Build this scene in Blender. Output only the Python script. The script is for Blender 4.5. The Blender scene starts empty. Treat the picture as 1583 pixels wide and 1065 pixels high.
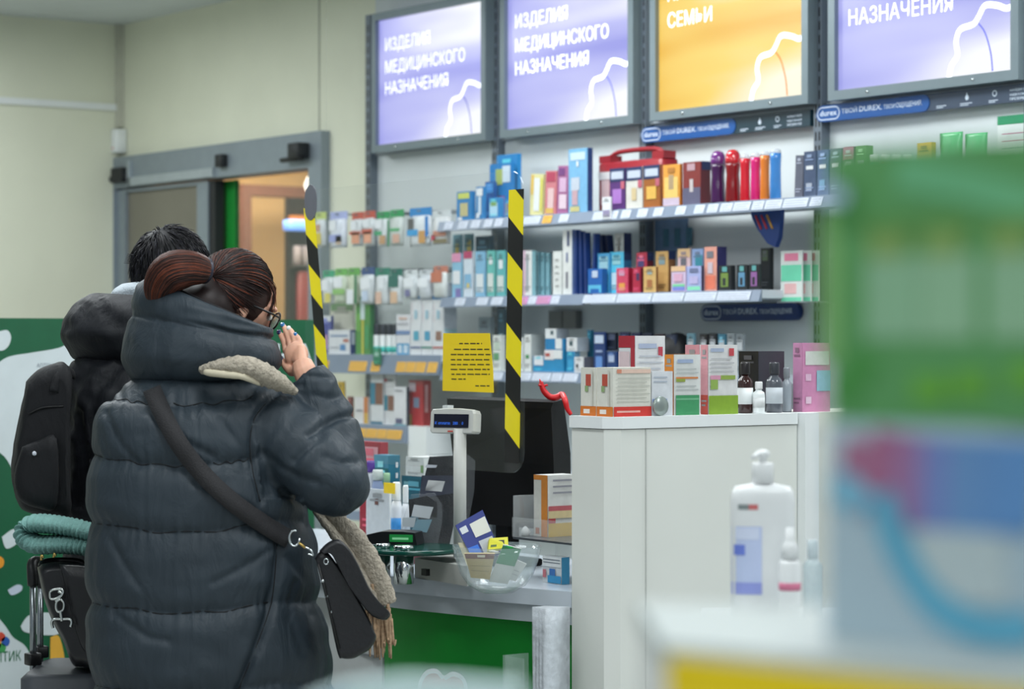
import bpy, bmesh, math, random
from mathutils import Vector, Matrix, noise, Quaternion
random.seed(7)
S = bpy.context.scene
COL = S.collection
PI = math.pi

# ------------------------------------------------------------------ camera
FPX, CX, HY = 3738.0, 791.5, 525.0           # focal length in pixels, image centre, horizon row
ALPHA = math.atan(2737.5 / FPX)
SA, CA = math.sin(ALPHA), math.cos(ALPHA)
RIGHT = Vector((SA, CA, 0)); FWD = Vector((-CA, SA, 0)); UP = Vector((0, 0, 1))
CH = 1.48
Z0 = 11.19
CAMP = -RIGHT * ((577 - CX) / FPX * Z0) - FWD * Z0
CAMP.z = CH
cam_d = bpy.data.cameras.new('camera')
cam_d.lens = 85.0; cam_d.sensor_width = 36.0; cam_d.sensor_fit = 'HORIZONTAL'
cam_d.shift_y = (HY - 532.5) / 1583.0
cam_d.clip_start = 0.05; cam_d.clip_end = 100
cam_d.dof.use_dof = True; cam_d.dof.focus_distance = 6.15; cam_d.dof.aperture_fstop = 4.1
cam = bpy.data.objects.new('camera', cam_d); COL.objects.link(cam)
cam.location = CAMP
cam.rotation_euler = FWD.to_track_quat('-Z', 'Y').to_euler()
S.camera = cam

# ------------------------------------------------------------------ light
S.view_settings.view_transform = 'Standard'; S.view_settings.look = 'None'
S.view_settings.gamma = 1.0; S.view_settings.use_curve_mapping = False
S.view_settings.exposure = -0.12
S.cycles.use_denoising = True
S.cycles.max_bounces = 8; S.cycles.transparent_max_bounces = 16
w = bpy.data.worlds.new('world'); S.world = w; w.use_nodes = True
w.node_tree.nodes['Background'].inputs[0].default_value = (0.80, 0.92, 1.0, 1)
w.node_tree.nodes['Background'].inputs[1].default_value = 0.42
def area(name, loc, size, power, color=(0.93, 0.98, 1.0), rot=(0, 0, 0)):
    l = bpy.data.lights.new(name, 'AREA'); l.shape = 'RECTANGLE'
    l.size, l.size_y = size; l.energy = power; l.color = color
    o = bpy.data.objects.new(name, l); COL.objects.link(o)
    o.location = loc; o.rotation_euler = rot
    return o
for i, (x, y, p) in enumerate([(2.2, -1.0, 46), (4.6, -1.2, 46), (7.0, -1.4, 46), (3.0, -3.4, 34), (5.6, -3.6, 36), (8.2, -3.8, 36),
                               (0.4, -2.6, 50), (-1.3, -1.6, 34), (10.5, -6.0, 40), (8.0, -6.5, 36), (5.0, -6.0, 30)]):  # entries nearest the camera are unseen fills added to brighten the foreground
    area('ceiling_and_fill_light_%d' % i, (x, y, 3.15), (1.2, 0.6), p)
area('corridor_fill', (-3.6, 1.6, 3.15), (1.6, 1.2), 120, (1.0, 0.93, 0.80))  # unseen light added to brighten the space beyond the door

# ------------------------------------------------------------------ projection helpers: a column or row of the photo met with a real plane
def ray(px, py):
    return FWD + RIGHT * ((px - CX) / FPX) + UP * ((HY - py) / FPX)
def pix(px, py, Z):
    return CAMP + ray(px, py) * Z
def on_y(px, py, y):
    d = ray(px, py); return CAMP + d * ((y - CAMP.y) / d.y)
def on_x(px, py, x):
    d = ray(px, py); return CAMP + d * ((x - CAMP.x) / d.x)
def on_z(px, py, z):
    d = ray(px, py); return CAMP + d * ((z - CAMP.z) / d.z)
def depth_of(p):
    return (p - CAMP).dot(FWD)

# ------------------------------------------------------------------ materials
def lin(c):
    return tuple(((v / 255) / 12.92 if v / 255 <= 0.04045 else ((v / 255 + 0.055) / 1.055) ** 2.4) for v in c) + (1.0,)
_M = {}
def mat(rgb, rough=0.5, metal=0.0, var=0.06, scale=14.0, bump=0.0, bscale=200.0, trans=0.0, emit=0.0, coat=0.0, sheen=0.0, spec=0.5):
    key = (tuple(rgb), rough, metal, var, scale, bump, bscale, trans, emit, coat, sheen, spec)
    if key in _M: return _M[key]
    m = bpy.data.materials.new('surface'); m.use_nodes = True
    nt = m.node_tree; b = nt.nodes['Principled BSDF']
    c = lin(rgb)
    tc = nt.nodes.new('ShaderNodeTexCoord')
    if var > 0:
        n = nt.nodes.new('ShaderNodeTexNoise'); n.inputs['Scale'].default_value = scale; n.inputs['Detail'].default_value = 3
        nt.links.new(tc.outputs['Object'], n.inputs['Vector'])
        r = nt.nodes.new('ShaderNodeValToRGB')
        r.color_ramp.elements[0].position = 0.3; r.color_ramp.elements[1].position = 0.7
        r.color_ramp.elements[0].color = tuple(v * (1 - var) for v in c[:3]) + (1,)
        r.color_ramp.elements[1].color = tuple(min(1, v * (1 + var)) for v in c[:3]) + (1,)
        nt.links.new(n.outputs['Fac'], r.inputs[0]); nt.links.new(r.outputs[0], b.inputs['Base Color'])
        if emit > 0: nt.links.new(r.outputs[0], b.inputs['Emission Color'])
    else:
        b.inputs['Base Color'].default_value = c
        b.inputs['Emission Color'].default_value = c
    b.inputs['Roughness'].default_value = rough; b.inputs['Metallic'].default_value = metal
    b.inputs['Emission Strength'].default_value = emit
    b.inputs['Coat Weight'].default_value = coat
    b.inputs['Sheen Weight'].default_value = sheen
    b.inputs['Specular IOR Level'].default_value = spec
    if trans > 0: b.inputs['Transmission Weight'].default_value = trans
    if bump > 0:
        n2 = nt.nodes.new('ShaderNodeTexNoise'); n2.inputs['Scale'].default_value = bscale; n2.inputs['Detail'].default_value = 4
        nt.links.new(tc.outputs['Object'], n2.inputs['Vector'])
        bp = nt.nodes.new('ShaderNodeBump'); bp.inputs['Strength'].default_value = bump; bp.inputs['Distance'].default_value = 0.01
        nt.links.new(n2.outputs['Fac'], bp.inputs['Height']); nt.links.new(bp.outputs[0], b.inputs['Normal'])
    _M[key] = m
    return m
def clear(rgb=(235, 245, 245), opacity=0.08, rough=0.03, base=0.03):
    k = ('clear', tuple(rgb), opacity, rough, base)
    if k in _M: return _M[k]
    m = bpy.data.materials.new('clear_plastic'); m.use_nodes = True
    nt = m.node_tree; nt.nodes.clear()
    out = nt.nodes.new('ShaderNodeOutputMaterial')
    tr = nt.nodes.new('ShaderNodeBsdfTransparent'); tr.inputs[0].default_value = (1, 1, 1, 1)
    df = nt.nodes.new('ShaderNodeBsdfDiffuse'); df.inputs[0].default_value = lin(rgb)
    gl = nt.nodes.new('ShaderNodeBsdfGlossy'); gl.inputs['Roughness'].default_value = rough
    fc = nt.nodes.new('ShaderNodeLayerWeight'); fc.inputs[0].default_value = 0.5
    pw = nt.nodes.new('ShaderNodeMath'); pw.operation = 'POWER'; nt.links.new(fc.outputs['Facing'], pw.inputs[0]); pw.inputs[1].default_value = 4.0
    lw = nt.nodes.new('ShaderNodeMath'); lw.operation = 'MULTIPLY_ADD'; nt.links.new(pw.outputs[0], lw.inputs[0]); lw.inputs[1].default_value = 0.6; lw.inputs[2].default_value = base
    nz = nt.nodes.new('ShaderNodeTexNoise'); nz.inputs['Scale'].default_value = 6
    mr = nt.nodes.new('ShaderNodeMapRange'); mr.inputs['To Min'].default_value = opacity * 0.8; mr.inputs['To Max'].default_value = opacity * 1.2
    nt.links.new(nz.outputs['Fac'], mr.inputs['Value'])
    m1 = nt.nodes.new('ShaderNodeMixShader'); m2 = nt.nodes.new('ShaderNodeMixShader')
    nt.links.new(mr.outputs[0], m1.inputs[0]); nt.links.new(tr.outputs[0], m1.inputs[1]); nt.links.new(df.outputs[0], m1.inputs[2])
    nt.links.new(lw.outputs[0], m2.inputs[0]); nt.links.new(m1.outputs[0], m2.inputs[1]); nt.links.new(gl.outputs[0], m2.inputs[2])
    nt.links.new(m2.outputs[0], out.inputs[0])
    _M[k] = m
    return m

# ------------------------------------------------------------------ mesh builder
def crom(pts, n):
    """Catmull-Rom through pts (Vectors or tuples), n samples per span."""
    pts = [Vector(p) for p in pts]; out = []
    for i in range(len(pts) - 1):
        p0 = pts[max(i - 1, 0)]; p1 = pts[i]; p2 = pts[i + 1]; p3 = pts[min(i + 2, len(pts) - 1)]
        for k in range(n):
            t = k / n
            out.append(0.5 * ((2 * p1) + (p2 - p0) * t + (2 * p0 - 5 * p1 + 4 * p2 - p3) * t * t + (3 * p1 - p0 - 3 * p2 + p3) * t ** 3))
    out.append(pts[-1].copy()); return out
class MB:
    def __init__(s): s.v = []; s.f = []; s.m = []; s.mats = []; s.sm = []
    def mi(s, m):
        if m not in s.mats: s.mats.append(m)
        return s.mats.index(m)
    def add(s, vs, fs, m, smooth=False):
        b = len(s.v); i = s.mi(m)
        s.v += [Vector(v) for v in vs]
        for f in fs: s.f.append([b + k for k in f]); s.m.append(i); s.sm.append(smooth)
        return s
    def box(s, lo, hi, m, M=None):
        (a, b, c), (d, e, f) = lo, hi
        vs = [(a, b, c), (d, b, c), (d, e, c), (a, e, c), (a, b, f), (d, b, f), (d, e, f), (a, e, f)]
        if M is not None: vs = [M @ Vector(v) for v in vs]
        return s.add(vs, [(3, 2, 1, 0), (4, 5, 6, 7), (0, 1, 5, 4), (1, 2, 6, 5), (2, 3, 7, 6), (3, 0, 4, 7)], m)
    def rbox(s, lo, hi, r, m, M=None, seg=3):
        """box with vertical edges rounded by r and a small chamfer top and bottom"""
        (a, b, c), (d, e, f) = lo, hi
        r = min(r, (d - a) / 2.01, (e - b) / 2.01)
        ring = []
        for (cx, cy, a0) in ((d - r, e - r, 0), (a + r, e - r, 90), (a + r, b + r, 180), (d - r, b + r, 270)):
            for k in range(seg + 1):
                t = math.radians(a0 + 90 * k / seg); ring.append((cx + r * math.cos(t), cy + r * math.sin(t)))
        ch = min(r * 0.35, (f - c) * 0.2)
        mx, my = (a + d) / 2, (b + e) / 2
        def sc(p, k): return (mx + (p[0] - mx) * (1 - k / max(1e-6, (d - a) / 2)), my + (p[1] - my) * (1 - k / max(1e-6, (e - b) / 2)))
        rows = [[(*sc(p, ch), c) for p in ring], [(*p, c + ch) for p in ring], [(*p, f - ch) for p in ring], [(*sc(p, ch), f) for p in ring]]
        return s.rows(rows, m, M, True, True, True)
    def rows(s, rows, m, M=None, cap0=False, cap1=False, closed=True, smooth=True):
        n = len(rows[0]); vs = [v for r in rows for v in r]
        if M is not None: vs = [M @ Vector(v) for v in vs]
        fs = []
        for i in range(len(rows) - 1):
            for k in range(n if closed else n - 1):
                k2 = (k + 1) % n
                fs.append((i * n + k, i * n + k2, (i + 1) * n + k2, (i + 1) * n + k))
        s.add(vs, fs, m, smooth)
        b = len(s.v) - len(vs); i = s.mi(m)
        if cap0: s.f.append([b + k for k in range(n - 1, -1, -1)]); s.m.append(i); s.sm.append(False)
        if cap1: s.f.append([b + (len(rows) - 1) * n + k for k in range(n)]); s.m.append(i); s.sm.append(False)
        return s
    def lathe(s, prof, m, M=None, n=20, cap=True):
        rows = [[(r * math.cos(2 * PI * k / n), r * math.sin(2 * PI * k / n), z) for k in range(n)] for r, z in prof]
        return s.rows(rows, m, M, cap, cap)
    def cyl(s, p0, p1, r, m, n=12, r1=None):
        return s.tube([p0, p1], [r, r if r1 is None else r1], m, n)
    def tube(s, pts, rs, m, n=10, flat=1.0, upv=None, cap=True):
        pts = [Vector(p) for p in pts]
        if not hasattr(rs, '__len__'): rs = [rs] * len(pts)
        if len(rs) != len(pts):                       # radii spread evenly along the path
            q = [min(i * (len(rs) - 1) / (len(pts) - 1), len(rs) - 1) for i in range(len(pts))]
            rs = [rs[int(x)] + (rs[min(int(x) + 1, len(rs) - 1)] - rs[int(x)]) * (x - int(x)) for x in q]
        rows = []; prev = None
        for i, p in enumerate(pts):
            t = (pts[min(i + 1, len(pts) - 1)] - pts[max(i - 1, 0)])
            t = t.normalized() if t.length > 1e-9 else Vector((0, 0, 1))
            if prev is None:
                u = Vector(upv) if upv is not None else (Vector((0, 0, 1)) if abs(t.z) < 0.9 else Vector((1, 0, 0)))
            else: u = prev
            u = (u - t * u.dot(t)); u = u.normalized() if u.length > 1e-6 else t.orthogonal().normalized()
            prev = u; w = t.cross(u)
            rows.append([p + (u * math.cos(2 * PI * k / n) * flat + w * math.sin(2 * PI * k / n)) * rs[i] for k in range(n)])
        return s.rows(rows, m, None, cap, cap)
    def ell(s, c, r, m, M=None, n=16, h=10):
        c = Vector(c); rows = []
        for i in range(h + 1):
            a = -PI / 2 + PI * (0.02 + 0.96 * i / h)
            rows.append([(c.x + r[0] * math.cos(a) * math.cos(2 * PI * k / n), c.y + r[1] * math.cos(a) * math.sin(2 * PI * k / n), c.z + r[2] * math.sin(a)) for k in range(n)])
        return s.rows(rows, m, M, True, True)
    def prism(s, poly, axis_o, U, V, depth, m):
        """2-D polygon (u, v) in the frame (axis_o, U, V), extruded by the vector depth"""
        o = Vector(axis_o); U = Vector(U); V = Vector(V); D = Vector(depth); n = len(poly)
        vs = [o + U * a + V * b for a, b in poly]; vs += [v + D for v in vs]
        fs = [tuple(range(n - 1, -1, -1)), tuple(range(n, 2 * n))] + [(k, (k + 1) % n, n + (k + 1) % n, n + k) for k in range(n)]
        return s.add(vs, fs, m)
    def ribbon(s, pts, w, N, m, t=0.0):
        """flat strip of width w along pts lying in the plane with normal N"""
        pts = [Vector(p) for p in pts]; N = Vector(N); vs = []
        for i, p in enumerate(pts):
            d = (pts[min(i + 1, len(pts) - 1)] - pts[max(i - 1, 0)]).normalized(); q = N.cross(d).normalized() * (w / 2)
            vs += [p - q, p + q]
        return s.add(vs, [(2 * i, 2 * i + 1, 2 * i + 3, 2 * i + 2) for i in range(len(pts) - 1)], m)
    def build(s, name, parent=None, loc=None, fix=True):
        me = bpy.data.meshes.new(name)
        off = Vector(loc) if loc is not None else Vector((0, 0, 0))
        me.from_pydata([v - off for v in s.v], [], s.f)
        for m in s.mats: me.materials.append(m)
        me.polygons.foreach_set('material_index', s.m); me.polygons.foreach_set('use_smooth', s.sm)
        if fix:
            bm = bmesh.new(); bm.from_mesh(me); bmesh.ops.recalc_face_normals(bm, faces=bm.faces); bm.to_mesh(me); bm.free()
        me.update()
        o = bpy.data.objects.new(name, me); COL.objects.link(o); o.location = off
        if parent is not None:
            o.parent = parent; o.matrix_parent_inverse = Matrix.Translation(parent.location).inverted()
        return o
def tag(o, label=None, cat=None, group=None, kind=None):
    if label: o['label'] = label
    if cat: o['category'] = cat
    if group: o['group'] = group
    if kind: o['kind'] = kind
    return o
def struct(o): o['kind'] = 'structure'; return o
def thing(name, loc, label, cat, group=None):
    o = bpy.data.objects.new(name, None); o.empty_display_size = 0.05; COL.objects.link(o); o.location = loc
    return tag(o, label, cat, group)
def text_mesh(txt, bold=0.0):
    c = bpy.data.curves.new('lettering', 'FONT'); c.body = txt; c.size = 1.0; c.offset = bold; c.resolution_u = 2
    o = bpy.data.objects.new('lettering', c); COL.objects.link(o)
    me = bpy.data.meshes.new_from_object(o.evaluated_get(bpy.context.evaluated_depsgraph_get()))
    bpy.data.objects.remove(o); bpy.data.curves.remove(c)
    vs = [v.co.copy() for v in me.vertices]; fs = [tuple(p.vertices) for p in me.polygons]
    bpy.data.meshes.remove(me)
    x0 = min(v.x for v in vs); x1 = max(v.x for v in vs); y1 = max(v.y for v in vs)
    return vs, fs, x0, x1, y1
def put_text(mb, txt, o, U, V, width, height, m, bold=0.0):
    """letters laid in the plane (o, U, V): o the left end of the baseline, width and capital height in metres"""
    vs, fs, x0, x1, y1 = text_mesh(txt, bold)
    kx = width / (x1 - x0); ky = height / y1
    o = Vector(o); U = Vector(U); V = Vector(V)
    mb.add([o + U * ((v.x - x0) * kx) + V * (v.y * ky) for v in vs], fs, m)

# palette
WHITE = mat((222, 226, 224), 0.45, var=0.03)
WHITE2 = mat((232, 236, 236), 0.5, var=0.02)
GREYM = mat((128, 138, 146), 0.4, 0.5, var=0.05)
DARKG = mat((60, 66, 72), 0.5, 0.3)
BLACK = mat((14, 14, 17), 0.45)
CHROME = mat((215, 220, 222), 0.12, 1.0, var=0.03)
# ------------------------------------------------------------------ room shell
XL = -2.63          # left wall
CEIL = CH + 1.735
BEIGE = mat((224, 226, 206), 0.8, var=0.03, scale=2.5, bump=0.08, bscale=90)
CEILM = mat((205, 212, 214), 0.85, var=0.03, scale=3)
TILE = mat((170, 172, 168), 0.35, var=0.06, scale=3)
struct(MB().box((-6, -10, -0.1), (14, 8, 0), TILE).build('floor'))
struct(MB().box((XL - 0.1, -10, CEIL), (14, 0.2, CEIL + 0.1), CEILM).build('ceiling'))
struct(MB().box((XL - 0.15, -9, 0), (XL, 0.25, CEIL), BEIGE).build('wall_left'))
# door opening in the back wall
YB = 0.05
dl = on_y(180, 0, YB).x; dr = on_y(510, 0, YB).x
dtop = on_y(345, 224, YB).z
mb = MB()
mb.box((XL, YB, dtop), (dr, YB + 0.15, CEIL), BEIGE)
mb.box((dr, YB, 0), (5.6, YB + 0.15, CEIL), BEIGE)
mb.box((XL, YB, 0), (dl, YB + 0.15, dtop), BEIGE)
struct(mb.build('wall_back'))
# joint in the wall panels above the door
jx = on_y(494, 60, YB).x
mb = MB(); mb.box((jx - 0.004, YB - 0.004, dtop), (jx + 0.004, YB, CEIL), mat((176, 178, 165), 0.8)); struct(mb.build('trim_1'))
# cable trunking on the left wall
tz = on_x(90, 161, XL).z
mb = MB(); mb.box((XL, -2.5, tz - 0.018), (XL + 0.02, YB, tz + 0.018), WHITE2)
cc = on_y(170, 200, YB)
mb.box((XL, YB - 0.04, cc.z), (XL + 0.035, YB, CEIL), mat((196, 196, 182), 0.7)); struct(mb.build('trim_2'))
# small white sensor box below the trunking
a = on_y(166, 239, YB - 0.03); b = on_y(166, 203, YB - 0.03)
mb = MB(); mb.rbox((XL + 0.005, YB - 0.07, a.z), (XL + 0.075, YB - 0.001, b.z), 0.012, WHITE2)
o = mb.build('wall_sensor'); tag(o, 'small white plastic box in the wall corner beside the grey door frame', 'sensor')
mb = MB(); mb.box((XL + 0.03, YB - 0.0715, a.z + 0.02), (XL + 0.04, YB - 0.07, a.z + 0.03), mat((200, 60, 60))); mb.build('indicator', o)

# ---- grey sliding door: frame, fixed leaf, glass with green film
ALU = mat((140, 151, 160), 0.45, 0.35, var=0.04)
RUB = mat((30, 33, 36), 0.6)
door = bpy.data.objects.new('door_1', None); COL.objects.link(door); door.location = (dl, YB, 0); struct(door)
zt2 = on_y(510, 250, YB).z                       # underside of the header
jr0 = on_y(490, 0, YB).x
mb = MB()
mb.box((dl, YB - 0.05, dtop - 0.17), (dr, YB + 0.1, dtop), ALU)                      # header
mb.box((jr0, YB - 0.05, 0), (dr, YB + 0.1, dtop - 0.17), ALU)                        # right jamb
mb.box((dl, YB - 0.05, 0), (dl + 0.06, YB + 0.1, dtop - 0.17), ALU)                  # left jamb
mb.box((dl + 0.26, YB - 0.066, dtop - 0.165), (on_y(345, 0, YB).x, YB - 0.05, dtop - 0.12), mat((170, 180, 186), 0.4, 0.3))
mb.box((dl + 0.25, YB - 0.066, dtop - 0.165), (dl + 0.28, YB - 0.05, dtop - 0.03), mat((170, 180, 186), 0.4, 0.3))
mb.build('door_frame', door)
mb = MB()
p = on_y(468, 236, YB - 0.06)
mb.rbox((p.x - 0.05, YB - 0.12, p.z - 0.03), (p.x + 0.05, YB - 0.05, p.z + 0.045), 0.01, RUB)
mb.cyl((p.x - 0.15, YB - 0.09, p.z - 0.03), (p.x + 0.05, YB - 0.09, p.z - 0.03), 0.012, RUB)
mb.build('door_closer', door)
mb = MB(); p = on_y(345, 248, YB - 0.06); mb.rbox((p.x - 0.04, YB - 0.09, p.z - 0.035), (p.x + 0.03, YB - 0.05, p.z + 0.03), 0.008, RUB); mb.build('door_stop', door)
mb = MB(); p = on_y(200, 272, YB - 0.06)
mb.box((dl - 0.09, YB - 0.075, p.z - 0.02), (dl + 0.25, YB - 0.055, p.z + 0.005), RUB)
mb.box((dl + 0.1, YB - 0.085, p.z - 0.03), (dl + 0.23, YB - 0.055, p.z + 0.05), RUB); mb.build('door_arm', door)
# fixed leaf
lf0 = dl + 0.06; lf1 = on_y(329, 0, YB).x; lt = dtop - 0.18
ln0 = on_y(203, 0, YB).x; ln1 = on_y(312, 0, YB).x; lnt = on_y(258, 292, YB).z
mb = MB()
mb.box((lf0, YB - 0.03, lnt), (lf1, YB + 0.02, lt), ALU); mb.box((lf0, YB - 0.03, 0), (lf0 + 0.10, YB + 0.02, lnt), ALU)
mb.box((ln1, YB - 0.03, 0), (lf1, YB + 0.02, lnt), ALU); mb.box((lf0 + 0.1, YB - 0.03, 0), (ln1, YB + 0.02, 0.12), ALU)
mb.build('door_leaf', door)
mb = MB(); mb.box((lf0 + 0.1, YB - 0.01, 0.12), (ln1, YB, lnt), mat((120, 116, 104), 0.3, var=0.08, scale=2)); mb.build('door_panel', door)
g1 = on_y(366, 0, YB + 0.06).x; g0 = on_y(336, 0, YB + 0.06).x
mb = MB(); mb.box((lf1, YB - 0.02, 0), (lf1 + 0.06, YB + 0.03, lt), RUB); mb.build('door_seal', door)
GRN = mat((10, 128, 44), 0.5, var=0.04); DGRN = mat((8, 88, 54), 0.5, var=0.05)
mb = MB(); mb.box((g0, YB + 0.05, 0), (g1, YB + 0.075, lt), GRN); mb.build('door_film', door)
pz = on_y(450, 492, YB + 0.06).z
mb = MB(); mb.box((g1, YB + 0.058, 0.02), (jr0, YB + 0.066, lt), clear((200, 230, 220), 0.02)); mb.build('door_glass', door)

# ---- what stands beyond the door
TAN = mat((212, 176, 122), 0.7, var=0.08, scale=2)
BRN = mat((110, 72, 56), 0.7, var=0.1)
XC = -5.2
mb = MB()
mb.box((XC - 0.1, 0.2, 0), (XC, 5.5, 3.4), TAN)
mb.box((XC - 0.1, 4.6, 0), (3, 4.7, 3.4), TAN)
mb.box((XC, 0.2, 3.3), (3, 4.6, 3.4), mat((240, 214, 160), 0.7))
struct(mb.build('wall_corridor'))
xb = XC + 0.5
mb = MB(); mb.box((xb - 0.12, on_x(366, 300, xb).y - 1.5, on_x(430, 304, xb).z), (xb, 4.5, on_x(430, 287, xb).z), BRN)
mb.box((xb - 0.12, on_x(370, 300, xb).y - 0.3, 0), (xb, on_x(389, 300, xb).y, on_x(430, 304, xb).z), BRN); struct(mb.build('trim_3'))
xk = -4.2
yk0 = on_x(446, 0, xk).y; yk1 = on_x(492, 0, xk).y + 0.3; kt = on_x(460, 306, xk).z
kz = lambda py: on_x(460, py, xk).z
k = thing('shop_cabinet', (xk, (yk0 + yk1) / 2, 0), 'black shop cabinet with a glowing blue strip seen through the open door', 'cabinet')
mb = MB(); mb.box((xk - 0.05, yk0, 0), (xk, yk1, kt), mat((22, 20, 22), 0.5)); mb.build('body', k)
mb = MB(); mb.rbox((xk, yk0 - 0.05, kz(357)), (xk + 0.1, yk1, kz(341)), 0.02, mat((120, 170, 255), 0.4, emit=0.9, var=0.02)); mb.build('light_strip', k)
mb = MB(); mb.box((xk, yk0, kz(341)), (xk + 0.06, yk1, kz(341) + 0.03), mat((190, 110, 40))); mb.build('cornice', k)
mb = MB()
for i in range(5):
    mb.rbox((xk, yk0 + 0.03 + i * 0.06, kz(410)), (xk + 0.05, yk0 + 0.07 + i * 0.06, kz(380)), 0.01, mat((170, 160, 160), 0.5))
mb.box((xk, yk0, kz(413)), (xk + 0.06, yk1, kz(410)), mat((60, 58, 60)))
mb.build('bottle_shelf', k)
mb = MB(); mb.rbox((xk, yk0 + 0.05, 0.5), (xk + 0.05, yk1, kz(420)), 0.02, mat((110, 30, 28))); mb.build('red_panel', k)
a = on_y(481, 287, 0.9)
o = MB().lathe([(0.02, 0.05), (0.035, 0.02), (0.04, 0), (0.03, -0.03), (0.01, -0.045)], mat((255, 250, 235), 0.3, emit=2.2, var=0), Matrix.Translation(a)).build('glowing_spot')  # small round glowing body, held by a thin stem
mb = MB(); mb.cyl(a + Vector((0, 0, 0.04)), (a.x, a.y, 3.3), 0.006, RUB); mb.build('stem', o)
tag(o, 'small round glowing spot above the far right of the door opening', 'lamp')

# ---- green printed partition standing behind the two people
XP = 1.74
mb = MB()
mz = on_x(250, 493, XP).z
WV = mat((205, 214, 216), 0.6, var=0.03)
ya_, yb_ = on_x(-160, 500, XP).y, on_x(486, 500, XP).y
mb.box((XP - 0.04, ya_, 0.0), (XP, yb_, mz), DGRN)
mb.box((XP - 0.3, ya_, 0.0), (XP - 0.04, ya_ + 0.04, 0.5), WV); mb.box((XP - 0.3, yb_ - 0.04, 0.0), (XP - 0.04, yb_, 0.5), WV)
def blob(pts, m, dx):
    P = crom([(a, b, 0) for a, b in pts] + [(pts[0][0], pts[0][1], 0)], 6)[:-1]
    pr = []
    for q in P:
        w_ = on_x(q.x, q.y, XP + dx); pr.append((w_.y, w_.z))
    mb.prism(pr, (XP + 0.0002, 0, 0), (0, 1, 0), (0, 0, 1), (dx, 0, 0), m)
blob([(-60, 560), (-20, 570), (12, 552), (50, 545), (90, 538), (112, 528), (150, 520), (150, 790), (60, 770), (30, 745), (0, 700), (-60, 690)], WV, 0.0015)
blob([(-25, 520), (0, 512), (12, 511), (17, 522), (12, 536), (0, 542), (-25, 535)], WV, 0.0016)
blob([(-60, 940), (-14, 948), (6, 965), (20, 985), (40, 1000), (50, 1030), (54, 1100), (-60, 1100)], WV, 0.0015)
blob([(3, 830), (20, 818), (30, 822), (28, 838), (10, 848)], WV, 0.0016)
blob([(12, 912), (26, 904), (34, 906), (32, 914), (18, 920)], mat((190, 200, 215)), 0.0016)
blob([(-8, 863), (0, 860), (6, 866), (4, 876), (-6, 878)], mat((230, 150, 40)), 0.0016)
blob([(32, 968), (48, 950), (90, 950), (90, 980), (42, 978)], WV, 0.0016)
blob([(78, 985), (92, 985), (100, 1030), (80, 1032)], mat((225, 170, 60)), 0.0016)
for i, (c, cx, cy) in enumerate([((200, 70, 50), 2, 985), ((40, 90, 170), 9, 992), ((230, 160, 40), -4, 996), ((60, 150, 80), 3, 1002)]):
    blob([(cx - 7, cy - 4), (cx, cy - 8), (cx + 6, cy - 2), (cx + 3, cy + 6), (cx - 5, cy + 5)], mat(c), 0.0026)
def ptext(t, x0, x1, y, hgt, m):
    t0 = on_x(x0, y, XP + 0.0032); put_text(mb, t, t0, (0, 1, 0), (0, 0, 1), abs(on_x(x1, y, XP).y - t0.y), hgt, m)
ptext('ПТИК', -6, 32, 1024, 0.035, mat((30, 110, 70)))
ptext('АПТЕКА', 57, 84, 568, 0.014, mat((120, 130, 140)))
ptext('АПТЕКА', 300, 484, 568, 0.085, WV)
o = mb.build('partition'); tag(o, 'green printed partition with white waves standing behind the two people', 'partition'); o['kind'] = 'thing'
# ------------------------------------------------------------------ wall shelving
ZT, ZM, ZLo = CH + 0.498, CH + 0.178, CH - 0.128     # shelf tops, bays two and three
ZB0, ZB1 = CH - 0.065, CH - 0.372                    # shelf tops, first bay
YF = -0.30
BACKP = mat((206, 213, 214), 0.55, var=0.03, scale=3)
RAILM = mat((112, 122, 132), 0.45, 0.5, var=0.04)
SHELFM = mat((196, 204, 212), 0.4, 0.1, var=0.02)
STRIPM = mat((116, 130, 150), 0.35, var=0.04)
TAGW = mat((204, 212, 226), 0.5, var=0.05, scale=60)
TAGO = mat((232, 178, 70), 0.5, var=0.06, scale=60)
unit = thing('wall_shelving', (2.5, 0, 0), 'white wall shelving with slotted grey posts along the back wall', 'shelving')
mb = MB(); mb.box((0.0, 0.012, 0.05), (5.2, 0.03, CH + 1.6), BACKP); mb.build('back_panel', unit)
mb = MB(); mb.box((0, -0.005, CH + 0.872 - 0.02), (5.2, 0.012, CH + 0.872 - 0.016), mat((150, 156, 160))); mb.build('panel_joint', unit)
for k in range(6):
    mb = MB(); mb.box((k - 0.02, -0.03, 0.05), (k + 0.02, 0.012, CH + (1.50 if k == 0 else 1.75)), RAILM)
    z = 0.6
    while z < CH + 1.7 and not (k == 0 and z > CH + 1.46):
        for s in (-1, 1): mb.box((k + s * 0.009 - 0.0035, -0.0306, z), (k + s * 0.009 + 0.0035, -0.03, z + 0.032), BLACK)
        z += 0.05
    mb.build('slotted_post', unit)
def shelf(x0, x1, z, y=YF, t=0.03, h=0.042, name='shelf_board'):
    mb = MB()
    mb.box((x0, y, z - t), (x1, -0.03, z), SHELFM)
    o = mb.build(name, unit)
    mb = MB()
    mb.add([(x0, y - 0.004, z), (x1, y - 0.004, z), (x1, y - 0.016, z - h), (x0, y - 0.016, z - h), (x0, y, z), (x1, y, z), (x1, y, z - h), (x0, y, z - h)],
           [(0, 1, 2, 3), (4, 7, 6, 5), (0, 4, 5, 1), (3, 2, 6, 7), (1, 5, 6, 2), (0, 3, 7, 4)], STRIPM)
    mb.build('price_strip', o)
    return o
shelf_top = shelf(0.98, 2.0, ZT); shelf_top2 = shelf(2.0, 4.2, ZT)
shelf_mid = shelf(1.0, 1.98, ZM); shelf_mid2 = shelf(2.03, 3.0, ZM)
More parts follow.
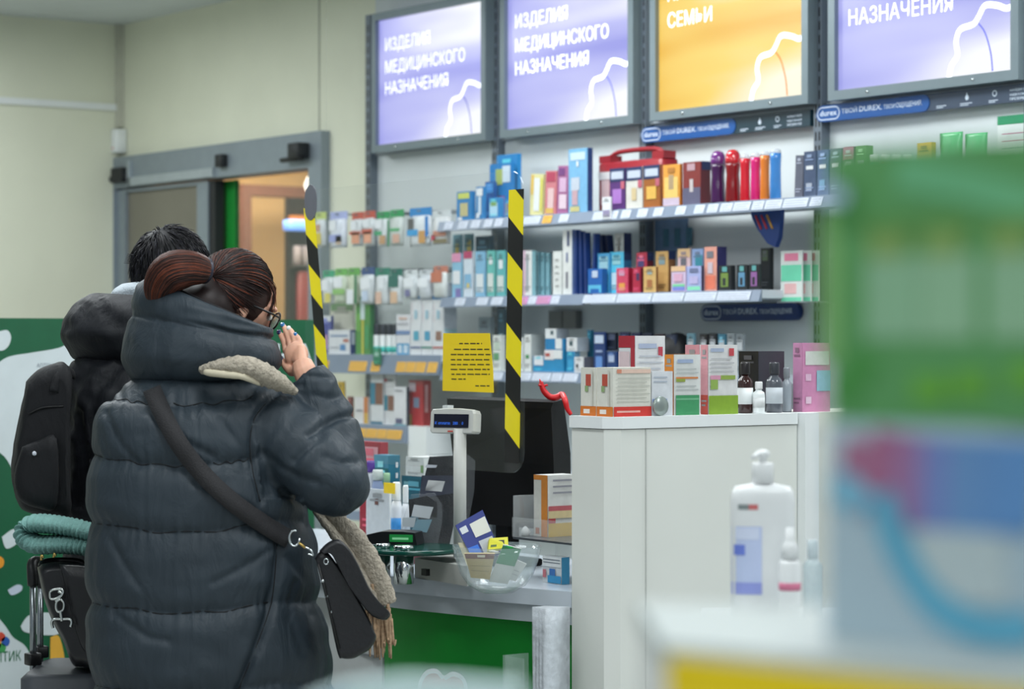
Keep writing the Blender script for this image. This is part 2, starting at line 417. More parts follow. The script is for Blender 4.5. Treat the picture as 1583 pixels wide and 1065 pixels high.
shelf_low = shelf(1.0, 2.0, ZLo); shelf_low2 = shelf(2.0, 3.0, ZLo)
shelf_a = shelf(-0.05, 0.99, ZB0, h=0.085); 
x1b = on_y(631, 650, YF).x
shelf_b = shelf(-0.05, x1b, ZB1, h=0.075)
mb = MB(); mb.box((x1b, YF - 0.0, 0.0), (x1b + 0.14, -0.03, ZB1 + 0.0), WHITE2); mb.build('side_panel', unit)
shelf_c = shelf(-0.05, 1.0, 0.72)
shelf_d = shelf(1.0, 3.0, 0.95)
# price tags: each a small card in its strip
def tags(board, y, z, spans, m, h=0.042):
    for a, b in spans:
        xa = on_y(a, 400, y).x; xb = on_y(b, 400, y).x
        mb = MB(); f = lambda x, zz: (x, y - 0.0175 + (zz - (z - h)) / h * 0.012 - 0.0007, zz)
        mb.add([f(xa + 0.004, z - 0.005), f(xb + 0.004, z - 0.005), f(xb, z - h + 0.006), f(xa, z - h + 0.006)], [(0, 1, 2, 3)], m)
        if xb - xa > 0.02:
            n = 3
            for i in range(n):
                zz = z - h * (0.3 + 0.2 * i)
                q = [f(xa + 0.008, zz + 0.0012), f(xb - 0.006 - 0.01 * (i % 2), zz + 0.0012), f(xb - 0.006 - 0.01 * (i % 2), zz - 0.0012), f(xa + 0.008, zz - 0.0012)]
                mb.add([(p[0], p[1] - 0.0004, p[2]) for p in q], [(0, 1, 2, 3)], mat((150, 155, 170) if m is TAGW else (150, 110, 50), var=0))
        mb.build('price_tag', board)
tags(shelf_top, YF, ZT, [(690, 703), (712, 726), (732, 745), (752, 764), (768, 780), (812, 838), (868, 882)], TAGW)
tags(shelf_top, YF, ZT, [(842, 856)], TAGO)
tags(shelf_top2, YF, ZT, [(920, 944), (944, 958), (964, 978), (989, 1004), (1014, 1028), (1048, 1063), (1077, 1092), (1097, 1113), (1117, 1135), (1137, 1163), (1166, 1184), (1186, 1212), (1214, 1252), (1256, 1275)], TAGW)
tags(shelf_mid, YF, ZM, [(707, 722), (740, 757), (763, 780), (820, 832), (855, 868)], TAGW)
tags(shelf_mid, YF, ZM, [(808, 819), (833, 854)], mat((205, 140, 195)))
tags(shelf_mid2, YF, ZM, [(905, 955), (957, 1010), (1012, 1060), (1062, 1110), (1112, 1163)], TAGW)
tags(shelf_low, YF, ZLo, [(764, 780), (806, 824), (826, 854), (856, 872), (874, 896)], TAGW)
tags(shelf_a, YF, ZB0 - 0.02, [(498, 511), (543, 570), (577, 591), (616, 630), (631, 645), (646, 661), (664, 679)], TAGO, 0.06)
tags(shelf_b, YF, ZB1 - 0.015, [(553, 568), (569, 585), (586, 600), (601, 624)], TAGO, 0.05)

# ---- light boxes
def lightmat(c0, c1, c2):
    m = bpy.data.materials.new('backlit_print'); m.use_nodes = True
    nt = m.node_tree; b = nt.nodes['Principled BSDF']
    tc = nt.nodes.new('ShaderNodeTexCoord')
    n = nt.nodes.new('ShaderNodeTexNoise'); n.inputs['Scale'].default_value = 1.6; n.inputs['Detail'].default_value = 1.0
    mp = nt.nodes.new('ShaderNodeMapping'); mp.inputs['Scale'].default_value = (0.7, 1, 2.4); mp.inputs['Rotation'].default_value = (0, 0.25, 0)
    nt.links.new(tc.outputs['Generated'], mp.inputs[0]); nt.links.new(mp.outputs[0], n.inputs['Vector'])
    sx = nt.nodes.new('ShaderNodeSeparateXYZ'); nt.links.new(tc.outputs['Generated'], sx.inputs[0])
    # printed artwork: colour in the middle, white wash into the top right and bottom right corners
    a1 = nt.nodes.new('ShaderNodeMath'); a1.operation = 'SUBTRACT'; nt.links.new(sx.outputs['Z'], a1.inputs[0]); a1.inputs[1].default_value = 0.52
    a2 = nt.nodes.new('ShaderNodeMath'); a2.operation = 'ABSOLUTE'; nt.links.new(a1.outputs[0], a2.inputs[0])
    a3 = nt.nodes.new('ShaderNodeMath'); a3.operation = 'MULTIPLY'; nt.links.new(a2.outputs[0], a3.inputs[0]); nt.links.new(sx.outputs['X'], a3.inputs[1])
    a4 = nt.nodes.new('ShaderNodeMath'); a4.operation = 'MULTIPLY_ADD'; nt.links.new(n.outputs['Fac'], a4.inputs[0]); a4.inputs[1].default_value = 0.45; nt.links.new(a3.outputs[0], a4.inputs[2])
    r = nt.nodes.new('ShaderNodeValToRGB'); e = r.color_ramp.elements
    e[0].position = 0.16; e[0].color = lin(c0); e[1].position = 0.58; e[1].color = lin(c2)
    k = e.new(0.34); k.color = lin(c1)
    nt.links.new(a4.outputs[0], r.inputs[0])
    nt.links.new(r.outputs[0], b.inputs['Emission Color']); b.inputs['Emission Strength'].default_value = 1.06
    b.inputs['Base Color'].default_value = (0.03, 0.03, 0.03, 1); b.inputs['Roughness'].default_value = 0.25
    return m
LAV = lightmat((150, 152, 230), (186, 188, 244), (248, 250, 255)); YEL = lightmat((238, 182, 44), (250, 214, 100), (255, 248, 222))
FRAME = mat((120, 134, 140), 0.4, 0.3, var=0.03)
GLOW = mat((248, 250, 255), 0.5, emit=1.05, var=0)
zb, zt_ = CH + 0.887, CH + 1.455
curve = [(.648, 0), (.66, .07), (.695, .13), (.687, .21), (.71, .28), (.78, .30), (.81, .34), (.845, .40), (.91, .39), (.96, .365), (1.0, .38)]
for k, (ms, rows, lab) in enumerate([
        (LAV, [('ИЗДЕЛИЯ', .75, .36), ('МЕДИЦИНСКОГО', .57, .63), ('НАЗНАЧЕНИЯ', .40, .50)], 'lavender light box sign, farthest left of the four above the shelves'),
        (LAV, [('ИЗДЕЛИЯ', .75, .36), ('МЕДИЦИНСКОГО', .57, .63), ('НАЗНАЧЕНИЯ', .40, .50)], 'lavender light box sign between the far left one and the yellow one'),
        (YEL, [('ПЛАНИРОВАНИЕ', .75, .62), ('СЕМЬИ', .57, .26)], 'yellow light box sign above the shelves'),
        (LAV, [('ИЗДЕЛИЯ', .75, .36), ('МЕДИЦИНСКОГО', .57, .63), ('НАЗНАЧЕНИЯ', .40, .50)], 'lavender light box sign at the top right, beside the yellow one')]):
    x0, x1 = k + on_y(586, 100, -0.055).x, k + on_y(749, 100, -0.055).x
    t = thing('light_box', ((x0 + x1) / 2, -0.03, zb), lab, 'sign', 'light boxes above the shelves')
    mb = MB(); f = 0.034
    for lo, hi in [((x0 - f, -0.075, zb - f), (x1 + f, -0.012, zb)), ((x0 - f, -0.075, zt_), (x1 + f, -0.012, zt_ + f)), ((x0 - f, -0.075, zb), (x0, -0.012, zt_)), ((x1, -0.075, zb), (x1 + f, -0.012, zt_))]:
        mb.box(lo, hi, FRAME)
    mb.build('frame', t)
    for sx_ in (0.2, 0.8):
        sx2 = x0 + (x1 - x0) * sx_
        mb = MB(); mb.lathe([(0.006, 0), (0.006, 0.003), (0.002, 0.004)], CHROME, Matrix.Translation((sx2, -0.075, zb - f / 2)) @ Matrix.Rotation(PI / 2, 4, 'X'), 8); mb.build('frame_clip', t)
    mb = MB(); mb.box((x0, -0.055, zb), (x1, -0.02, zt_), ms); mb.build('display_face', t)
    W, H = x1 - x0, zt_ - zb
    mb = MB()
    for txt, v, wd in rows: put_text(mb, txt, (x0 + 0.065 * W, -0.0562, zb + v * H), (1, 0, 0), (0, 0, 1), wd, 0.058, GLOW, 0.002)
    mb.build('lettering', t)
    mb = MB(); P = crom([(x0 + u * W, -0.0561, zb + v * H) for u, v in curve], 5)
    mb.ribbon(P, 0.021, (0, -1, 0), GLOW)
    lp = crom([(x0 + u * W, -0.0560, zb + v * H) for u, v in [(.81, .30), (.845, .24), (.875, .12), (.885, 0.01)]], 4)
    mb.ribbon(lp, 0.006, (0, -1, 0), mat((90, 95, 190) if ms is LAV else (205, 110, 30), emit=0.5))
    mb.build('flower_outline', t)
# ---- blue banner strips
BLUEB = mat((16, 80, 150), 0.4, var=0.03); TEAL = mat((24, 52, 64), 0.4, var=0.05); SLATE = mat((58, 72, 92), 0.4); NAVYB = mat((16, 50, 110), 0.4)
LET = mat((214, 226, 240), 0.5, var=0)
def banner(xa, xm, xb, z0, z1, mblue, mdark, label, y=-0.034):
    t = thing('shelf_banner', (xa, y, z0), label, 'banner', 'blue banner strips on the shelving')
    h = z1 - z0; r = h / 2
    def pill(a, b, left, right):
        P = []
        if right: P += [(b - r + r * math.cos(q), z0 + r + r * math.sin(q)) for q in [(-90 + 18 * i) * PI / 180 for i in range(11)]]
        else: P += [(b, z0), (b, z1)]
        if left: P += [(a + r + r * math.cos(q), z0 + r + r * math.sin(q)) for q in [(90 + 18 * i) * PI / 180 for i in range(11)]]
        else: P += [(a, z1), (a, z0)]
        return P
    if mdark:
        mb = MB(); mb.prism(pill(xm - r, xb, False, False), (0, y, 0), (1, 0, 0), (0, 0, 1), (0, 0.02, 0), mdark)
        w_ = xb - xm
        ly = y - 0.0006
        # drop, ring and small captions
        c = (xm + w_ * 0.33, z0 + h * 0.55)
        mb.prism([(c[0] + 0.008 * math.sin(q) * (1 if q < 9 else 1), c[1] - 0.009 * math.cos(q) if not i == 6 else c[1] + 0.018) for i, q in enumerate([k * PI / 6 for k in range(12)])], (0, ly, 0), (1, 0, 0), (0, 0, 1), (0, 0.0005, 0), LET)
        c = (xm + w_ * 0.57, z0 + h * 0.62)
        mb.ribbon([(c[0] + 0.009 * math.cos(k * PI / 7), ly, c[1] + 0.009 * math.sin(k * PI / 7)) for k in range(15)], 0.003, (0, -1, 0), LET)
        for u, wd in ((0.06, 0.045), (0.27, 0.055), (0.52, 0.04)):
            for j in range(2): mb.box((xm + w_ * u, ly, z0 + h * (0.2 - 0.1 * j)), (xm + w_ * u + wd * (1 - 0.3 * j), ly + 0.0005, z0 + h * (0.24 - 0.1 * j)), LET)
        for j, tx in enumerate(['НАЙДИ СВОЙ', 'ИДЕАЛЬНЫЙ', 'ПРЕЗЕРВАТИВ']):
            put_text(mb, tx, (xm + w_ * 0.70, ly, z0 + h * (0.64 - 0.26 * j)), (1, 0, 0), (0, 0, 1), w_ * 0.19, h * 0.15, LET, 0.01)
        mb.build('dark_section', t)
    mb = MB(); mb.prism(pill(xa, xm, True, True), (0, y - 0.003, 0), (1, 0, 0), (0, 0, 1), (0, 0.022, 0), mblue); mb.build('blue_section', t)
    ly = y - 0.0038; W = xm - xa
    mb = MB(); lw = W * 0.20; a = xa + 0.008; rr = h * 0.38; zc = z0 + h / 2
    ring = [(a + rr + rr * math.cos((90 + 18 * i) * PI / 180), ly, zc + rr * math.sin((90 + 18 * i) * PI / 180)) for i in range(11)]
    ring += [(a + lw - rr + rr * math.cos((-90 + 18 * i) * PI / 180), ly, zc + rr * math.sin((-90 + 18 * i) * PI / 180)) for i in range(11)]
    ring.append(ring[0]); mb.ribbon(ring, 0.004, (0, -1, 0), LET)
    put_text(mb, 'durex', (a + rr * 0.55, ly, zc - h * 0.14), (1, 0, 0), (0, 0, 1), lw - rr * 1.1, h * 0.34, LET, 0.015)
    mb.build('emblem', t)
    mb = MB()
    put_text(mb, 'ТВОЙ', (xa + W * .235, ly, zc - h * .1), (1, 0, 0), (0, 0, 1), W * .14, h * .36, LET)
    put_text(mb, 'DUREX.', (xa + W * .395, ly, zc - h * .1), (1, 0, 0), (0, 0, 1), W * .20, h * .32, LET, 0.012)
    put_text(mb, 'ТВОИ', (xa + W * .61, ly, zc - h * .1), (1, 0, 0), (0, 0, 1), W * .10, h * .26, LET)
    put_text(mb, 'ОЩУЩЕНИЯ.', (xa + W * .72, ly, zc - h * .1), (1, 0, 0), (0, 0, 1), W * .22, h * .30, LET, 0.01)
    mb.build('lettering', t)
banner(2.0, 2.56, 2.965, CH + 0.776, CH + 0.836, BLUEB, TEAL, 'blue and dark green banner strip below the yellow light box')
banner(3.0, 3.56, 4.08, CH + 0.785, CH + 0.843, BLUEB, SLATE, 'blue and slate banner strip below the top right light box')
banner(2.335, 2.885, 3, CH + 0.071, CH + 0.135, NAVYB, None, 'dark blue rounded banner strip under the middle shelf', y=-0.012)
# ------------------------------------------------------------------ checkout counter
ZC = CH - 0.65                                  # worktop
XA = pix(945, 660, 6.1).x; YA = pix(945, 660, 6.1).y; ZH = CH - 120 / FPX * 6.1
x2 = on_y(884, 650, YA).x
front = crom([(2.3, -2.36), (2.9, -2.44), (3.4, -2.46), (3.84, -2.436), (4.18, -2.37), (x2 - 0.006, -2.285)], 6)
front = [(p.x, p.y) for p in [Vector((a[0], a[1], 0)) for a in front]]
BACKY = -1.72
GREEN = mat((8, 140, 44), 0.45, var=0.05, scale=3)
ct = thing('checkout_counter', (3.6, -2.1, 0), 'curved checkout counter with a white worktop over a green front', 'counter')
def plan(inset):
    return [(x, y + inset) for x, y in front] + [(front[-1][0], BACKY), (front[0][0], BACKY)]
mb = MB(); mb.prism(plan(0), (0, 0, ZC - 0.042), (1, 0, 0), (0, 1, 0), (0, 0, 0.042), mat((205, 213, 222), 0.25, var=0.02)); mb.build('worktop', ct)
mb = MB(); mb.prism(plan(0.012), (0, 0, ZC - 0.088), (1, 0, 0), (0, 1, 0), (0, 0, 0.045), mat((178, 186, 192), 0.4, var=0.03)); mb.build('apron', ct)
mb = MB()
gx0 = on_y(571, 1000, -2.44).x
F2 = [(x, y + 0.05) for x, y in front if x > gx0]
mb.prism([(gx0, -2.39)] + F2 + [(F2[-1][0], BACKY), (gx0, BACKY)], (0, 0, 0.08), (1, 0, 0), (0, 1, 0), (0, 0, ZC - 0.168), GREEN)
mb.build('green_front', ct)
mb = MB(); F3 = [(x, y + 0.05) for x, y in front if x < gx0 - 0.012]
mb.prism(F3 + [(gx0 - 0.012, -2.39), (gx0 - 0.012, BACKY), (F3[0][0], BACKY)], (0, 0, 0.08), (1, 0, 0), (0, 1, 0), (0, 0, ZC - 0.168), mat((196, 200, 200), 0.4))
for i in range(4): mb.box((gx0 - 0.5, -2.405, 0.2 + i * 0.13), (gx0 - 0.02, -2.39, 0.2 + i * 0.13 + 0.006), mat((120, 124, 126)))
mb.build('white_drawers', ct)
mb = MB(); mb.prism([(x, y + 0.08) for x, y in front] + [(front[-1][0], BACKY - 0.03), (front[0][0], BACKY - 0.03)], (0, 0, 0), (1, 0, 0), (0, 1, 0), (0, 0, 0.08), DARKG); mb.build('plinth', ct)
# outlined flower emblem on the green front
def on_front(px, py):
    q = on_y(px, py, -2.36)
    best = min(F2, key=lambda f: abs(f[0] - q.x)); return on_y(px, py, best[1] - 0.012)
mb = MB()
fl = crom([on_front(*p) for p in [(648, 1075), (650, 1055), (660, 1040), (675, 1038), (686, 1048), (700, 1042), (714, 1048), (720, 1062), (717, 1078)]], 4)
mb.ribbon(fl, 0.013, (0.2, -1, 0), mat((215, 225, 222), 0.5)); 
mb.add([Vector(p) + Vector((0, 0.0015, 0)) for p in fl], [tuple(range(len(fl)))], mat((196, 150, 140), 0.5)); mb.build('emblem', ct)

# ------------------------------------------------------------------ tall white cabinet at the counter's end
cabw = thing('tall_cabinet', (XA - 0.1, YA + 0.4, 0), 'tall white cabinet unit standing at the end of the counter', 'cabinet')
y2 = on_x(1232, 650, XA).y
ch = 0.03
CABM = mat((226, 228, 222), 0.4, var=0.03, scale=2)
mb = MB(); mb.prism([(x2, YA), (XA - ch, YA), (XA, YA + ch), (XA, y2), (x2, y2)], (0, 0, 0.0), (1, 0, 0), (0, 1, 0), (0, 0, ZH - 0.032), CABM); mb.build('body', cabw)
mb = MB(); mb.prism([(x2 - 0.004, YA - 0.006), (XA - ch, YA - 0.006), (XA + 0.006, YA + ch), (XA + 0.006, y2 - 0.002), (x2 - 0.004, y2 - 0.002)], (0, 0, ZH - 0.03), (1, 0, 0), (0, 1, 0), (0, 0, 0.03), WHITE2); mb.build('top', cabw)
mb = MB(); mb.box((XA, YA + 0.11, 0.0), (XA + 0.003, YA + 0.113, ZH - 0.032), mat((190, 192, 188))); mb.build('panel_joint', cabw)
y3 = on_x(1262, 650, XA + 0.02).y
gate = thing('counter_gate', (XA, y3, 0), 'white post and panel to the right of the tall white cabinet', 'panel')
mb = MB(); mb.box((XA - 0.04, y2 + 0.002, 0), (XA + 0.03, y3, ZH), WHITE2); mb.build('post', gate)
mb = MB(); mb.box((XA - 0.25, y3 + 0.002, 0), (XA - 0.0, y3 + 0.75, ZH - 0.0), mat((226, 226, 216), 0.45)); mb.build('panel', gate)

# ------------------------------------------------------------------ hanging acrylic screen
YS = -2.20
xl = on_y(472, 300, YS).x; xr = on_y(809, 300, YS).x
zt = CH + 0.46; zb_ = CH - 0.364
def pane(lo, hi, z0, z1, r, n=6):
    P = []
    for cx, cz, a0 in ((hi - r, z0 + r, -90), (hi - r, z1 - r, 0), (lo + r, z1 - r, 90), (lo + r, z0 + r, 180)):
        for k in range(n + 1):
            t = math.radians(a0 + 90 * k / n); P.append((cx + r * math.cos(t), cz + r * math.sin(t)))
    return P
o = MB().prism(pane(xl, xr, zb_, zt, 0.06), (0, YS, 0), (1, 0, 0), (0, 0, 1), (0, 0.005, 0), clear((200, 215, 215), 0.014, 0.03, 0.012)).build('hanging_acrylic_screen')
tag(o, 'clear acrylic screen with striped tape hanging above the counter', 'screen')
YEL_T = mat((246, 226, 20), 0.4, var=0.02); BLK_T = mat((20, 20, 22), 0.4, var=0.02)
def tape(xa_top, xa_bot, wd, z0, z1, zE, per):
    mb = MB(); sk = wd * 0.78
    def xat(z): return xa_top + (xa_bot - xa_top) * (z1 - z) / (z1 - z0)
    edges = [zE + 5 * per - i * per for i in range(24)]
    for i in range(len(edges) - 1):
        a, b = edges[i], edges[i + 1]       # left edge top/bottom; right edge is lower by sk
        poly = [(0, a), (0, b), (1, b - sk), (1, a - sk)]
        def clip(poly, zc, keep_below):
            out = []
            for j in range(len(poly)):
                p, q = poly[j], poly[(j + 1) % len(poly)]
                ip = (p[1] <= zc) == keep_below or p[1] == zc; iq = (q[1] <= zc) == keep_below or q[1] == zc
                if ip: out.append(p)
                if ip != iq:
                    t = (zc - p[1]) / (q[1] - p[1]); out.append((p[0] + (q[0] - p[0]) * t, zc))
            return out
        poly = clip(poly, z1, True); poly = clip(poly, z0, False) if poly else poly
        if len(poly) < 3: continue
        m = YEL_T if i % 2 == 0 else BLK_T
        vs = [(xat(z) + u * wd, YS - 0.0012, z) for u, z in poly]; n_ = len(vs)
        mb.add(vs + [(v[0], YS - 0.0002, v[2]) for v in vs], [tuple(range(n_)), tuple(range(2 * n_ - 1, n_ - 1, -1))], m)
    return mb
wd = on_y(807, 400, YS).x - on_y(784, 400, YS).x
mb = tape(on_y(787, 400, YS).x, on_y(780, 400, YS).x, wd, on_y(795, 693, YS).z - 0.04, on_y(795, 293, YS).z, on_y(784, 335, YS).z, 0.0964); mb.build('striped_tape', o)
wl = on_y(487, 400, YS).x - on_y(470, 400, YS).x
mb = tape(on_y(470, 400, YS).x, on_y(497, 400, YS).x, wl * 0.92, on_y(480, 640, YS).z, on_y(480, 321, YS).z, on_y(474, 362, YS).z, 0.0925); mb.build('striped_tape', o)
mb = MB(); c = on_y(481, 308, YS); mb.prism([(c.x + 0.035 * math.cos(i * PI / 8), c.z + 0.045 * math.sin(i * PI / 8) - (0.02 if i > 8 else 0)) for i in range(16)], (0, YS - 0.003, 0), (1, 0, 0), (0, 0, 1), (0, 0.0025, 0), mat((96, 98, 106), 0.6)); mb.build('tape_end', o)
for x in (xl + 0.12, xr - 0.12):
    mb = MB(); mb.cyl((x, YS + 0.0025, zt - 0.01), (x, YS + 0.0025, CEIL), 0.0004, clear((220, 230, 230), 0.03), 5); mb.build('hanging_line', o)
# yellow notice taped to the screen
YN = YS - 0.003
g = lambda px, py: on_y(px, py, YN)
P = [g(685, 515), g(757, 515), g(758, 530), g(762, 570), g(763, 607), g(684, 604)]
mb = MB(); mb.prism([(p.x, p.z) for p in P], (0, YN, 0), (1, 0, 0), (0, 0, 1), (0, 0.001, 0), mat((240, 208, 20), 0.55, var=0.02))
INK = mat((70, 60, 20), 0.6, var=0)
rng = random.Random(3)
rows = [(531, 710, 745), (540, 702, 757), (548, 697, 758), (556, 697, 758), (563.5, 697, 757), (571, 697, 757), (578.5, 698, 757), (586, 698, 720), (596.5, 735, 757)]
for y, a, b in rows:
    x = a
    while x < b - 1:
        w_ = min(rng.uniform(4, 11), b - x)
        p, q = g(x, y - 1.0), g(x + w_, y + 1.0)
        mb.box((p.x, YN - 0.0004, q.z), (q.x, YN, p.z), INK); x += w_ + rng.uniform(1.5, 3)
o2 = mb.build('paper_notice'); tag(o2, 'yellow paper notice with typed lines taped to the acrylic screen', 'notice')

# ------------------------------------------------------------------ monitor, customer display and other things on the counter
def frame_at(o, fwd):
    """matrix whose -Y axis looks along fwd (what the thing faces)"""
    y = -Vector(fwd).normalized(); z = Vector((0, 0, 1)); x = y.cross(z).normalized(); z = x.cross(y)
    return Matrix(((x.x, y.x, z.x, o[0]), (x.y, y.y, z.y, o[1]), (x.z, y.z, z.z, o[2]), (0, 0, 0, 1)))
Zm = 6.95
BLK2 = mat((7, 7, 9), 0.75, var=0.1, spec=0.2)
mon = thing('monitor', (pix(780, 700, Zm).x, pix(780, 700, Zm).y, ZC), 'black till monitor seen from behind on the counter', 'monitor')
def pm(px, py, Z): return pix(px, py, Z)
fr = [pm(694, 622, Zm), pm(848, 632, Zm - 0.10), pm(868, 790, Zm - 0.10), pm(868, 812, Zm - 0.10), pm(702, 812, Zm)]
mb = MB()
A = [pm(691, 616, 7.0), pm(855, 622, 6.86), pm(871, 618, 7.06), pm(706, 612, 7.2)]
B = [pm(691, 626, 7.0), pm(852, 632, 6.86), pm(874, 640, 7.06), pm(706, 622, 7.2)]
Cc = [pm(700, 705, 7.0), pm(856, 720, 6.84), pm(882, 700, 7.08), pm(712, 705, 7.2)]
D = [pm(704, 806, 7.0), pm(856, 820, 6.84), pm(883, 806, 7.08), pm(714, 806, 7.2)]
mb.rows([D, Cc, B, A], BLK2, None, True, True, True, False); mb.build('housing', mon)
mb = MB(); bs = pix(780, 840, 6.98); mb.rbox((bs.x - 0.09, bs.y - 0.06, ZC), (bs.x + 0.09, bs.y + 0.08, ZC + 0.02), 0.02, BLK2)
mb.box((bs.x - 0.03, bs.y - 0.01, ZC + 0.02), (bs.x + 0.03, bs.y + 0.03, ZC + 0.15), BLK2); mb.build('stand', mon)
mb = MB(); q = pm(686, 633, 6.97); mb.box((q.x - 0.006, q.y, q.z - 0.02), (q.x + 0.02, q.y + 0.02, q.z + 0.012), WHITE2); mb.build('clip', mon)
# red toy lying over the monitor corner
RED = mat((206, 20, 30), 0.4, var=0.05)
mb = MB()
tp = crom([pm(836, 590, 6.93), pm(838, 598, 6.93), pm(842, 606, 6.93), pm(851, 614, 6.93), pm(861, 614, 6.93), pm(869, 610, 6.93), pm(874, 620, 6.88), pm(877, 632, 6.88), pm(883, 641, 6.88)], 4)
mb.tube(tp, [0.004 + 0.0055 * math.sin(PI * (0.12 + 0.8 * i / (len(tp) - 1))) for i in range(len(tp))], RED, 8)
mb.tube([pm(839, 597, 6.93), pm(834, 595, 6.92), pm(832, 596, 6.92)], [.004, .003, .002], RED, 6)
mb.tube([pm(839, 598, 6.93), pm(845, 595, 6.93), pm(847, 596, 6.93)], [.004, .003, .002], RED, 6)
mb.tube([pm(836, 591, 6.93), pm(834, 586, 6.93)], [.0035, .0015], RED, 6)
o = mb.build('red_toy', None, pm(852, 616, 6.93)); tag(o, 'small red bendy toy perched over the monitor corner', 'toy')

# customer display on its pole
Zd = 6.64
DISP = mat((196, 197, 192), 0.45, var=0.03)
pd = pix(711, 860, Zd); disp = thing('customer_display', (pd.x, pd.y, ZC + 0.055), 'beige customer display on a pole, showing blue digits', 'display')
mb = MB(); mb.cyl((pd.x, pd.y, ZC + 0.055), (pd.x, pd.y, pix(711, 662, Zd).z), 0.018, DISP, 16)
mb.cyl((pd.x, pd.y, pix(711, 745, Zd).z), (pd.x, pd.y, pix(711, 662, Zd).z), 0.0155, DISP, 16); mb.build('pole', disp)
hd = Vector((-CA * -1, -SA, 0)); hd = (-FWD * 1.0 + RIGHT * -0.42)   # the display looks towards the customer, left of the camera
hd = Vector((hd.x, hd.y, 0.10)).normalized()
hc = pix(699, 652, Zd); Md = frame_at(hc, hd)
hx = 0.068; hz = 0.032
mb = MB()
rows_ = []
for yy, k_ in ((-0.001, 0.93), (0.006, 1.0), (0.05, 0.95), (0.058, 0.88)):
    rows_.append([(sx * hx * k_, yy, sz * hz * k_ + (0.004 if sz > 0 and abs(sx) < 1 else 0)) for sx, sz in ((-1, -.8), (-.92, -1), (.92, -1), (1, -.8), (1, .75), (.92, .95), (.3, 1.05), (-.3, 1.05), (-.92, .95), (-1, .75))])
mb.rows(rows_, DISP, Md, True, True, True, False); mb.build('display_head', disp)
mb = MB(); mb.box((-0.054, -0.0032, -0.016), (0.050, -0.0008, 0.021), mat((6, 10, 34), 0.15), Md)
mb.build('display_window', disp)
mb = MB(); ux = Md.to_3x3() @ Vector((1, 0, 0)); uz = Md.to_3x3() @ Vector((0, 0, 1))
put_text(mb, 'К оплате:  280 .  0', Md @ Vector((-0.05, -0.0036, -0.008)), ux, uz, 0.085, 0.0085, mat((50, 110, 230), 0.4, emit=0.5, var=0), 0.0); mb.build('digits', disp)
mb = MB(); mb.box((-0.012, -0.0022, -0.028), (0.004, -0.001, -0.024), mat((190, 70, 60)), Md); mb.build('badge', disp)
# flat grey printer box under it
p0 = pix(640, 898, 6.42); 
mb = MB(); mb.prism([tuple(on_z(px, py, ZC)[:2]) for px, py in [(641, 893), (722, 907), (750, 893), (690, 881)]], (0, 0, ZC + 0.001), (1, 0, 0), (0, 1, 0), (0, 0, 0.053), mat((176, 177, 172), 0.5, var=0.03))
o = mb.build('till_console'); tag(o, 'flat beige box under the customer display pole', 'till')
mb = MB(); q = on_z(655, 884, ZC + 0.026); mb.box((q.x - 0.012, q.y - 0.0, q.z - 0.01), (q.x + 0.012, q.y + 0.012, q.z + 0.008), BLACK); mb.build('socket', o)

# glass coin tray on chrome posts
tr = pix(640, 850, 6.52); zt_tray = CH + (HY - 846) / FPX * 6.52
tray = thing('coin_tray', (tr.x, tr.y, ZC), 'green edged glass tray on chrome posts beside the bowl', 'tray')
GL = clear((30, 92, 78), 0.55); GLE = mat((12, 70, 60), 0.15, var=0.03)
mb = MB()
c = pix(640, 846, 6.53)
mb.lathe([(0.132, zt_tray - 0.0135), (0.138, zt_tray - 0.010), (0.138, zt_tray - 0.002), (0.134, zt_tray)], GLE, Matrix.Translation((c.x, c.y, 0)), 36); mb.build('glass_top', tray)
for (px, Z, r) in ((624, 6.44, 0.027), (592, 6.5, 0.02)):
    q = pix(px, 870, Z)
    mb = MB(); mb.lathe([(r, ZC + 0.0005), (r, zt_tray - 0.013)], CHROME, Matrix.Translation((q.x, q.y, 0)), 20); mb.build('chrome_post', tray)
    mb = MB(); mb.lathe([(r, zt_tray + 0.0005), (r, zt_tray + 0.011), (r * 0.8, zt_tray + 0.013)], CHROME, Matrix.Translation((q.x, q.y, 0)), 20); mb.build('chrome_cap', tray)
# card terminal on the tray
q = pix(600, 832, 6.60); Mt = frame_at((q.x, q.y, zt_tray + 0.0005), -FWD + RIGHT * -0.25)
term = thing('card_terminal', (q.x, q.y, zt_tray), 'black card terminal with a green lit strip on the glass tray', 'terminal')
mb = MB()
prof = [(-0.085, 0.012), (-0.06, 0.026), (-0.02, 0.035), (0.04, 0.036), (0.075, 0.033), (0.082, 0.0), (-0.075, 0.0)]
mb.prism(prof, Mt @ Vector((0, 0.0, 0)), Mt.to_3x3() @ Vector((1, 0, 0)), (0, 0, 1), Mt.to_3x3() @ Vector((0, 0.075, 0)), mat((18, 20, 24), 0.35)); mb.build('body', term)
mb = MB(); mb.box((0.004, -0.0012, 0.008), (0.07, 0.0005, 0.028), mat((30, 130, 62), 0.3, emit=0.25), Mt); mb.build('lit_strip', term)
mb = MB(); mb.box((0.012, -0.0016, 0.014), (0.058, -0.001, 0.020), mat((140, 215, 160), 0.5, emit=0.2, var=0), Mt); mb.build('lettering', term)

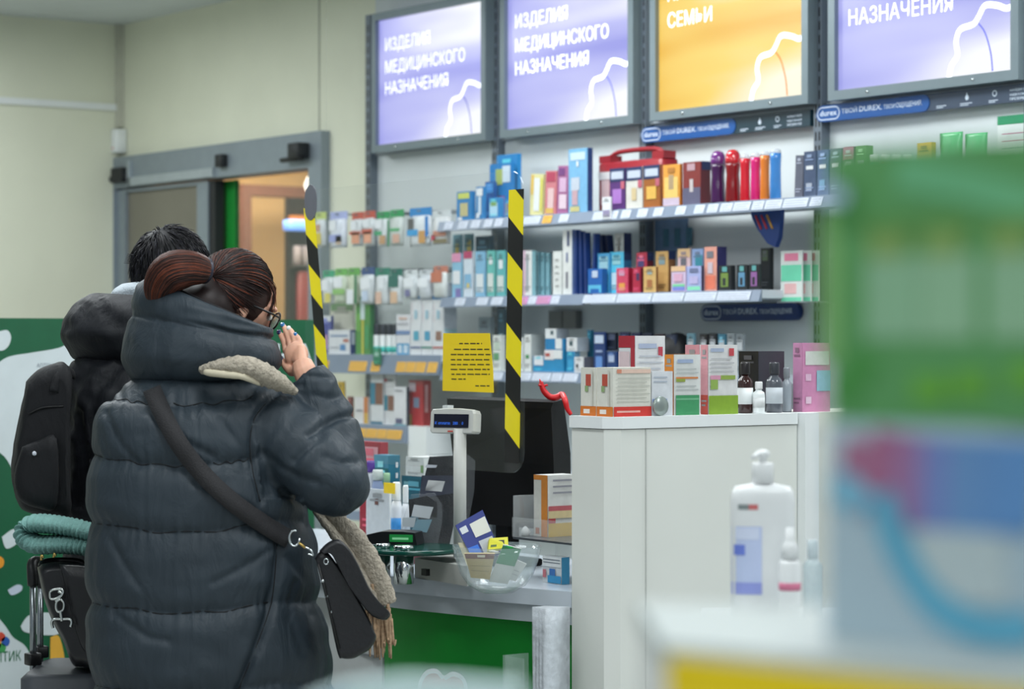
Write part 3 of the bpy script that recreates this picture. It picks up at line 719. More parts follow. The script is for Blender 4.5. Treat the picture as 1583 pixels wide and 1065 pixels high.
# clear bowl with small packets
bw = pix(768, 905, 6.22); R = 0.108
bz = ZC + 0.001
bowl = MB().lathe([(0.045, bz), (0.075, bz + 0.018), (0.095, bz + 0.048), (0.109, bz + 0.088), (0.115, bz + 0.120), (0.1125, bz + 0.120), (0.106, bz + 0.088), (0.092, bz + 0.05), (0.072, bz + 0.021), (0.04, bz + 0.005)], clear((205, 222, 226), 0.16, 0.05), Matrix.Translation((bw.x, bw.y, 0)), 36).build('glass_bowl')
tag(bowl, 'clear glass bowl full of small packets on the counter', 'bowl')
def card(name, label, cat, pts, Z, th, m, prints=(), group=None):
    """flat packet: four photo corners (tl, tr, br, bl) at depths Z, with real thickness"""
    Zs = Z if hasattr(Z, '__len__') else [Z] * 4
    q = [pix(p[0], p[1], z) for p, z in zip(pts, Zs)]
    nrm = (q[1] - q[0]).cross(q[3] - q[0]).normalized()
    if nrm.dot(FWD) < 0: nrm = -nrm
    mb = MB(); vs = q + [p + nrm * th for p in q]
    mb.add(vs, [(0, 1, 2, 3), (7, 6, 5, 4), (0, 4, 5, 1), (1, 5, 6, 2), (2, 6, 7, 3), (3, 7, 4, 0)], m)
    for (u0, v0, u1, v1, c) in prints:
        f = lambda u, v: (q[3] * (1 - u) + q[2] * u) * (1 - v) + (q[0] * (1 - u) + q[1] * u) * v - nrm * 0.0005
        mb.add([f(u0, v0), f(u1, v0), f(u1, v1), f(u0, v1)], [(0, 1, 2, 3)], mat(c, 0.5, var=0.03) if isinstance(c, tuple) else c)
    o = mb.build(name, None, (q[2] + q[3]) / 2); tag(o, label, cat, group); return o
card('plaster_packet', 'dark blue packet with a white label sticking out of the bowl', 'packet', [(704, 812), (746, 788), (775, 856), (733, 868)], [6.26, 6.28, 6.25, 6.23], 0.006, mat((20, 44, 130), 0.4),
     [(0.06, 0.72, 0.3, 0.88, (215, 220, 225)), (0.42, 0.52, 0.98, 0.86, (225, 225, 215)), (0.0, 0.0, 0.38, 0.36, (40, 110, 215)), (0.05, 0.08, 0.3, 0.15, (225, 232, 240)), (0.45, 0.02, 0.95, 0.42, (190, 194, 200)), (.48, .62, .9, .65, (120, 120, 120)), (.48, .72, .9, .75, (120, 120, 120))])
card('yellow_tin', 'yellow packet with a dark picture lying at the top of the bowl', 'packet', [(757, 832), (785, 830), (786, 846), (755, 850)], [6.24, 6.26, 6.24, 6.22], 0.012, mat((214, 208, 40), 0.4), [(0.5, 0.35, 0.8, 0.75, (40, 40, 30)), (0.1, 0.2, 0.4, 0.4, (90, 110, 50))])
card('foot_file_packet', 'beige packet with a brown top inside the bowl', 'packet', [(718, 856), (765, 856), (757, 896), (728, 893)], [6.17, 6.17, 6.19, 6.19], 0.008, mat((190, 168, 116), 0.5), [(0.0, 0.80, 1.0, 1.0, (120, 60, 40)), (0.42, 0.86, 0.68, 0.95, (215, 205, 180)), (.1, .3, .9, .33, (160, 140, 95)), (.1, .5, .9, .53, (160, 140, 95))])
card('white_packet', 'grey packet with a green top leaning across the bowl', 'packet', [(778, 842), (806, 848), (785, 903), (755, 899)], [6.18, 6.18, 6.20, 6.20], 0.006, mat((200, 203, 200), 0.5), [(0.0, 0.5, 1.0, 0.98, (60, 130, 84)), (0.15, 0.8, 0.55, 1.0, (60, 190, 90))])
card('blister_packet', 'small white packet at the right side in the bowl', 'packet', [(800, 866), (814, 872), (797, 899), (784, 895)], [6.2, 6.2, 6.21, 6.21], 0.005, mat((214, 214, 212), 0.5), [(.15, .3, .8, .33, (170, 170, 170)), (.15, .5, .8, .53, (170, 170, 170))])
card('cream_packet', 'cream packet peeping over the left rim of the bowl', 'packet', [(708, 839), (724, 838), (730, 874), (722, 874)], [6.26, 6.26, 6.24, 6.24], 0.006, mat((214, 206, 172), 0.5))
card('pink_leaflet', 'white leaflet with a pink top under the glass tray', 'leaflet', [(640, 858), (672, 858), (668, 872), (638, 872)], 6.7, 0.004, mat((206, 120, 135), 0.5))

# clear brochure tray with an orange and white carton
q = on_z(845, 858, CH + (HY - 852) / FPX * 6.2); zb2 = CH + (HY - 852) / FPX * 6.2
st = thing('acrylic_riser', (4.40, -2.1, ZC), 'clear acrylic riser with a dark base plate beside the tall cabinet', 'riser')
xs0 = on_y(793, 840, -2.20).x; xs1 = x2 - 0.01
mb = MB(); mb.box((xs0, -2.20, zb2), (xs1, -2.0, zb2 + 0.006), mat((70, 74, 80), 0.3)); mb.build('base_plate', st)
mb = MB(); mb.box((xs0, -2.203, zb2 + 0.006), (xs1, -2.2, zb2 + 0.06), clear((225, 230, 232), 0.12)); mb.build('front_lip', st)
mb = MB(); mb.rbox((xs0 - 0.0, -2.20, zb2 + 0.006), (xs0 + 0.003, -2.0, zb2 + 0.118), 0.001, clear((225, 230, 232), 0.2)); mb.build('side_wall', st)
for x in (xs0 + 0.004, xs1 - 0.008):
    mb = MB(); mb.box((x, -2.06, ZC + 0.0005), (x + 0.004, -2.01, zb2), clear((225, 230, 232), 0.15)); mb.build('leg', st)
mb = MB(); e = on_y(812, 842, -2.16); mb.lathe([(0.012, 0), (0.014, 0.012), (0.007, 0.022), (0.002, 0.026)], WHITE2, Matrix.Translation((e.x, -2.16, zb2 + 0.0065)), 12); o = mb.build('white_stopper'); tag(o, 'small white stopper lying in the clear acrylic riser', 'stopper')
# ------------------------------------------------------------------ cartons: front face looks to -y, side face to +x
def soft(c):
    g = sum(c) / 3
    return tuple(int((v * .86 + g * .14) * .95) for v in c)
def kbox(name, label, cat, y, z, pl, pc, pr, top, body, pr_f=(), pr_s=(), group=None, side=None, topc=None, roll=0.0, parent=None, rough=0.45):
    """carton whose near upright edge is at column pc of the plane y; pl and pr are the columns of its left and right ends"""
    c = on_y(pc, 0, y); c.z = z
    wx = max(0.006, c.x - on_y(pl, 0, y).x)
    dy = max(0.006, on_x(pr, 0, c.x).y - y)
    h = max(0.01, on_y(pc, top, y).z - z)
    M = Matrix.Translation(c) @ Matrix.Rotation(roll, 4, 'Y')
    m0 = mat(soft(body), rough, var=0.06, scale=40) if isinstance(body, tuple) else body
    if isinstance(body, tuple) and len(pr_f) < 3 and h > .05 and wx > .02:      # small printed lines
        k_ = tuple(int(v * .72) if sum(body) > 400 else min(255, int(v * 1.3 + 50)) for v in body)
        pr_f = list(pr_f) + [(.15, .80, .8, .83, k_), (.15, .12, .7, .145, k_), (.15, .18, .85, .205, k_), (.3, .86, .7, .93, tuple(int(v * .85 + 25) for v in k_))]
    mb = MB(); e = 0.0012
    mb.box((-wx, 0, 0), (0, dy, h), m0, M)
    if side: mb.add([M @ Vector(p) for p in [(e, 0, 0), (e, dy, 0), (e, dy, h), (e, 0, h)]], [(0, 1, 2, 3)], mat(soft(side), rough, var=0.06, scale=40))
    if topc: mb.add([M @ Vector(p) for p in [(-wx, 0, h + e), (0, 0, h + e), (0, dy, h + e), (-wx, dy, h + e)]], [(0, 1, 2, 3)], mat(soft(topc), rough, var=0.04))
    for face, lst in (('f', pr_f), ('s', pr_s)):
        for i, (u0, v0, u1, v1, col) in enumerate(lst):
            k = e * (1.0 + 0.25 * (i + 1))
            if face == 'f': q = [(-wx + wx * u, -k, h * v) for u, v in ((u0, v0), (u1, v0), (u1, v1), (u0, v1))]
            else: q = [(k + e, dy * u, h * v) for u, v in ((u0, v0), (u1, v0), (u1, v1), (u0, v1))]
            mb.add([M @ Vector(p) for p in q], [(0, 1, 2, 3)], mat(soft(col), 0.5, var=0.05, scale=60))
    o = mb.build(name, parent, None if parent else c)
    if not parent: tag(o, label, cat, group)
    return o
def lines(u0, u1, vs, col=(150, 152, 158), t=0.014):
    return [(u0, v - t, u1 - 0.1 * (i % 2) * (u1 - u0), v + t, col) for i, v in enumerate(vs)]
def klathe(name, label, cat, y, z, pcx, pw, top, prof, parts, group=None):
    """round bottle or jar: prof = [(radius share, height share)], parts = [(name, prof, mat, label)]"""
    c = on_y(pcx, 0, y); c.z = z
    R = abs(pw) / 2 / FPX * depth_of(c); h = on_y(pcx, top, y).z - z
    first = None
    for i, (nm, prof_, m, lb) in enumerate(parts):
        mb = MB(); mb.lathe([(max(0.0008, r * R), z + v * h) for r, v in prof_], m, Matrix.Translation((c.x, c.y, 0)), 16)
        if first is None:
            first = thing(name, c, label, cat, group); 
        o = mb.build(nm, first)
        if lb: o['label'] = lb
    return first
# ------------------------------------------------------------------ goods on the top shelf
B = kbox
YFr, YBk = -0.28, -0.17
W_, LB, BL, NV, PK, MG, TQ = (228, 232, 236), (90, 180, 226), (20, 128, 200), (22, 46, 98), (228, 150, 190), (196, 40, 110), (80, 190, 190)
def put(z, y, cat, group, rows):
    for r in rows:
        name, label, pl, pc, pr, top, body = r[:7]
        kw = r[7] if len(r) > 7 else {}
        kbox(name, label, kw.pop('cat', cat), kw.pop('y', y), kw.pop('z', z), pl, pc, pr, top, body, kw.pop('f', ()), kw.pop('s', ()), kw.pop('group', group), **kw)
GT = 'cartons on the top shelf'
put(ZT, YFr, 'carton', GT, [
    ('plaster_carton', 'blue plaster box with a yellow disc, leftmost on the top shelf', 706, 728, 735, 295, BL, {'f': [(.1, .75, .9, .95, (210, 220, 90)), (.25, .15, .8, .6, (200, 190, 130)), (.1, .02, .4, .12, W_)], 'cat': 'box'}),
    ('plaster_carton', 'blue box with a white curved band, beside the yellow disc box', 736, 747, 752, 288, BL, {'f': [(.1, .72, .95, .95, W_), (.35, .15, .75, .7, (200, 220, 235)), (.15, .05, .5, .2, W_)], 'cat': 'box'}),
    ('plaster_carton', 'small blue box with a pale face in front of the tall blue pile', 756, 771, 779, 305, (24, 140, 210), {'f': [(.1, .1, .9, .75, (170, 215, 240)), (.2, .6, .8, .85, (120, 170, 90))], 'cat': 'box', 'y': -0.285}),
    ('plaster_carton', 'small blue box with a brown picture, right of the pale faced blue box', 780, 796, 803, 308, (24, 120, 195), {'f': [(.1, .1, .9, .8, (120, 140, 160)), (.3, .5, .8, .8, (150, 120, 100))], 'cat': 'box', 'y': -0.285}),
    ('plaster_carton', 'narrow dark blue box left of the tall blue pile', 750, 764, 768, 280, (16, 90, 170), {'f': [(.1, .7, .9, .95, (40, 140, 220))], 'cat': 'box', 'y': -0.22}),
    ('plaster_carton', 'tall blue box with a red strip and yellow lettering band', 757, 790, 796, 251, (14, 126, 205), {'f': [(.25, .0, .55, .42, (130, 60, 90)), (.55, .0, .72, .42, (150, 110, 190)), (.3, .62, .62, .9, (170, 190, 90)), (.62, .66, .98, .95, (205, 225, 240))], 'cat': 'box', 'y': -0.19}),
    ('plaster_carton', 'tallest blue box at the back of the blue pile', 768, 800, 806, 237, (18, 138, 214), {'f': [(.5, .82, .65, .9, W_), (.6, .3, .98, .8, (60, 160, 225))], 'cat': 'box', 'y': -0.145}),
    ('tea_carton', 'cream and yellow carton right of the striped tape', 819, 838, 844, 269, (226, 218, 150), {'f': [(.02, .5, .25, .98, (230, 190, 80)), (.3, .1, .75, .9, W_), (.8, .1, 1, .9, (226, 220, 90))], 'roll': 0.06}),
    ('tea_carton', 'pink and red carton right of the cream one', 842, 859, 864, 264, (214, 120, 130), {'f': [(.1, .75, .9, .97, (190, 60, 90)), (.25, .1, .8, .6, (228, 190, 190)), (.1, .02, .8, .14, (226, 180, 80))], 'roll': 0.05}),
    ('tea_carton', 'mauve carton left of the tall pale blue one', 861, 877, 881, 256, (170, 96, 150), {'f': [(.2, .45, .85, .75, (214, 170, 205)), (.2, .1, .9, .4, (226, 200, 214)), (.1, .8, .7, .95, (120, 60, 130))], 'roll': 0.04}),
    ('tall_carton', 'tall pale blue carton with a navy side', 879, 908, 916, 228, (112, 178, 222), {'side': (28, 66, 130), 'f': [(.1, .82, .9, .94, (190, 215, 235)), (.15, .35, .6, .55, (190, 200, 215)), (.2, .12, .5, .35, (200, 160, 170)), (.1, .02, .6, .1, (200, 190, 120)), (.45, .72, .55, .8, W_)]}),
    ('condom_carton', 'purple carton with a navy top in front of the red case', 943, 966, 968, 259, (86, 40, 120), {'f': [(0, .68, 1, 1, NV), (.1, .74, .9, .92, (190, 200, 220)), (.2, .15, .8, .5, (170, 110, 200)), (.75, .5, 1, .68, (200, 90, 110))]}),
    ('condom_carton', 'white carton with a navy top, middle one in front of the red case', 968, 993, 995, 257, (214, 210, 200), {'f': [(0, .68, 1, 1, NV), (.1, .74, .9, .92, (190, 200, 220)), (.35, .2, .65, .5, (215, 190, 140)), (.75, .5, 1, .68, (200, 90, 110))]}),
    ('condom_carton', 'orange carton with a navy top in front of the red case', 995, 1020, 1024, 254, (170, 92, 24), {'f': [(0, .68, 1, 1, NV), (.1, .74, .9, .92, (190, 200, 220)), (.2, .2, .8, .5, (235, 180, 70)), (.75, .5, 1, .68, (200, 90, 110))]}),
    ('condom_carton', 'bright orange and yellow carton right of the red case', 1025, 1051, 1055, 253, (240, 160, 50), {'side': (220, 120, 30), 'f': [(.02, .02, .98, .2, (200, 180, 200)), (.1, .2, .9, .7, (244, 200, 100)), (.35, .4, .65, .75, (180, 150, 110)), (.3, .8, .7, .92, (190, 120, 40))]}),
    ('condom_carton', 'dark red carton with a grey fade left of the bottles', 1056, 1083, 1098, 249, (140, 44, 40), {'side': (110, 22, 34), 'f': [(.0, .0, 1, .4, (92, 90, 120)), (.25, .8, .7, .96, (190, 150, 160)), (.4, .3, .6, .6, (200, 190, 190))], 's': [(.1, .8, 1, 1, NV)]}),
])
# red first-aid case
c = on_y(1023, 0, -0.20); x0 = on_y(923, 0, -0.20).x; ztp = on_y(1000, 234, -0.20).z; zh = on_y(1000, 228, -0.20).z
case = thing('first_aid_case', ((c.x + x0) / 2, -0.16, ZT), 'red plastic carrying case with a handle on the top shelf', 'case')
REDC = mat((146, 32, 42), 0.35, var=0.05)
mb = MB(); mb.rbox((x0, -0.20, ZT), (c.x, -0.11, ztp - 0.028), 0.02, REDC); mb.build('body', case)
mb = MB()
zz = ztp - 0.028
mb.box((x0, -0.19, zz), (x0 + 0.07, -0.13, ztp), REDC); mb.box((c.x - 0.07, -0.19, zz), (c.x, -0.13, ztp), REDC)
mb.tube(crom([(x0 + 0.03, -0.16, ztp - 0.01), (x0 + 0.08, -0.16, zh - 0.004), ((x0 + c.x) / 2, -0.16, zh), (c.x - 0.08, -0.16, zh - 0.004), (c.x - 0.03, -0.16, ztp - 0.01)], 5), 0.0095, REDC, 8); mb.build('handle', case)
mb = MB(); zl = ZT + (ztp - ZT) * 0.62; mb.box((x0 + 0.03, -0.2025, ZT + 0.03), (x0 + 0.08, -0.2, zl - 0.012), mat((196, 168, 170))); mb.box((x0 + 0.012, -0.2035, zl - 0.01), (x0 + 0.09, -0.2025, zl + 0.02), mat((210, 206, 206))); mb.build('sticker', case)
o = kbox('shelf_talker', 'white label card hanging over the top shelf edge under the red case', 'label', -0.3185, ZT - 0.035, 931, 944, 945, 304, W_, [(.1, .1, .9, .4, (150, 140, 180))])
# bottles
def clear_tube(name, label, pl, pr, top, col, y=YFr, blab=(214, 200, 220)):
    m = mat(col, 0.25, coat=0.4, var=0.05); lab = mat(blab, 0.5)
    mid = (pl + pr) / 2; wpx = (pr - pl)
    p = klathe(name, label, 'bottle', y, ZT, mid, wpx, top, None, [
        ('body', [(.92, 0), (1, .02), (.95, .3), (.9, .6), (.97, .8), (1.0, .9)], m, None),
        ('cap', [(1.0, .902), (.95, .95), (.6, .985), (.35, 1)], clear((220, 225, 230), 0.45), 'clear cap')], 'bottles at the right of the top shelf')
    return p
for nm, lab, pl, pr, top, col in [
        ('gel_bottle', 'dark purple round topped bottle on the top shelf', 1098, 1122, 233, (64, 20, 74)),
        ('gel_bottle', 'dark red round topped bottle beside the purple one', 1121, 1145, 231, (128, 14, 22))]:
    m = mat(col, 0.15, coat=0.5, var=0.08)
    klathe(nm, lab, 'bottle', YFr, ZT, (pl + pr) / 2, (pr - pl), top, None, [
        ('body', [(.96, 0), (1, .03), (.92, .35), (.84, .52), (.95, .68), (.98, .72)], m, None),
        ('cap', [(.98, .725), (1.0, .80), (.92, .90), (.6, .98), (.2, 1)], mat(tuple(min(255, int(v * 1.4) + 16) for v in col), 0.12, coat=0.6), None)], 'bottles at the right of the top shelf')
clear_tube('gel_bottle', 'bright red bottle with a clear cap, left of the magenta one', 1144, 1160, 238, (206, 26, 44))
clear_tube('gel_bottle', 'magenta bottle with a clear cap on the top shelf', 1160, 1176, 236, (210, 30, 116))
clear_tube('gel_bottle', 'orange bottle with a clear cap on the top shelf', 1175, 1190, 233, (226, 124, 40))
clear_tube('gel_bottle', 'light blue bottle with a clear cap, rightmost of the row of bottles', 1190, 1208, 229, (60, 130, 200))
GR = 'cartons at the right end of the top shelf'
put(ZT, YFr, 'carton', GR, [
    ('cream_carton', 'narrow grey carton right of the bottles on the top shelf', 1228, 1240, 1243, 240, (96, 100, 118), {'roll': 0.05}),
    ('cream_carton', 'slate blue carton with a round white mark on the top shelf', 1243, 1261, 1264, 233, (66, 84, 118), {'f': [(.2, .6, .8, .68, W_), (.2, .12, .7, .3, (170, 180, 200))]}),
    ('cream_carton', 'grey blue carton right of the one with the round white mark', 1264, 1281, 1284, 231, (82, 106, 146), {'f': [(.2, .6, .8, .68, W_), (.2, .12, .7, .35, (120, 170, 210))]}),
    ('cream_carton', 'grey green carton left of the pink topped one', 1284, 1301, 1304, 229, (96, 118, 124), {'f': [(.2, .6, .8, .68, W_)]}),
    ('cream_carton', 'carton with a pink top on the right of the top shelf', 1304, 1320, 1323, 227, (120, 130, 128), {'f': [(0, .72, 1, 1, (190, 120, 150)), (.2, .6, .8, .68, W_)], 'topc': (190, 120, 150)}),
    ('cream_carton', 'green carton right of the pink topped one', 1323, 1339, 1350, 225, (104, 160, 100), {'f': [(.2, .6, .8, .68, W_)]}),
    ('soap_carton', 'yellow carton left of the green pouches', 1418, 1440, 1447, 220, (226, 186, 70), {'f': [(.1, .5, .9, .6, (240, 220, 140))]}),
])
for i, (pc, col) in enumerate([(1352, (60, 190, 170)), (1369, (214, 150, 130)), (1386, (60, 190, 160)), (1403, (120, 190, 90))]):
    nm = ['turquoise', 'salmon', 'sea green', 'leaf green'][i]
    klathe('cream_tube', '%s tube with a white band standing on the top shelf' % nm, 'tube', YFr, ZT, pc, 14, 240, None, [('body', [(.75, 0), (.9, .2), (1, .7), (1, .78)], mat(col, 0.4), None), ('cap', [(1, .785), (1, .95), (.9, 1)], WHITE2, 'white cap')], 'tubes on the top shelf')
for (pl, pr, top, lab) in [(1443, 1479, 206, 'green stand up pouch, the left one of two'), (1482, 1517, 207, 'green stand up pouch, the right one of two')]:
    a = on_y(pl, 0, YFr); b = on_y(pr, 0, YFr); h = on_y(pl, top, YFr).z
    mb = MB(); rows = []
    for t, d in ((0, .045), (.3, .05), (.7, .025), (.93, .006), (1, .005)):
        wv = 0.86 + 0.14 * t; m_ = (a.x + b.x) / 2; hw = (b.x - a.x) / 2 * wv; zq = ZT + (h - ZT) * t
        rows.append([(m_ - hw, YFr + .03, zq), (m_ - hw * .6, YFr + .03 - d * .6, zq), (m_ + hw * .6, YFr + .03 - d * .6, zq), (m_ + hw, YFr + .03, zq), (m_ + hw * .6, YFr + .03 + d * .6, zq), (m_ - hw * .6, YFr + .03 + d * .6, zq)])
    mb.rows(rows, mat((92, 176, 120), 0.35), None, True, True)
    o = mb.build('refill_pouch', None, ((a.x + b.x) / 2, YFr + 0.03, ZT)); tag(o, lab + ' on the top shelf', 'pouch', 'green pouches')
a = on_y(1541, 180, 0.0); b = on_y(1583, 250, 0.0)
mb = MB(); mb.box((a.x, 0.004, b.z - 0.25), (b.x + 0.25, 0.012, a.z), W_ if False else mat((222, 226, 226))); mb.box((a.x, 0.003, a.z - 0.03), (b.x + 0.25, 0.004, a.z), mat((40, 140, 96)))
for i in range(4): mb.box((a.x + 0.02, 0.003, a.z - 0.06 - 0.025 * i), (a.x + 0.16, 0.004, a.z - 0.064 - 0.025 * i), mat((200, 140, 170) if i < 2 else (170, 175, 180)))
mb.tube(crom([(a.x + 0.0, 0.0, a.z - 0.16), (a.x + 0.1, -0.002, a.z - 0.15), (a.x + 0.18, -0.002, a.z - 0.12)], 4), 0.006, mat((180, 140, 120)), 6)
o = mb.build('wall_poster'); tag(o, 'white poster with a green top on the shelving back panel at the far right', 'poster')

# ------------------------------------------------------------------ middle shelf
GM = 'cartons on the middle shelf left of the tape'
put(ZM, YFr, 'carton', GM, [
    ('toothpaste_carton', 'pale blue carton with a pink top, leftmost on the middle shelf', 699, 713, 716, 391, (130, 190, 222), {'f': [(0, .8, 1, 1, (226, 140, 180)), (.1, .3, .9, .6, W_), (.4, 0, 1, .2, (120, 110, 180))]}),
    ('toothpaste_carton', 'white carton with a crimson top on the middle shelf', 717, 730, 733, 388, (206, 220, 232), {'f': [(0, .84, 1, 1, (190, 50, 100)), (.1, .2, .9, .5, (120, 180, 220)), (.4, .2, .7, .3, (230, 200, 90))]}),
    ('toothpaste_carton', 'light blue carton with a white lower half on the middle shelf', 735, 749, 752, 388, (120, 184, 222), {'f': [(.1, .1, .9, .5, (220, 228, 232))]}),
    ('toothpaste_carton', 'turquoise carton right of the light blue one on the middle shelf', 753, 764, 767, 387, (90, 190, 180), {'f': [(.1, .1, .9, .5, (214, 222, 216)), (.3, .7, .8, .85, W_)]}),
    ('toothpaste_carton', 'turquoise carton touching the striped tape on the middle shelf', 768, 780, 783, 387, (84, 184, 186), {'f': [(.1, .1, .9, .45, (214, 222, 216)), (.3, .6, .8, .8, W_)]}),
    ('back_carton', 'teal carton with a yellow spot at the back of the middle shelf', 700, 714, 716, 362, (120, 180, 196), {'y': YBk, 'f': [(.3, .6, .7, .85, (226, 200, 80))]}),
    ('back_carton', 'second teal carton with a yellow spot at the back of the middle shelf', 717, 730, 733, 361, (110, 176, 190), {'y': YBk, 'f': [(.4, .7, .9, .9, (226, 200, 80))]}),
    ('back_carton', 'dark teal carton at the back of the middle shelf beside the tape', 735, 757, 764, 364, (30, 84, 110), {'y': YBk, 'f': [(.2, .6, .9, .75, (180, 110, 80))]}),
])
GN = 'cartons on the middle shelf right of the tape'
put(ZM, YFr, 'carton', GN, [
    ('syringe_carton', 'white carton with a pink left edge and magenta top tab', 809, 822, 828, 387, (226, 226, 224), {'f': [(0, 0, .3, 1, (220, 180, 200)), (.4, .1, .6, .85, (150, 165, 175))], 'side': (140, 195, 205), 'topc': (190, 60, 110)}),
    ('pill_carton', 'white carton left of the tall white one on the middle shelf', 855, 868, 872, 388, (220, 224, 220), {'f': lines(.3, .7, [.2, .35, .5, .65, .8], (150, 150, 150))}),
    ('pill_carton', 'tall white carton beside the navy slabs on the middle shelf', 870, 884, 890, 355, (222, 224, 222), {'f': [(.35, .1, .6, .35, (130, 130, 140)), (.4, .5, .6, .65, (110, 120, 160)), (.5, .75, .75, .98, (70, 80, 120))], 'side': (110, 140, 200)}),
])
for i in range(3):
    put(ZM, YFr, 'slab', 'pale teal slabs', [('teal_packet', 'pale teal upright packet, %s of three behind the white carton' % ['first', 'second', 'third'][i], 828 + i * 8, 833 + i * 8, 836 + i * 8, 389 + i, (126, 178, 192), {'side': (100, 160, 176), 'y': -0.24})])
for i, (pl, pc, pr, top, roll, y) in enumerate([(888, 891, 898, 355, .0, -.275), (896, 899, 906, 357, .02, -.27), (904, 907, 915, 359, .04, -.265), (914, 917, 925, 361, -.05, -.26)]):
    put(ZM, y, 'box', 'tall navy boxes', [('navy_box', 'tall navy box, %s of the four upright ones' % ['leftmost', 'second from the left', 'third from the left', 'rightmost'][i], pl, pc, pr, top, (20, 52, 122), {'roll': -roll, 'side': (16, 56, 132)})])
for i in range(3):
    put(ZM, -0.18, 'box', 'leaning navy boxes', [('navy_box', 'short navy box, %s of the three leaning behind the blue cartons' % ['first', 'second', 'third'][i], 924 + i * 9, 928 + i * 9, 936 + i * 9, 362, (18, 36, 82), {'roll': -.12, 'side': (20, 42, 96)})])
put(ZM, -0.2, 'carton', GN, [
    ('white_navy_carton', 'white and grey carton with a navy side behind the cyan carton', 950, 964, 976, 360, (196, 196, 188), {'side': (26, 44, 92), 'f': [(.4, .3, .6, .9, (120, 110, 100))]}),
    ('white_navy_carton', 'navy topped red carton left of the tall gold one', 984, 1000, 1010, 390, (196, 40, 70), {'y': -.24, 'side': (110, 20, 44), 'f': [(.15, .65, .75, .9, (70, 60, 120))], 's': [(0, .8, 1, 1, NV)]}),
    ('condom_carton', 'light blue carton behind the small blue one', 924, 943, 950, 391, (60, 160, 214), {'y': -.25, 'side': (20, 104, 176), 'f': [(.15, .6, .85, .92, (150, 200, 210))]}),
    ('condom_carton', 'bright cyan carton behind the pink one', 943, 964, 976, 389, (70, 196, 236), {'y': -.245, 'side': (30, 110, 160), 'f': [(.2, .7, .8, .92, (140, 205, 215)), (.15, .1, .5, .5, (190, 225, 240))], 's': [(0, .8, 1, 1, NV)]}),
    ('condom_carton', 'small blue carton with a pale blue arc, front left', 909, 931, 938, 415, (14, 96, 190), {'y': YFr, 'side': (14, 84, 160), 'f': [(.3, .65, .7, .92, (190, 205, 230)), (.05, .05, .95, .35, (80, 190, 232)), (.2, .0, .8, .2, (14, 96, 190))]}),
    ('condom_carton', 'small pink carton with an orange spot at the shelf front', 953, 971, 978, 414, (222, 60, 96), {'y': YFr, 'side': (170, 16, 50), 'f': [(.25, .7, .7, .92, (214, 160, 190)), (.25, .1, .75, .4, (240, 160, 60))]}),
    ('condom_carton', 'small crimson carton between the pink and the gold ones', 978, 990, 995, 414, (190, 24, 60), {'y': YFr, 'side': (120, 14, 44), 'f': [(.5, .5, .9, .8, (70, 40, 90))]}),
    ('condom_carton', 'small gold carton with a brown mark at the shelf front', 995, 1014, 1017, 412, (222, 176, 100), {'y': YFr, 'side': (140, 84, 40), 'f': [(.3, .7, .7, .85, (150, 170, 170)), (.3, .2, .7, .5, (180, 110, 60))]}),
    ('condom_carton', 'tall gold carton behind the small gold one', 1014, 1033, 1044, 388, (220, 170, 96), {'y': -.235, 'side': (150, 96, 50), 'f': [(.25, .68, .75, .86, (130, 160, 170))], 's': [(0, .8, 1, 1, NV)]}),
    ('condom_carton', 'small pastel pink carton with a rainbow foot', 1038, 1060, 1062, 411, (216, 190, 222), {'y': YFr, 'f': [(0, .8, 1, 1, (236, 190, 140)), (.1, .05, .95, .2, (120, 130, 220)), (.1, .2, .95, .3, (120, 220, 160)), (.2, .4, .8, .7, (226, 170, 200))]}),
    ('condom_carton', 'small pastel lilac carton with a green foot', 1062, 1084, 1087, 411, (170, 180, 232), {'y': YFr, 'side': (40, 46, 80), 'f': [(.05, .05, .95, .2, (130, 226, 180)), (.2, .75, .8, .92, (110, 120, 160)), (.2, .3, .8, .6, (190, 180, 226))]}),
    ('condom_carton', 'pastel peach carton at the back behind the rainbow one', 1048, 1067, 1069, 384, (232, 196, 200), {'y': -.235, 'f': [(0, .8, 1, 1, (240, 196, 140)), (.25, .62, .7, .78, (110, 110, 120))]}),
    ('condom_carton', 'pastel sky blue carton at the back beside the peach one', 1070, 1087, 1089, 384, (150, 180, 232), {'y': -.235, 'f': [(.3, .6, .95, .85, (50, 150, 170))]}),
    ('condom_carton', 'tall peach and orange carton with a navy side', 1089, 1108, 1123, 381, (240, 160, 140), {'y': -.265, 'side': (52, 50, 110), 'f': [(.1, .05, .9, .35, (244, 120, 90)), (.2, .75, .75, .9, (120, 120, 130)), (.3, .4, .7, .65, (210, 190, 200))]}),
])
GD = 'small black cartons'
for i, (pl, pc, pr, top, acc, lab) in enumerate([
        (1111, 1130, 1137, 410, (120, 150, 60), 'small black carton with olive streaks on the middle shelf'),
        (1139, 1155, 1158, 409, (90, 150, 190), 'small black carton with a blue streak on the middle shelf'),
        (1158, 1174, 1177, 408, (150, 90, 160), 'small black carton with a violet glow on the middle shelf')]):
    put(ZM, YFr, 'carton', GD, [('condom_carton', lab, pl, pc, pr, top, (30, 34, 40), {'f': [(.3, .75, .7, .95, (90, 170, 170)), (.2, .15, .8, .7, acc), (.35, .2, .6, .5, (40, 44, 50))]})])
put(ZM, YBk, 'carton', GD, [('condom_carton', 'taller black carton behind the small black ones', 1176, 1190, 1196, 383, (36, 40, 44), {'f': [(.2, .7, .8, .95, (90, 110, 80))]})])
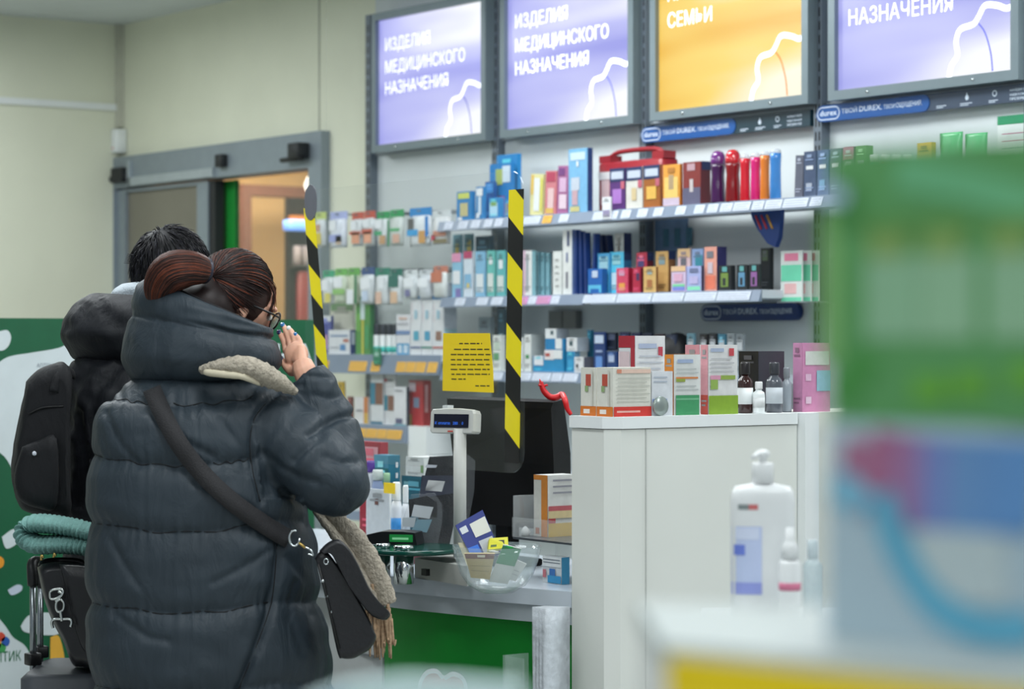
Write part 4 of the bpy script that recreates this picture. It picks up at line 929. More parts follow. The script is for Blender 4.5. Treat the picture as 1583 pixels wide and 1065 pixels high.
# back panel cards and hanging display
a = on_y(1012, 336, 0.0); b = on_y(1061, 388, 0.0)
mb = MB(); mb.box((a.x, 0.002, b.z), (b.x, 0.010, a.z), mat((104, 136, 172), 0.4, var=0.15, scale=20))
for i in range(3): mb.rbox((a.x + 0.05 + i * 0.07, 0.0, b.z + 0.02), (a.x + 0.085 + i * 0.07, 0.002, b.z + 0.09), 0.004, mat((70, 120, 140)))
o = mb.build('back_card'); tag(o, 'blue picture card on the back panel below the top shelf', 'card')
xa = on_y(1160, 330, -0.22)
mb = MB(); P = [(0, 0), (0.16, 0), (0.16, -0.02), (0.15, -0.10), (0.13, -0.135), (0.09, -0.12), (0.04, -0.07), (0.01, -0.03)]
mb.prism([(xa.x + u, ZT - 0.032 + v) for u, v in P], (0, -0.22, 0), (1, 0, 0), (0, 0, 1), (0, 0.02, 0), mat((24, 60, 130), 0.4))
for i in range(3):
    mb.tube([(xa.x + 0.03 + i * 0.03, -0.2215, ZT - 0.05), (xa.x + 0.06 + i * 0.03, -0.2215, ZT - 0.10)], 0.004, mat([(200, 60, 60), (200, 60, 60), (230, 170, 60)][i]), 6)
o = mb.build('hanging_card'); tag(o, 'navy curved card with red and yellow sticks hanging under the top shelf', 'card')
# leaflet holder beside the shelf end
hx0 = on_y(1207, 460, -0.2).x; hx1 = on_y(1240, 460, -0.2).x
zb3 = on_y(1225, 466, -0.2).z
hold = thing('leaflet_holder', ((hx0 + hx1) / 2, -0.2, zb3), 'clear wall holder with leaflets beside the end of the middle shelf', 'holder')
mb = MB(); mb.box((hx0 - 0.01, -0.21, zb3 - 0.004), (hx1 + 0.03, -0.012 + 0.02, zb3), clear((220, 225, 230), 0.25)); mb.box((hx0 - 0.01, 0.004, zb3), (hx1 + 0.03, 0.008, zb3 + 0.16), clear((220, 225, 230), 0.2)); mb.build('tray', hold)
for i, (dx, dy, lab) in enumerate([(0, 0, 'mint and white leaflet at the front of the clear wall holder'), (0.02, 0.025, 'mint and white leaflet in the middle of the clear wall holder'), (0.035, 0.05, 'mint and white leaflet at the back of the clear wall holder')]):
    h = on_y(1225, 388, -0.2).z - zb3
    mb = MB(); m = mat((214, 220, 216), 0.5)
    z0 = zb3 + 0.001
    mb.box((hx0 + dx, -0.2 + dy, z0), (hx1 + dx, -0.195 + dy, z0 + h), m)
    mb.box((hx0 + dx + 0.003, -0.201 + dy, z0 + h * .4), (hx1 + dx - .003, -0.2 + dy, z0 + h * .72), mat((110, 206, 170)))
    mb.box((hx0 + dx + 0.02, -0.201 + dy, z0 + h * .8), (hx1 + dx - .02, -0.2 + dy, z0 + h * .95), mat((226, 130, 160)))
    mb.box((hx0 + dx + 0.003, -0.201 + dy, z0), (hx1 + dx - .003, -0.2 + dy, z0 + h * .08), mat((110, 206, 170)))
    mb.box((hx0 + dx + 0.02, -0.201 + dy, z0 + h * .15), (hx1 + dx - .03, -0.2 + dy, z0 + h * .35), mat((226, 180, 180)))
    o = mb.build('leaflet', None, ((hx0 + hx1) / 2 + dx, -0.2 + dy, z0)); tag(o, lab, 'leaflet', 'leaflets in the clear wall holder')

# ------------------------------------------------------------------ lower shelf, bays two and three
GL_ = 'cartons on the lower shelf'
CY = (26, 140, 196); CYD = (20, 110, 170)
def stk(label, pl, pc, pr, bot, top, body, y=YFr, **kw):
    zb = on_y(pc, bot, y).z if bot else ZLo
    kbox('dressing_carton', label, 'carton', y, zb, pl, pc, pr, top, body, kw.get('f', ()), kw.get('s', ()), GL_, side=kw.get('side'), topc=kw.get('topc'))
WS = [(.05, .35, .75, .95, (226, 228, 228)), (.4, .6, .6, .8, (60, 90, 90))]
stk('white carton right beside the striped tape on the lower shelf', 803, 808, 811, 0, 522, (216, 222, 222))
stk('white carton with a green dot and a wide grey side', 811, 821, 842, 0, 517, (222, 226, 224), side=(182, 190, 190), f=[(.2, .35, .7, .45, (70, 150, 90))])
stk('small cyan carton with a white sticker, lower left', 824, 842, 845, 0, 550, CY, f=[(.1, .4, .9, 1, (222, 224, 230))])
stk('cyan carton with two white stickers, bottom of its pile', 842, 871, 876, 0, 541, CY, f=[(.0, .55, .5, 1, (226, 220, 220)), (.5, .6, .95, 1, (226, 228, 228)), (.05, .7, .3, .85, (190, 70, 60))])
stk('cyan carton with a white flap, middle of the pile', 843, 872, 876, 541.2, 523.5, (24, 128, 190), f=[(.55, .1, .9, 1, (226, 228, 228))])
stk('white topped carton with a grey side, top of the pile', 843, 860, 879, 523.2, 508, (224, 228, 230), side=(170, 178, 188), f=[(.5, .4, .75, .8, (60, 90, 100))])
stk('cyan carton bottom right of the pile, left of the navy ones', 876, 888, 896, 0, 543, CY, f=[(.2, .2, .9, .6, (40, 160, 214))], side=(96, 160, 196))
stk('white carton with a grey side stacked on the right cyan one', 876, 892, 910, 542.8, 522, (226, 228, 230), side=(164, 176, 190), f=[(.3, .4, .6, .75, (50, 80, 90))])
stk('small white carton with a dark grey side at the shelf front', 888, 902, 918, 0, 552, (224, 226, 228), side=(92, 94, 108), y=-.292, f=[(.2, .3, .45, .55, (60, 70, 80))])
stk('tall teal carton left of the navy carton with a light disc', 908, 914, 918, 0, 510, (30, 130, 170), y=-.2)
stk('navy carton with a light blue disc on the lower shelf', 918, 935, 938, 0, 513, (24, 56, 118), f=[(.1, .72, .9, .92, (190, 205, 230)), (.2, .05, .8, .4, (90, 140, 210)), (.2, .5, .8, .55, (150, 170, 210))], y=-.27)
stk('black navy carton above a small navy one', 938, 952, 956, 542, 514, (20, 30, 52), f=[(.1, .6, .9, .9, (90, 100, 130))], y=-.25)
stk('small navy carton under the black navy one', 938, 953, 957, 0, 543, (26, 60, 120), f=[(.2, .5, .8, .85, (170, 185, 215))], y=-.27)
for i, (px, c, n) in enumerate([(958, (40, 44, 90), 'indigo'), (976, (34, 40, 84), 'dark indigo'), (994, (30, 38, 70), 'ink blue'), (1012, (70, 50, 60), 'brown grey'), (1030, (50, 60, 90), 'slate')]):
    stk('%s carton in the row behind the cartons of the tall cabinet' % n, px, px + 14, px + 17, 0, 513 + i, c, y=-.24)
for i, (px, c, n) in enumerate([(1062, (110, 160, 180), 'pale teal'), (1082, (36, 34, 40), 'black'), (1096, (40, 42, 50), 'charcoal'), (1110, (60, 130, 160), 'blue and white'), (1124, (150, 160, 166), 'light grey'), (1138, (140, 150, 158), 'mid grey')]):
    stk('%s carton in the back row, seen above the pink edged carton' % n, px, px + 11, px + 14, 0, 515 + (i % 2), c, y=-.24, f=[(.15, .6, .9, .85, (200, 205, 210))])
stk('white and green carton left of the tape on the lower shelf', 762, 774, 781, 0, 518, (220, 226, 222), f=[(.1, .3, .8, .5, (90, 160, 110)), (.2, .6, .9, .8, (190, 210, 190))])
stk('dark teal carton behind the white and green one', 770, 780, 784, 0, 478, (26, 84, 110), y=-.15, f=[(.2, .4, .8, .6, (150, 190, 200))])
stk('grey blue carton left of the dark teal one', 740, 758, 764, 0, 490, (150, 168, 178), y=-.15, f=[(.4, .4, .7, .7, (150, 120, 110))])
for i, (a_, b_) in enumerate([(848, 868), (870, 890)]):
    p = on_y(a_, 508, -0.02); q = on_y(b_, 480, -0.02)
    mb = MB(); mb.box((p.x, -0.02, p.z), (q.x, 0.011, q.z), mat((118, 120, 118), 0.5)); o = mb.build('grey_block'); tag(o, 'grey block on the back panel, the %s of two' % ['left', 'right'][i], 'block', 'grey blocks on the back panel')
# ------------------------------------------------------------------ first bay: packets on hooks
def packet(px0, px1, top, bot, head, body, spots, label, y=-0.285, hook=True):
    a = on_y(px0, top, y); b = on_y(px1, bot, y); z1 = on_y((px0 + px1) / 2, top, y).z; z0 = on_y((px0 + px1) / 2, bot, y).z
    t = thing('hanging_packet', ((a.x + b.x) / 2, y, z0), label, 'packet', 'packets hanging on the hooks')
    zh = z1 - (z1 - z0) * 0.2
    mb = MB(); rows = []
    for v, d in ((0, .002), (.12, .012), (.5, .016), (.88, .012), (1, .003)):
        z = z0 + (zh - z0) * v
        rows.append([(a.x, y, z), (a.x + .2 * (b.x - a.x), y - d, z), (b.x - .2 * (b.x - a.x), y - d, z), (b.x, y, z), (b.x - .2 * (b.x - a.x), y + d, z), (a.x + .2 * (b.x - a.x), y + d, z)])
    mb.rows(rows, mat(body, 0.3, var=0.08, scale=30), None, True, True)
    for u0, v0, u1, v1, c in spots:
        w_ = b.x - a.x; hh = zh - z0
        mb.box((a.x + w_ * u0, y - .0175, z0 + hh * v0), (a.x + w_ * u1, y - .0165, z0 + hh * v1), mat(c, 0.5))
    mb.build('pouch', t)
    mb = MB(); mb.box((a.x, y - .002, zh - .004), (b.x, y + .002, z1), mat(head, 0.45)); mb.build('header_card', t)
    if hook:
        hx = (a.x + b.x) / 2
        mb = MB(); mb.cyl((hx, y - 0.02, zh + (z1 - zh) * .6), (hx, 0.012, zh + (z1 - zh) * .6 + .01), 0.003, mat((120, 126, 130), 0.3, 0.8), 6)
        o = mb.build('display_hook', unit)
LIL, RDH, GRH, BLH = (170, 180, 226), (196, 84, 66), (30, 150, 84), (30, 130, 196)
BODYP = (206, 212, 214)
TP = (222, 160, 130)
for args in [
        (488, 504, 328, 382, (190, 206, 120), BODYP, [(.2, .1, .8, .5, (206, 186, 70)), (.2, .55, .7, .8, (190, 150, 130))], 'packet with a lime header, leftmost on the upper hooks'),
        (511, 537, 327, 383, LIL, (214, 220, 230), [(.1, .2, .8, .45, (150, 160, 210)), (.5, .1, .8, .4, (190, 170, 150)), (.1, .6, .5, .95, W_)], 'packet with a lilac header on the upper hooks'),
        (545, 562, 328, 381, RDH, BODYP, [(.2, .1, .9, .5, (214, 150, 120)), (0, .42, 1, .55, (206, 110, 90)), (.1, .6, .6, .95, W_)], 'packet with a red header, the left one of two'),
        (564, 580, 326, 380, RDH, BODYP, [(.2, .1, .9, .5, TP), (0, .42, 1, .6, (200, 100, 80)), (.1, .65, .7, .95, W_)], 'packet with a red header, the right one of two'),
        (584, 602, 327, 382, GRH, BODYP, [(.4, .1, .9, .4, (190, 150, 110)), (0, .42, .6, .56, (60, 160, 110)), (.0, .65, .6, .98, W_)], 'packet with a green header, the left one of two'),
        (604, 624, 324, 380, GRH, (196, 204, 200), [(.0, .0, .15, .9, (40, 130, 80)), (.4, .1, .9, .4, (210, 170, 150)), (.2, .5, .9, .6, (80, 170, 110))], 'packet with a green header, the right one of two'),
        (634, 667, 321, 381, BLH, (212, 218, 222), [(.55, .1, .85, .5, (196, 148, 84)), (0, .35, .5, .55, (50, 150, 206)), (.05, .55, .3, .9, (90, 90, 90)), (.85, .3, 1, .95, (40, 120, 190))], 'wide packet with a bright blue header on the upper hooks'),
        (669, 697, 325, 378, (200, 206, 208), (214, 216, 216), [(.2, .05, .95, .2, (120, 110, 80)), (.1, .15, .3, .35, (190, 60, 80)), (.2, .3, .9, .5, (190, 130, 110)), (.4, .55, .95, .95, W_)], 'white packet with a brown picture, rightmost on the upper hooks'),
        (500, 517, 418, 470, (60, 160, 120), BODYP, [(.1, .5, .7, .9, W_), (.4, .05, .9, .4, (210, 200, 110))], 'packet with a sea green header, leftmost on the lower hooks'),
        (519, 537, 415, 468, (110, 180, 90), (196, 208, 186), [(.1, .55, .8, .95, W_), (.0, .3, 1, .5, (140, 190, 110))], 'packet with a light green header, left one on the lower hooks'),
        (539, 556, 414, 470, (100, 170, 80), (190, 200, 176), [(.1, .0, .7, .5, W_), (.8, .0, 1, 1, (50, 120, 80))], 'packet with a grass green header on the lower hooks'),
        (560, 579, 413, 470, (50, 80, 130), BODYP, [(.1, .5, .9, .9, W_), (.2, .1, .7, .45, (190, 205, 225))], 'packet with a navy header on the lower hooks'),
        (581, 603, 414, 472, (36, 120, 100), BODYP, [(.2, .05, .6, .45, (214, 180, 160)), (.4, .55, .8, .95, W_)], 'packet with a dark green header, the left one of two'),
        (605, 622, 415, 471, (24, 106, 92), BODYP, [(.2, .05, .8, .45, (214, 180, 150)), (.0, .6, .9, 1, (30, 100, 90))], 'packet with a dark green header, the right one of two'),
        (627, 646, 417, 462, (206, 212, 214), BODYP, [(.1, .5, .9, .9, W_), (.2, .1, .6, .4, (110, 110, 150))], 'plain white packet on the lower hooks'),
        (649, 668, 417, 462, (200, 206, 210), (200, 206, 212), [(.1, .5, .9, .9, W_)], 'grey white packet on the lower hooks'),
        (671, 692, 411, 460, (190, 120, 100), (204, 208, 206), [(.0, .6, .8, 1, (186, 110, 84))], 'packet with a brown round picture, rightmost on the lower hooks')]:
    packet(*args)
# goods standing on the first bay's shelves
GA = 'goods on the shelf below the hooks'
put(ZB0, YFr, 'carton', GA, [
    ('purple_carton', 'blue violet carton partly hidden by the slanted tape', 494, 512, 516, 488, (70, 80, 170), {'y': -.2, 'f': [(.2, .1, .7, .5, (200, 150, 190)), (0, .85, 1, 1, W_)]}),
    ('cream_red_box', 'large cream box with a red lower band', 512, 546, 549, 468, (214, 214, 196), {'y': -.14, 'f': [(0, .0, 1, .25, (176, 64, 60)), (0, .85, 1, 1, (110, 150, 100))]}),
    ('pill_carton', 'white carton with a navy side left of the tall green pack', 508, 541, 550, 510, (220, 224, 228), {'side': (30, 60, 130), 'f': [(.1, .72, .9, .8, (120, 150, 190)), (.55, .15, .8, .4, (80, 140, 200)), (.7, .5, .95, .62, (200, 110, 90)), (.1, .25, .5, .3, (170, 175, 185))], 's': [(.25, .4, .8, .92, (200, 210, 225))]}),
    ('green_pack', 'tall green pack with a yellow strip', 550, 572, 579, 458, (70, 150, 60), {'side': (40, 130, 70), 'f': [(.42, 0, .58, .98, (200, 200, 60)), (.35, .6, .65, .95, (200, 220, 220)), (.1, .4, .35, .7, (110, 180, 70)), (.65, .1, .95, .5, (60, 160, 90))]}),
    ('white_blue_carton', 'white carton with blue loops at its foot', 613, 634, 637, 486, (222, 224, 228), {'f': [(.05, 0, .95, .28, (60, 160, 214)), (.15, .04, .42, .24, (200, 220, 235)), (.55, .04, .85, .24, (200, 220, 235)), (.0, .5, 1, .6, (110, 140, 190)), (.1, .75, .9, .79, (180, 180, 190)), (.2, .88, .8, .93, (220, 180, 160))]}),
])
for i, (a_, b_, c_, sw, fo, lab) in enumerate([
        (635, 651, 652, (70, 170, 200), (90, 110, 160), 'tall white carton with a blue wave, left one of three'),
        (652, 668, 669, (60, 160, 200), (40, 140, 120), 'tall white carton with a blue wave, middle one of three'),
        (669, 686, 706, (150, 110, 90), (200, 90, 80), 'tall white carton with a blue wave and a wide side, right one of three')]):
    put(ZB0, YFr, 'carton', 'tall white cartons with a blue wave', [('tall_white_carton', lab, a_, b_, c_, 437, (222, 226, 230), {'side': (198, 208, 220), 'f': [(0, .77, 1, .82, (50, 130, 190)), (.2, .80, .7, .85, (40, 120, 185)), (.3, .2, .8, .33, sw), (0, .09, 1, .115, fo), (.4, .5, .65, .62, (150, 195, 215)), (.12, .45, .16, .72, (226, 200, 205))], 's': [(.0, .78, 1, .81, (90, 150, 200)), (.0, .3, 1, .36, (160, 205, 215))]})])
for i, px in enumerate((583, 593, 603, 612)):
    klathe('cream_jar', 'white jar with a black lid and a teal band, %s from the green pack' % ['first', 'second', 'third', 'fourth'][i], 'jar', -.25, ZB0, px, 11, 501, None,
           [('body', [(.95, 0), (1, .05), (1, .62), (.96, .64)], WHITE2, None), ('lid', [(.97, .645), (1, .67), (1, .97), (.9, 1)], mat((22, 30, 46), 0.4), 'black lid'), ('label_band', [(1.01, .06), (1.01, .26)], mat((50, 180, 170), 0.5), 'teal band')], 'white jars with black lids')
o = kbox('shelf_flag', 'small green card clipped to the shelf edge under the jars', 'label', -0.3195, ZB0 - 0.045, 577, 588, 589, 538, (20, 130, 90), [(.2, .5, .8, .75, (150, 200, 180))])
GB = 'goods on the shelf above the till'
put(ZB1, YFr, 'carton', GB, [
    ('brown_carton', 'narrow brown carton at the left end above the red packs', 537, 544, 547, 613, (120, 50, 46), {}),
    ('orange_carton', 'white carton with an orange and yellow flame edge', 548, 569, 573, 614, (224, 222, 220), {'f': [(.7, .0, 1, 1, (214, 120, 50)), (.75, 0, 1, .4, (230, 180, 60)), (.15, .45, .6, .52, (140, 140, 150))]}),
    ('hair_dye_carton', 'tall white carton with a teal strip and a brown portrait', 573, 592, 594, 576, (216, 220, 222), {'f': [(.0, .38, .4, .8, (40, 130, 160)), (.4, .38, 1, .8, (134, 84, 64)), (0, 0, 1, .05, (40, 110, 140))]}),
    ('hair_dye_carton', 'white carton with a red mark and a small brown portrait', 593, 611, 613, 579, (222, 224, 226), {'y': -.27, 'f': [(.0, .28, .35, .58, (40, 140, 165)), (.4, .28, .9, .58, (140, 90, 70)), (.1, .85, .3, .92, (206, 70, 80)), (.35, .87, .8, .9, (110, 110, 120))]}),
    ('barcode_carton', 'white carton with a bar code and a dark side', 609, 628, 632, 598, (224, 226, 230), {'y': -.292, 'side': (40, 60, 80), 'f': [(.15, .05, .7, .18, (90, 90, 130)), (.1, .88, .7, .91, (120, 120, 130)), (0, 0, 1, .03, (60, 160, 180))]}),
    ('red_carton', 'red carton with a white label and a grey square', 632, 654, 666, 588, (196, 34, 44), {'y': -.26, 'side': (176, 20, 30), 'f': [(.0, .75, .5, .95, (200, 180, 190)), (.35, .4, .75, .62, (120, 140, 170)), (.0, .0, .25, .25, (160, 130, 60))], 's': [(.2, .3, .6, .9, (214, 150, 150))]}),
])
kbox('yellow_carton', 'small yellow carton seen past the raised sleeve', 'carton', YFr, ZB1, 522, 531, 534, 590, (232, 186, 40))
zc_ = 0.72
for i, (a_, b_, tp_, lab) in enumerate([(562, 580, 684, 'small red pack on the lowest shelf, the left one'), (581, 597, 684, 'small red pack on the lowest shelf, the right one')]):
    pass
# ------------------------------------------------------------------ goods on the counter behind the coin tray
YC = -2.0
put(ZC, -1.80, 'box', 'boxes at the back of the counter', [
    ('red_box', 'red box with pale lettering at the back left of the counter', 556, 588, 600, 684, (176, 30, 50), {'f': [(.2, .80, .9, .95, (226, 150, 160))]}),
    ('teal_box', 'teal box with a row of white dots on its side', 578, 600, 618, 704, (70, 150, 180), {'y': -1.86, 'roll': 0.0, 'side': (30, 120, 150), 'f': [(.0, .6, 1, .85, (30, 116, 120))], 's': [(.6, .5, .8, .56, W_), (.6, .62, .8, .68, W_), (.6, .74, .8, .80, W_), (.6, .86, .8, .92, W_)]}),
    ('dark_teal_box', 'dark teal box under the white carton', 621, 660, 676, 738, (22, 100, 120), {'y': -1.84, 'f': [(.1, .85, .7, .92, (120, 180, 190))]}),
])
zt2_ = on_y(660, 738, -1.84).z
kbox('white_paper_box', 'white carton lying on the dark teal box', 'box', -1.84, zt2_ + .001, 627, 655, 690, 708, (226, 230, 228), [(.85, .2, 1, .6, (130, 170, 110))], topc=(232, 235, 232))
kbox('till_gadget', 'white flat gadget with a brown round button', 'gadget', YC, ZC, 567, 601, 606, 758, (214, 218, 222), [(.38, .74, .54, .84, (120, 70, 60))])
for nm, lab, pcx, pw, tp_, lidc, bodyc in [('pill_bottle', 'white bottle with a violet lid beside the raised elbow', 573, 14, 712, (90, 60, 150), (216, 220, 226)), ('pill_bottle', 'white bottle with a grey blue label behind the gadget', 584, 18, 726, (206, 214, 210), (150, 165, 200)), ('pill_bottle', 'narrow white bottle with a green ring behind the gadget', 598, 11, 731, (160, 200, 160), (214, 220, 220))]:
    klathe(nm, lab, 'bottle', -1.93, ZC, pcx, pw, tp_, None, [('body', [(.95, 0), (1, .03), (1, .78), (.8, .84), (.8, .86)], mat(bodyc, .4), None), ('cap', [(.95, .865), (.95, .97), (.85, 1)], mat(lidc, .4), None)], 'bottles at the back of the counter')
for nm, lab, pcx, pw, tp_, c_ in [('spray_bottle', 'white spray bottle with a blue and red label on the counter', 613, 20, 745, (60, 150, 220)), ('spray_bottle', 'pale grey spray bottle right of the one with the blue label', 627, 14, 750, (190, 200, 210))]:
    klathe(nm, lab, 'bottle', -2.03, ZC, pcx, pw, tp_, None, [('body', [(.95, 0), (1, .04), (1, .62), (.6, .74)], mat((220, 224, 230), .35), None), ('cap', [(.62, .745), (.66, .76), (.64, .97), (.5, 1)], WHITE2, None), ('label_band', [(1.012, .3), (1.012, .5)], mat(c_, .5), 'label band')], 'spray bottles')
q0 = on_y(594, 762, -2.06); q1 = on_y(611, 747, -2.06)
mb = MB(); mb.box((q0.x, -2.062, q0.z), (q1.x, -2.060, q1.z), mat((244, 206, 30), .5)); mb.cyl(((q0.x + q1.x) / 2, -2.058, ZC), ((q0.x + q1.x) / 2, -2.058, q1.z), 0.002, WHITE2, 6)
o = mb.build('yellow_flag'); tag(o, 'small yellow card flag standing in front of the spray bottles', 'flag')
# wrist supports in clear bags
def blister(label, ol, zs, inner, extra, th=0.02):
    q = [pix(a, b, zs) for a, b in ol]; ctr = sum(q, Vector()) / len(q)
    n = -FWD
    t = thing('support_pack', Vector((ctr.x, ctr.y, ZC)), label, 'packet', 'black supports in clear bags')
    mb = MB(); f = [p + n * th for p in q]; k = len(q)
    cf = ctr + n * (th * 1.6)
    mb.add(f + [cf], [(i, (i + 1) % k, k) for i in range(k)], clear((220, 226, 232), 0.05, 0.06))
    mb.add(q + f, [tuple(range(k))] + [(i, (i + 1) % k, k + (i + 1) % k, k + i) for i in range(k)], clear((210, 218, 226), 0.04, 0.06)); mb.build('clear_bag', t)
    qi = [pix(a, b, zs - 0.003) for a, b in inner]; k = len(qi)
    mb = MB(); mb.add(qi + [p + n * 0.012 for p in qi], [tuple(range(k)), tuple(range(2 * k - 1, k - 1, -1))] + [(i, (i + 1) % k, k + (i + 1) % k, k + i) for i in range(k)], mat((12, 13, 18), .75, bump=.3, spec=.25)); mb.build('support', t)
    for nm, c, pts in extra:
        qe = [pix(a, b, zs - 0.017) for a, b in pts]; k = len(qe)
        mb = MB(); mb.add(qe + [p + n * 0.0008 for p in qe], [tuple(range(k)), tuple(range(2 * k - 1, k - 1, -1))] + [(i, (i + 1) % k, k + (i + 1) % k, k + i) for i in range(k)], mat(c, .5, var=.04)); mb.build(nm, t)
blister('large clear bag with a black support behind the display pole', [(664, 702), (720, 700), (735, 712), (733, 760), (722, 820), (700, 868), (640, 868), (640, 790)], 6.86,
        [(664, 706), (705, 704), (712, 730), (706, 790), (690, 866), (650, 866), (646, 780)],
        [('label_card', (26, 34, 60), [(652, 735), (704, 735), (704, 762), (648, 770)]), ('price_sticker', (224, 226, 226), [(662, 742), (688, 744), (683, 760), (657, 758)]), ('lettering', (200, 204, 214), [(659, 718), (676, 719), (674, 723), (657, 723)])])
blister('smaller clear bag with a grey label in front of the large one', [(636, 764), (672, 762), (684, 780), (684, 806), (676, 845), (650, 868), (625, 868), (620, 812)], 6.72,
        [(632, 772), (660, 766), (676, 776), (676, 800), (668, 798), (640, 794), (633, 800)],
        [('price_sticker', (206, 212, 218), [(640, 780), (670, 784), (664, 802), (636, 798)]), ('label_card', (120, 160, 176), [(645, 803), (668, 803), (660, 823), (636, 820)]), ('paper_slip', (190, 200, 206), [(622, 800), (643, 800), (640, 815), (622, 814)])])
# carton in the acrylic riser, clear box below it
kbox('ointment_carton', 'orange and white carton standing in the clear acrylic riser', 'carton', -2.14, zb2 + .0065, 826, 847, 890, 735, (226, 226, 224),
     [(.0, .0, .55, .92, (226, 224, 216)), (.55, 0, 1, 1, (236, 140, 40)), (.0, .92, 1, 1, (236, 140, 40)), (.15, .04, .42, .14, (220, 140, 110))],
     [(0, 0, 1, .22, (226, 180, 40)), (0, .22, .25, .30, (200, 60, 70)), (0, .42, 1, .5, (206, 90, 100)), (.0, .30, 1, .42, (228, 205, 150)), (.15, .9, .9, .93, (150, 150, 160)), (.15, .8, .9, .83, (150, 150, 160)), (.15, .7, .9, .73, (150, 150, 160))])
kbox('tablet_carton', 'blue and white carton under the clear acrylic riser', 'carton', -2.20, ZC + .0005, 839, 868, 880, 862, (206, 212, 216),
     [(.0, .62, 1, .98, (222, 226, 226)), (.05, .75, .95, .79, (120, 130, 140)), (.05, .86, .95, .9, (120, 130, 140)), (.3, .02, 1, .3, (40, 150, 210)), (.4, .3, .7, .55, (40, 110, 190)), (.05, .2, .22, .5, (206, 110, 120))], side=(60, 160, 210))
# hanging bundle of carrier bags, leaflet pocket
xa, xb_ = on_y(823, 1000, -2.43).x, on_y(843, 1000, -2.43).x
xx_ = lambda i: i / 12
mb = MB(); rows = []
for j in range(10):
    z = 0.30 + (CH - (940 - HY) * 6.1 / FPX - 0.30) * j / 9
    r = []
    for i in range(13):
        r.append((xa + (xb_ - xa) * i / 12, -2.43 + 0.004 * math.sin(i * 2.1 + j * .3), z))
    for i in range(12, -1, -1):
        r.append((xa + (xb_ - xa) * i / 12, -2.392 + 0.04 * (xx_(i)), z))
    rows.append(r)
mb.rows(rows, mat((206, 212, 218), .3, var=.12, scale=40, bump=.4, bscale=60), None, True, True)
o = mb.build('carrier_bags', None, ((xa + xb_) / 2, -2.4, 0.3)); tag(o, 'thick bundle of white plastic bags hanging at the counter front', 'bags')
mb = MB(); mb.box((xa + .005, -2.4355, 0.50), (xb_ - .005, -2.4345, 0.506), mat((210, 110, 100))); mb.build('red_line', o)
xa2 = on_y(787, 1040, -2.40).x; xb2 = on_y(818, 1040, -2.40).x; ztp2 = on_y(800, 1014, -2.40).z
mb = MB(); mb.box((xa2, -2.42, ztp2 - .2), (xb2, -2.415, ztp2), clear((200, 226, 214), .2)); mb.box((xa2, -2.42, ztp2 - .2), (xb2, -2.34, ztp2 - .195), clear((200, 226, 214), .2)); mb.box((xa2, -2.415, ztp2 - .195), (xa2 + .004, -2.34, ztp2), clear((200, 226, 214), .25))
o = mb.build('leaflet_pocket'); tag(o, 'clear empty leaflet pocket on the green counter front', 'holder')

# ------------------------------------------------------------------ goods on the tall cabinet
def xbox(name, label, cat, x, pl, pc, pr, top, body, pr_f=(), pr_s=(), group='goods on the tall white cabinet', z=None, **kw):
    y = on_x(pc, 0, x).y
    return kbox(name, label, cat, y, ZH if z is None else z, pl, pc, pr, top, body, pr_f, pr_s, group, **kw)
TOM = [(0, 0, 1, .2, (232, 120, 30)), (.2, .05, .6, .14, (240, 230, 220)), (.35, .62, .75, .86, (206, 80, 60)), (.3, .5, .5, .62, (150, 180, 120)), (.7, .2, .8, .95, (214, 212, 200))]
CRM = (230, 228, 216)
xbox('tomato_carton', 'cream carton with a red fruit, left one of two', 'carton', XA - .098, 898, 922, 925, 568, CRM, TOM)
xbox('tomato_carton', 'cream carton with a red fruit and a wide red footed side', 'carton', XA - .022, 923, 948, 1006, 568, CRM, TOM, [(0, 0, 1, .2, (226, 50, 40)), (.08, .08, .7, .12, (240, 170, 160)), (.08, .88, .2, .96, (226, 140, 110)), (.2, .88, .98, .96, (236, 200, 180))] + lines(.08, .95, [.3, .38, .46, .54, .62, .7, .78], (190, 190, 180), .01))
xbox('spray_carton', 'white carton with a blue patch right of the tomato cartons', 'carton', XA - .022, 1001, 1008, 1040, 574, (224, 228, 234), [], [(.0, .12, .7, .38, (140, 170, 230)), (.05, .75, .7, .78, (180, 190, 205)), (.05, .85, .7, .88, (180, 190, 205))])
xbox('red_white_carton', 'white carton with a crimson edge behind the fruit cartons', 'carton', XA - .135, 957, 982, 1028, 519, (226, 228, 230), [(0, .85, 1, 1, (186, 34, 52)), (.75, 0, 1, .85, (190, 44, 60)), (.0, 0, .7, .8, (226, 200, 205))], [(.1, .84, .7, .9, (170, 185, 215)), (.75, .74, .9, .86, (206, 60, 80)), (.05, .30, .45, .36, (150, 170, 230)), (.4, .33, 1, .36, (206, 70, 80))] + lines(.1, .9, [.5, .58, .66, .74], (190, 195, 205), .01), topc=(236, 238, 240))
xbox('orange_carton', 'white carton with an orange edge and a green foot', 'carton', XA - .022, 1028, 1042, 1082, 548, (226, 228, 226), [(0, 0, 1, 1, (240, 140, 40))], [(0.05, 0, .95, .33, (60, 160, 100)), (.05, .25, .95, .28, (110, 190, 140)), (.05, .60, .9, .63, (226, 130, 60)), (.05, .55, .4, .6, (150, 170, 60)), (.1, .86, .7, .92, (160, 180, 215))] + lines(.05, .9, [.42, .48, .7, .76], (180, 185, 185), .008), topc=(240, 150, 60))
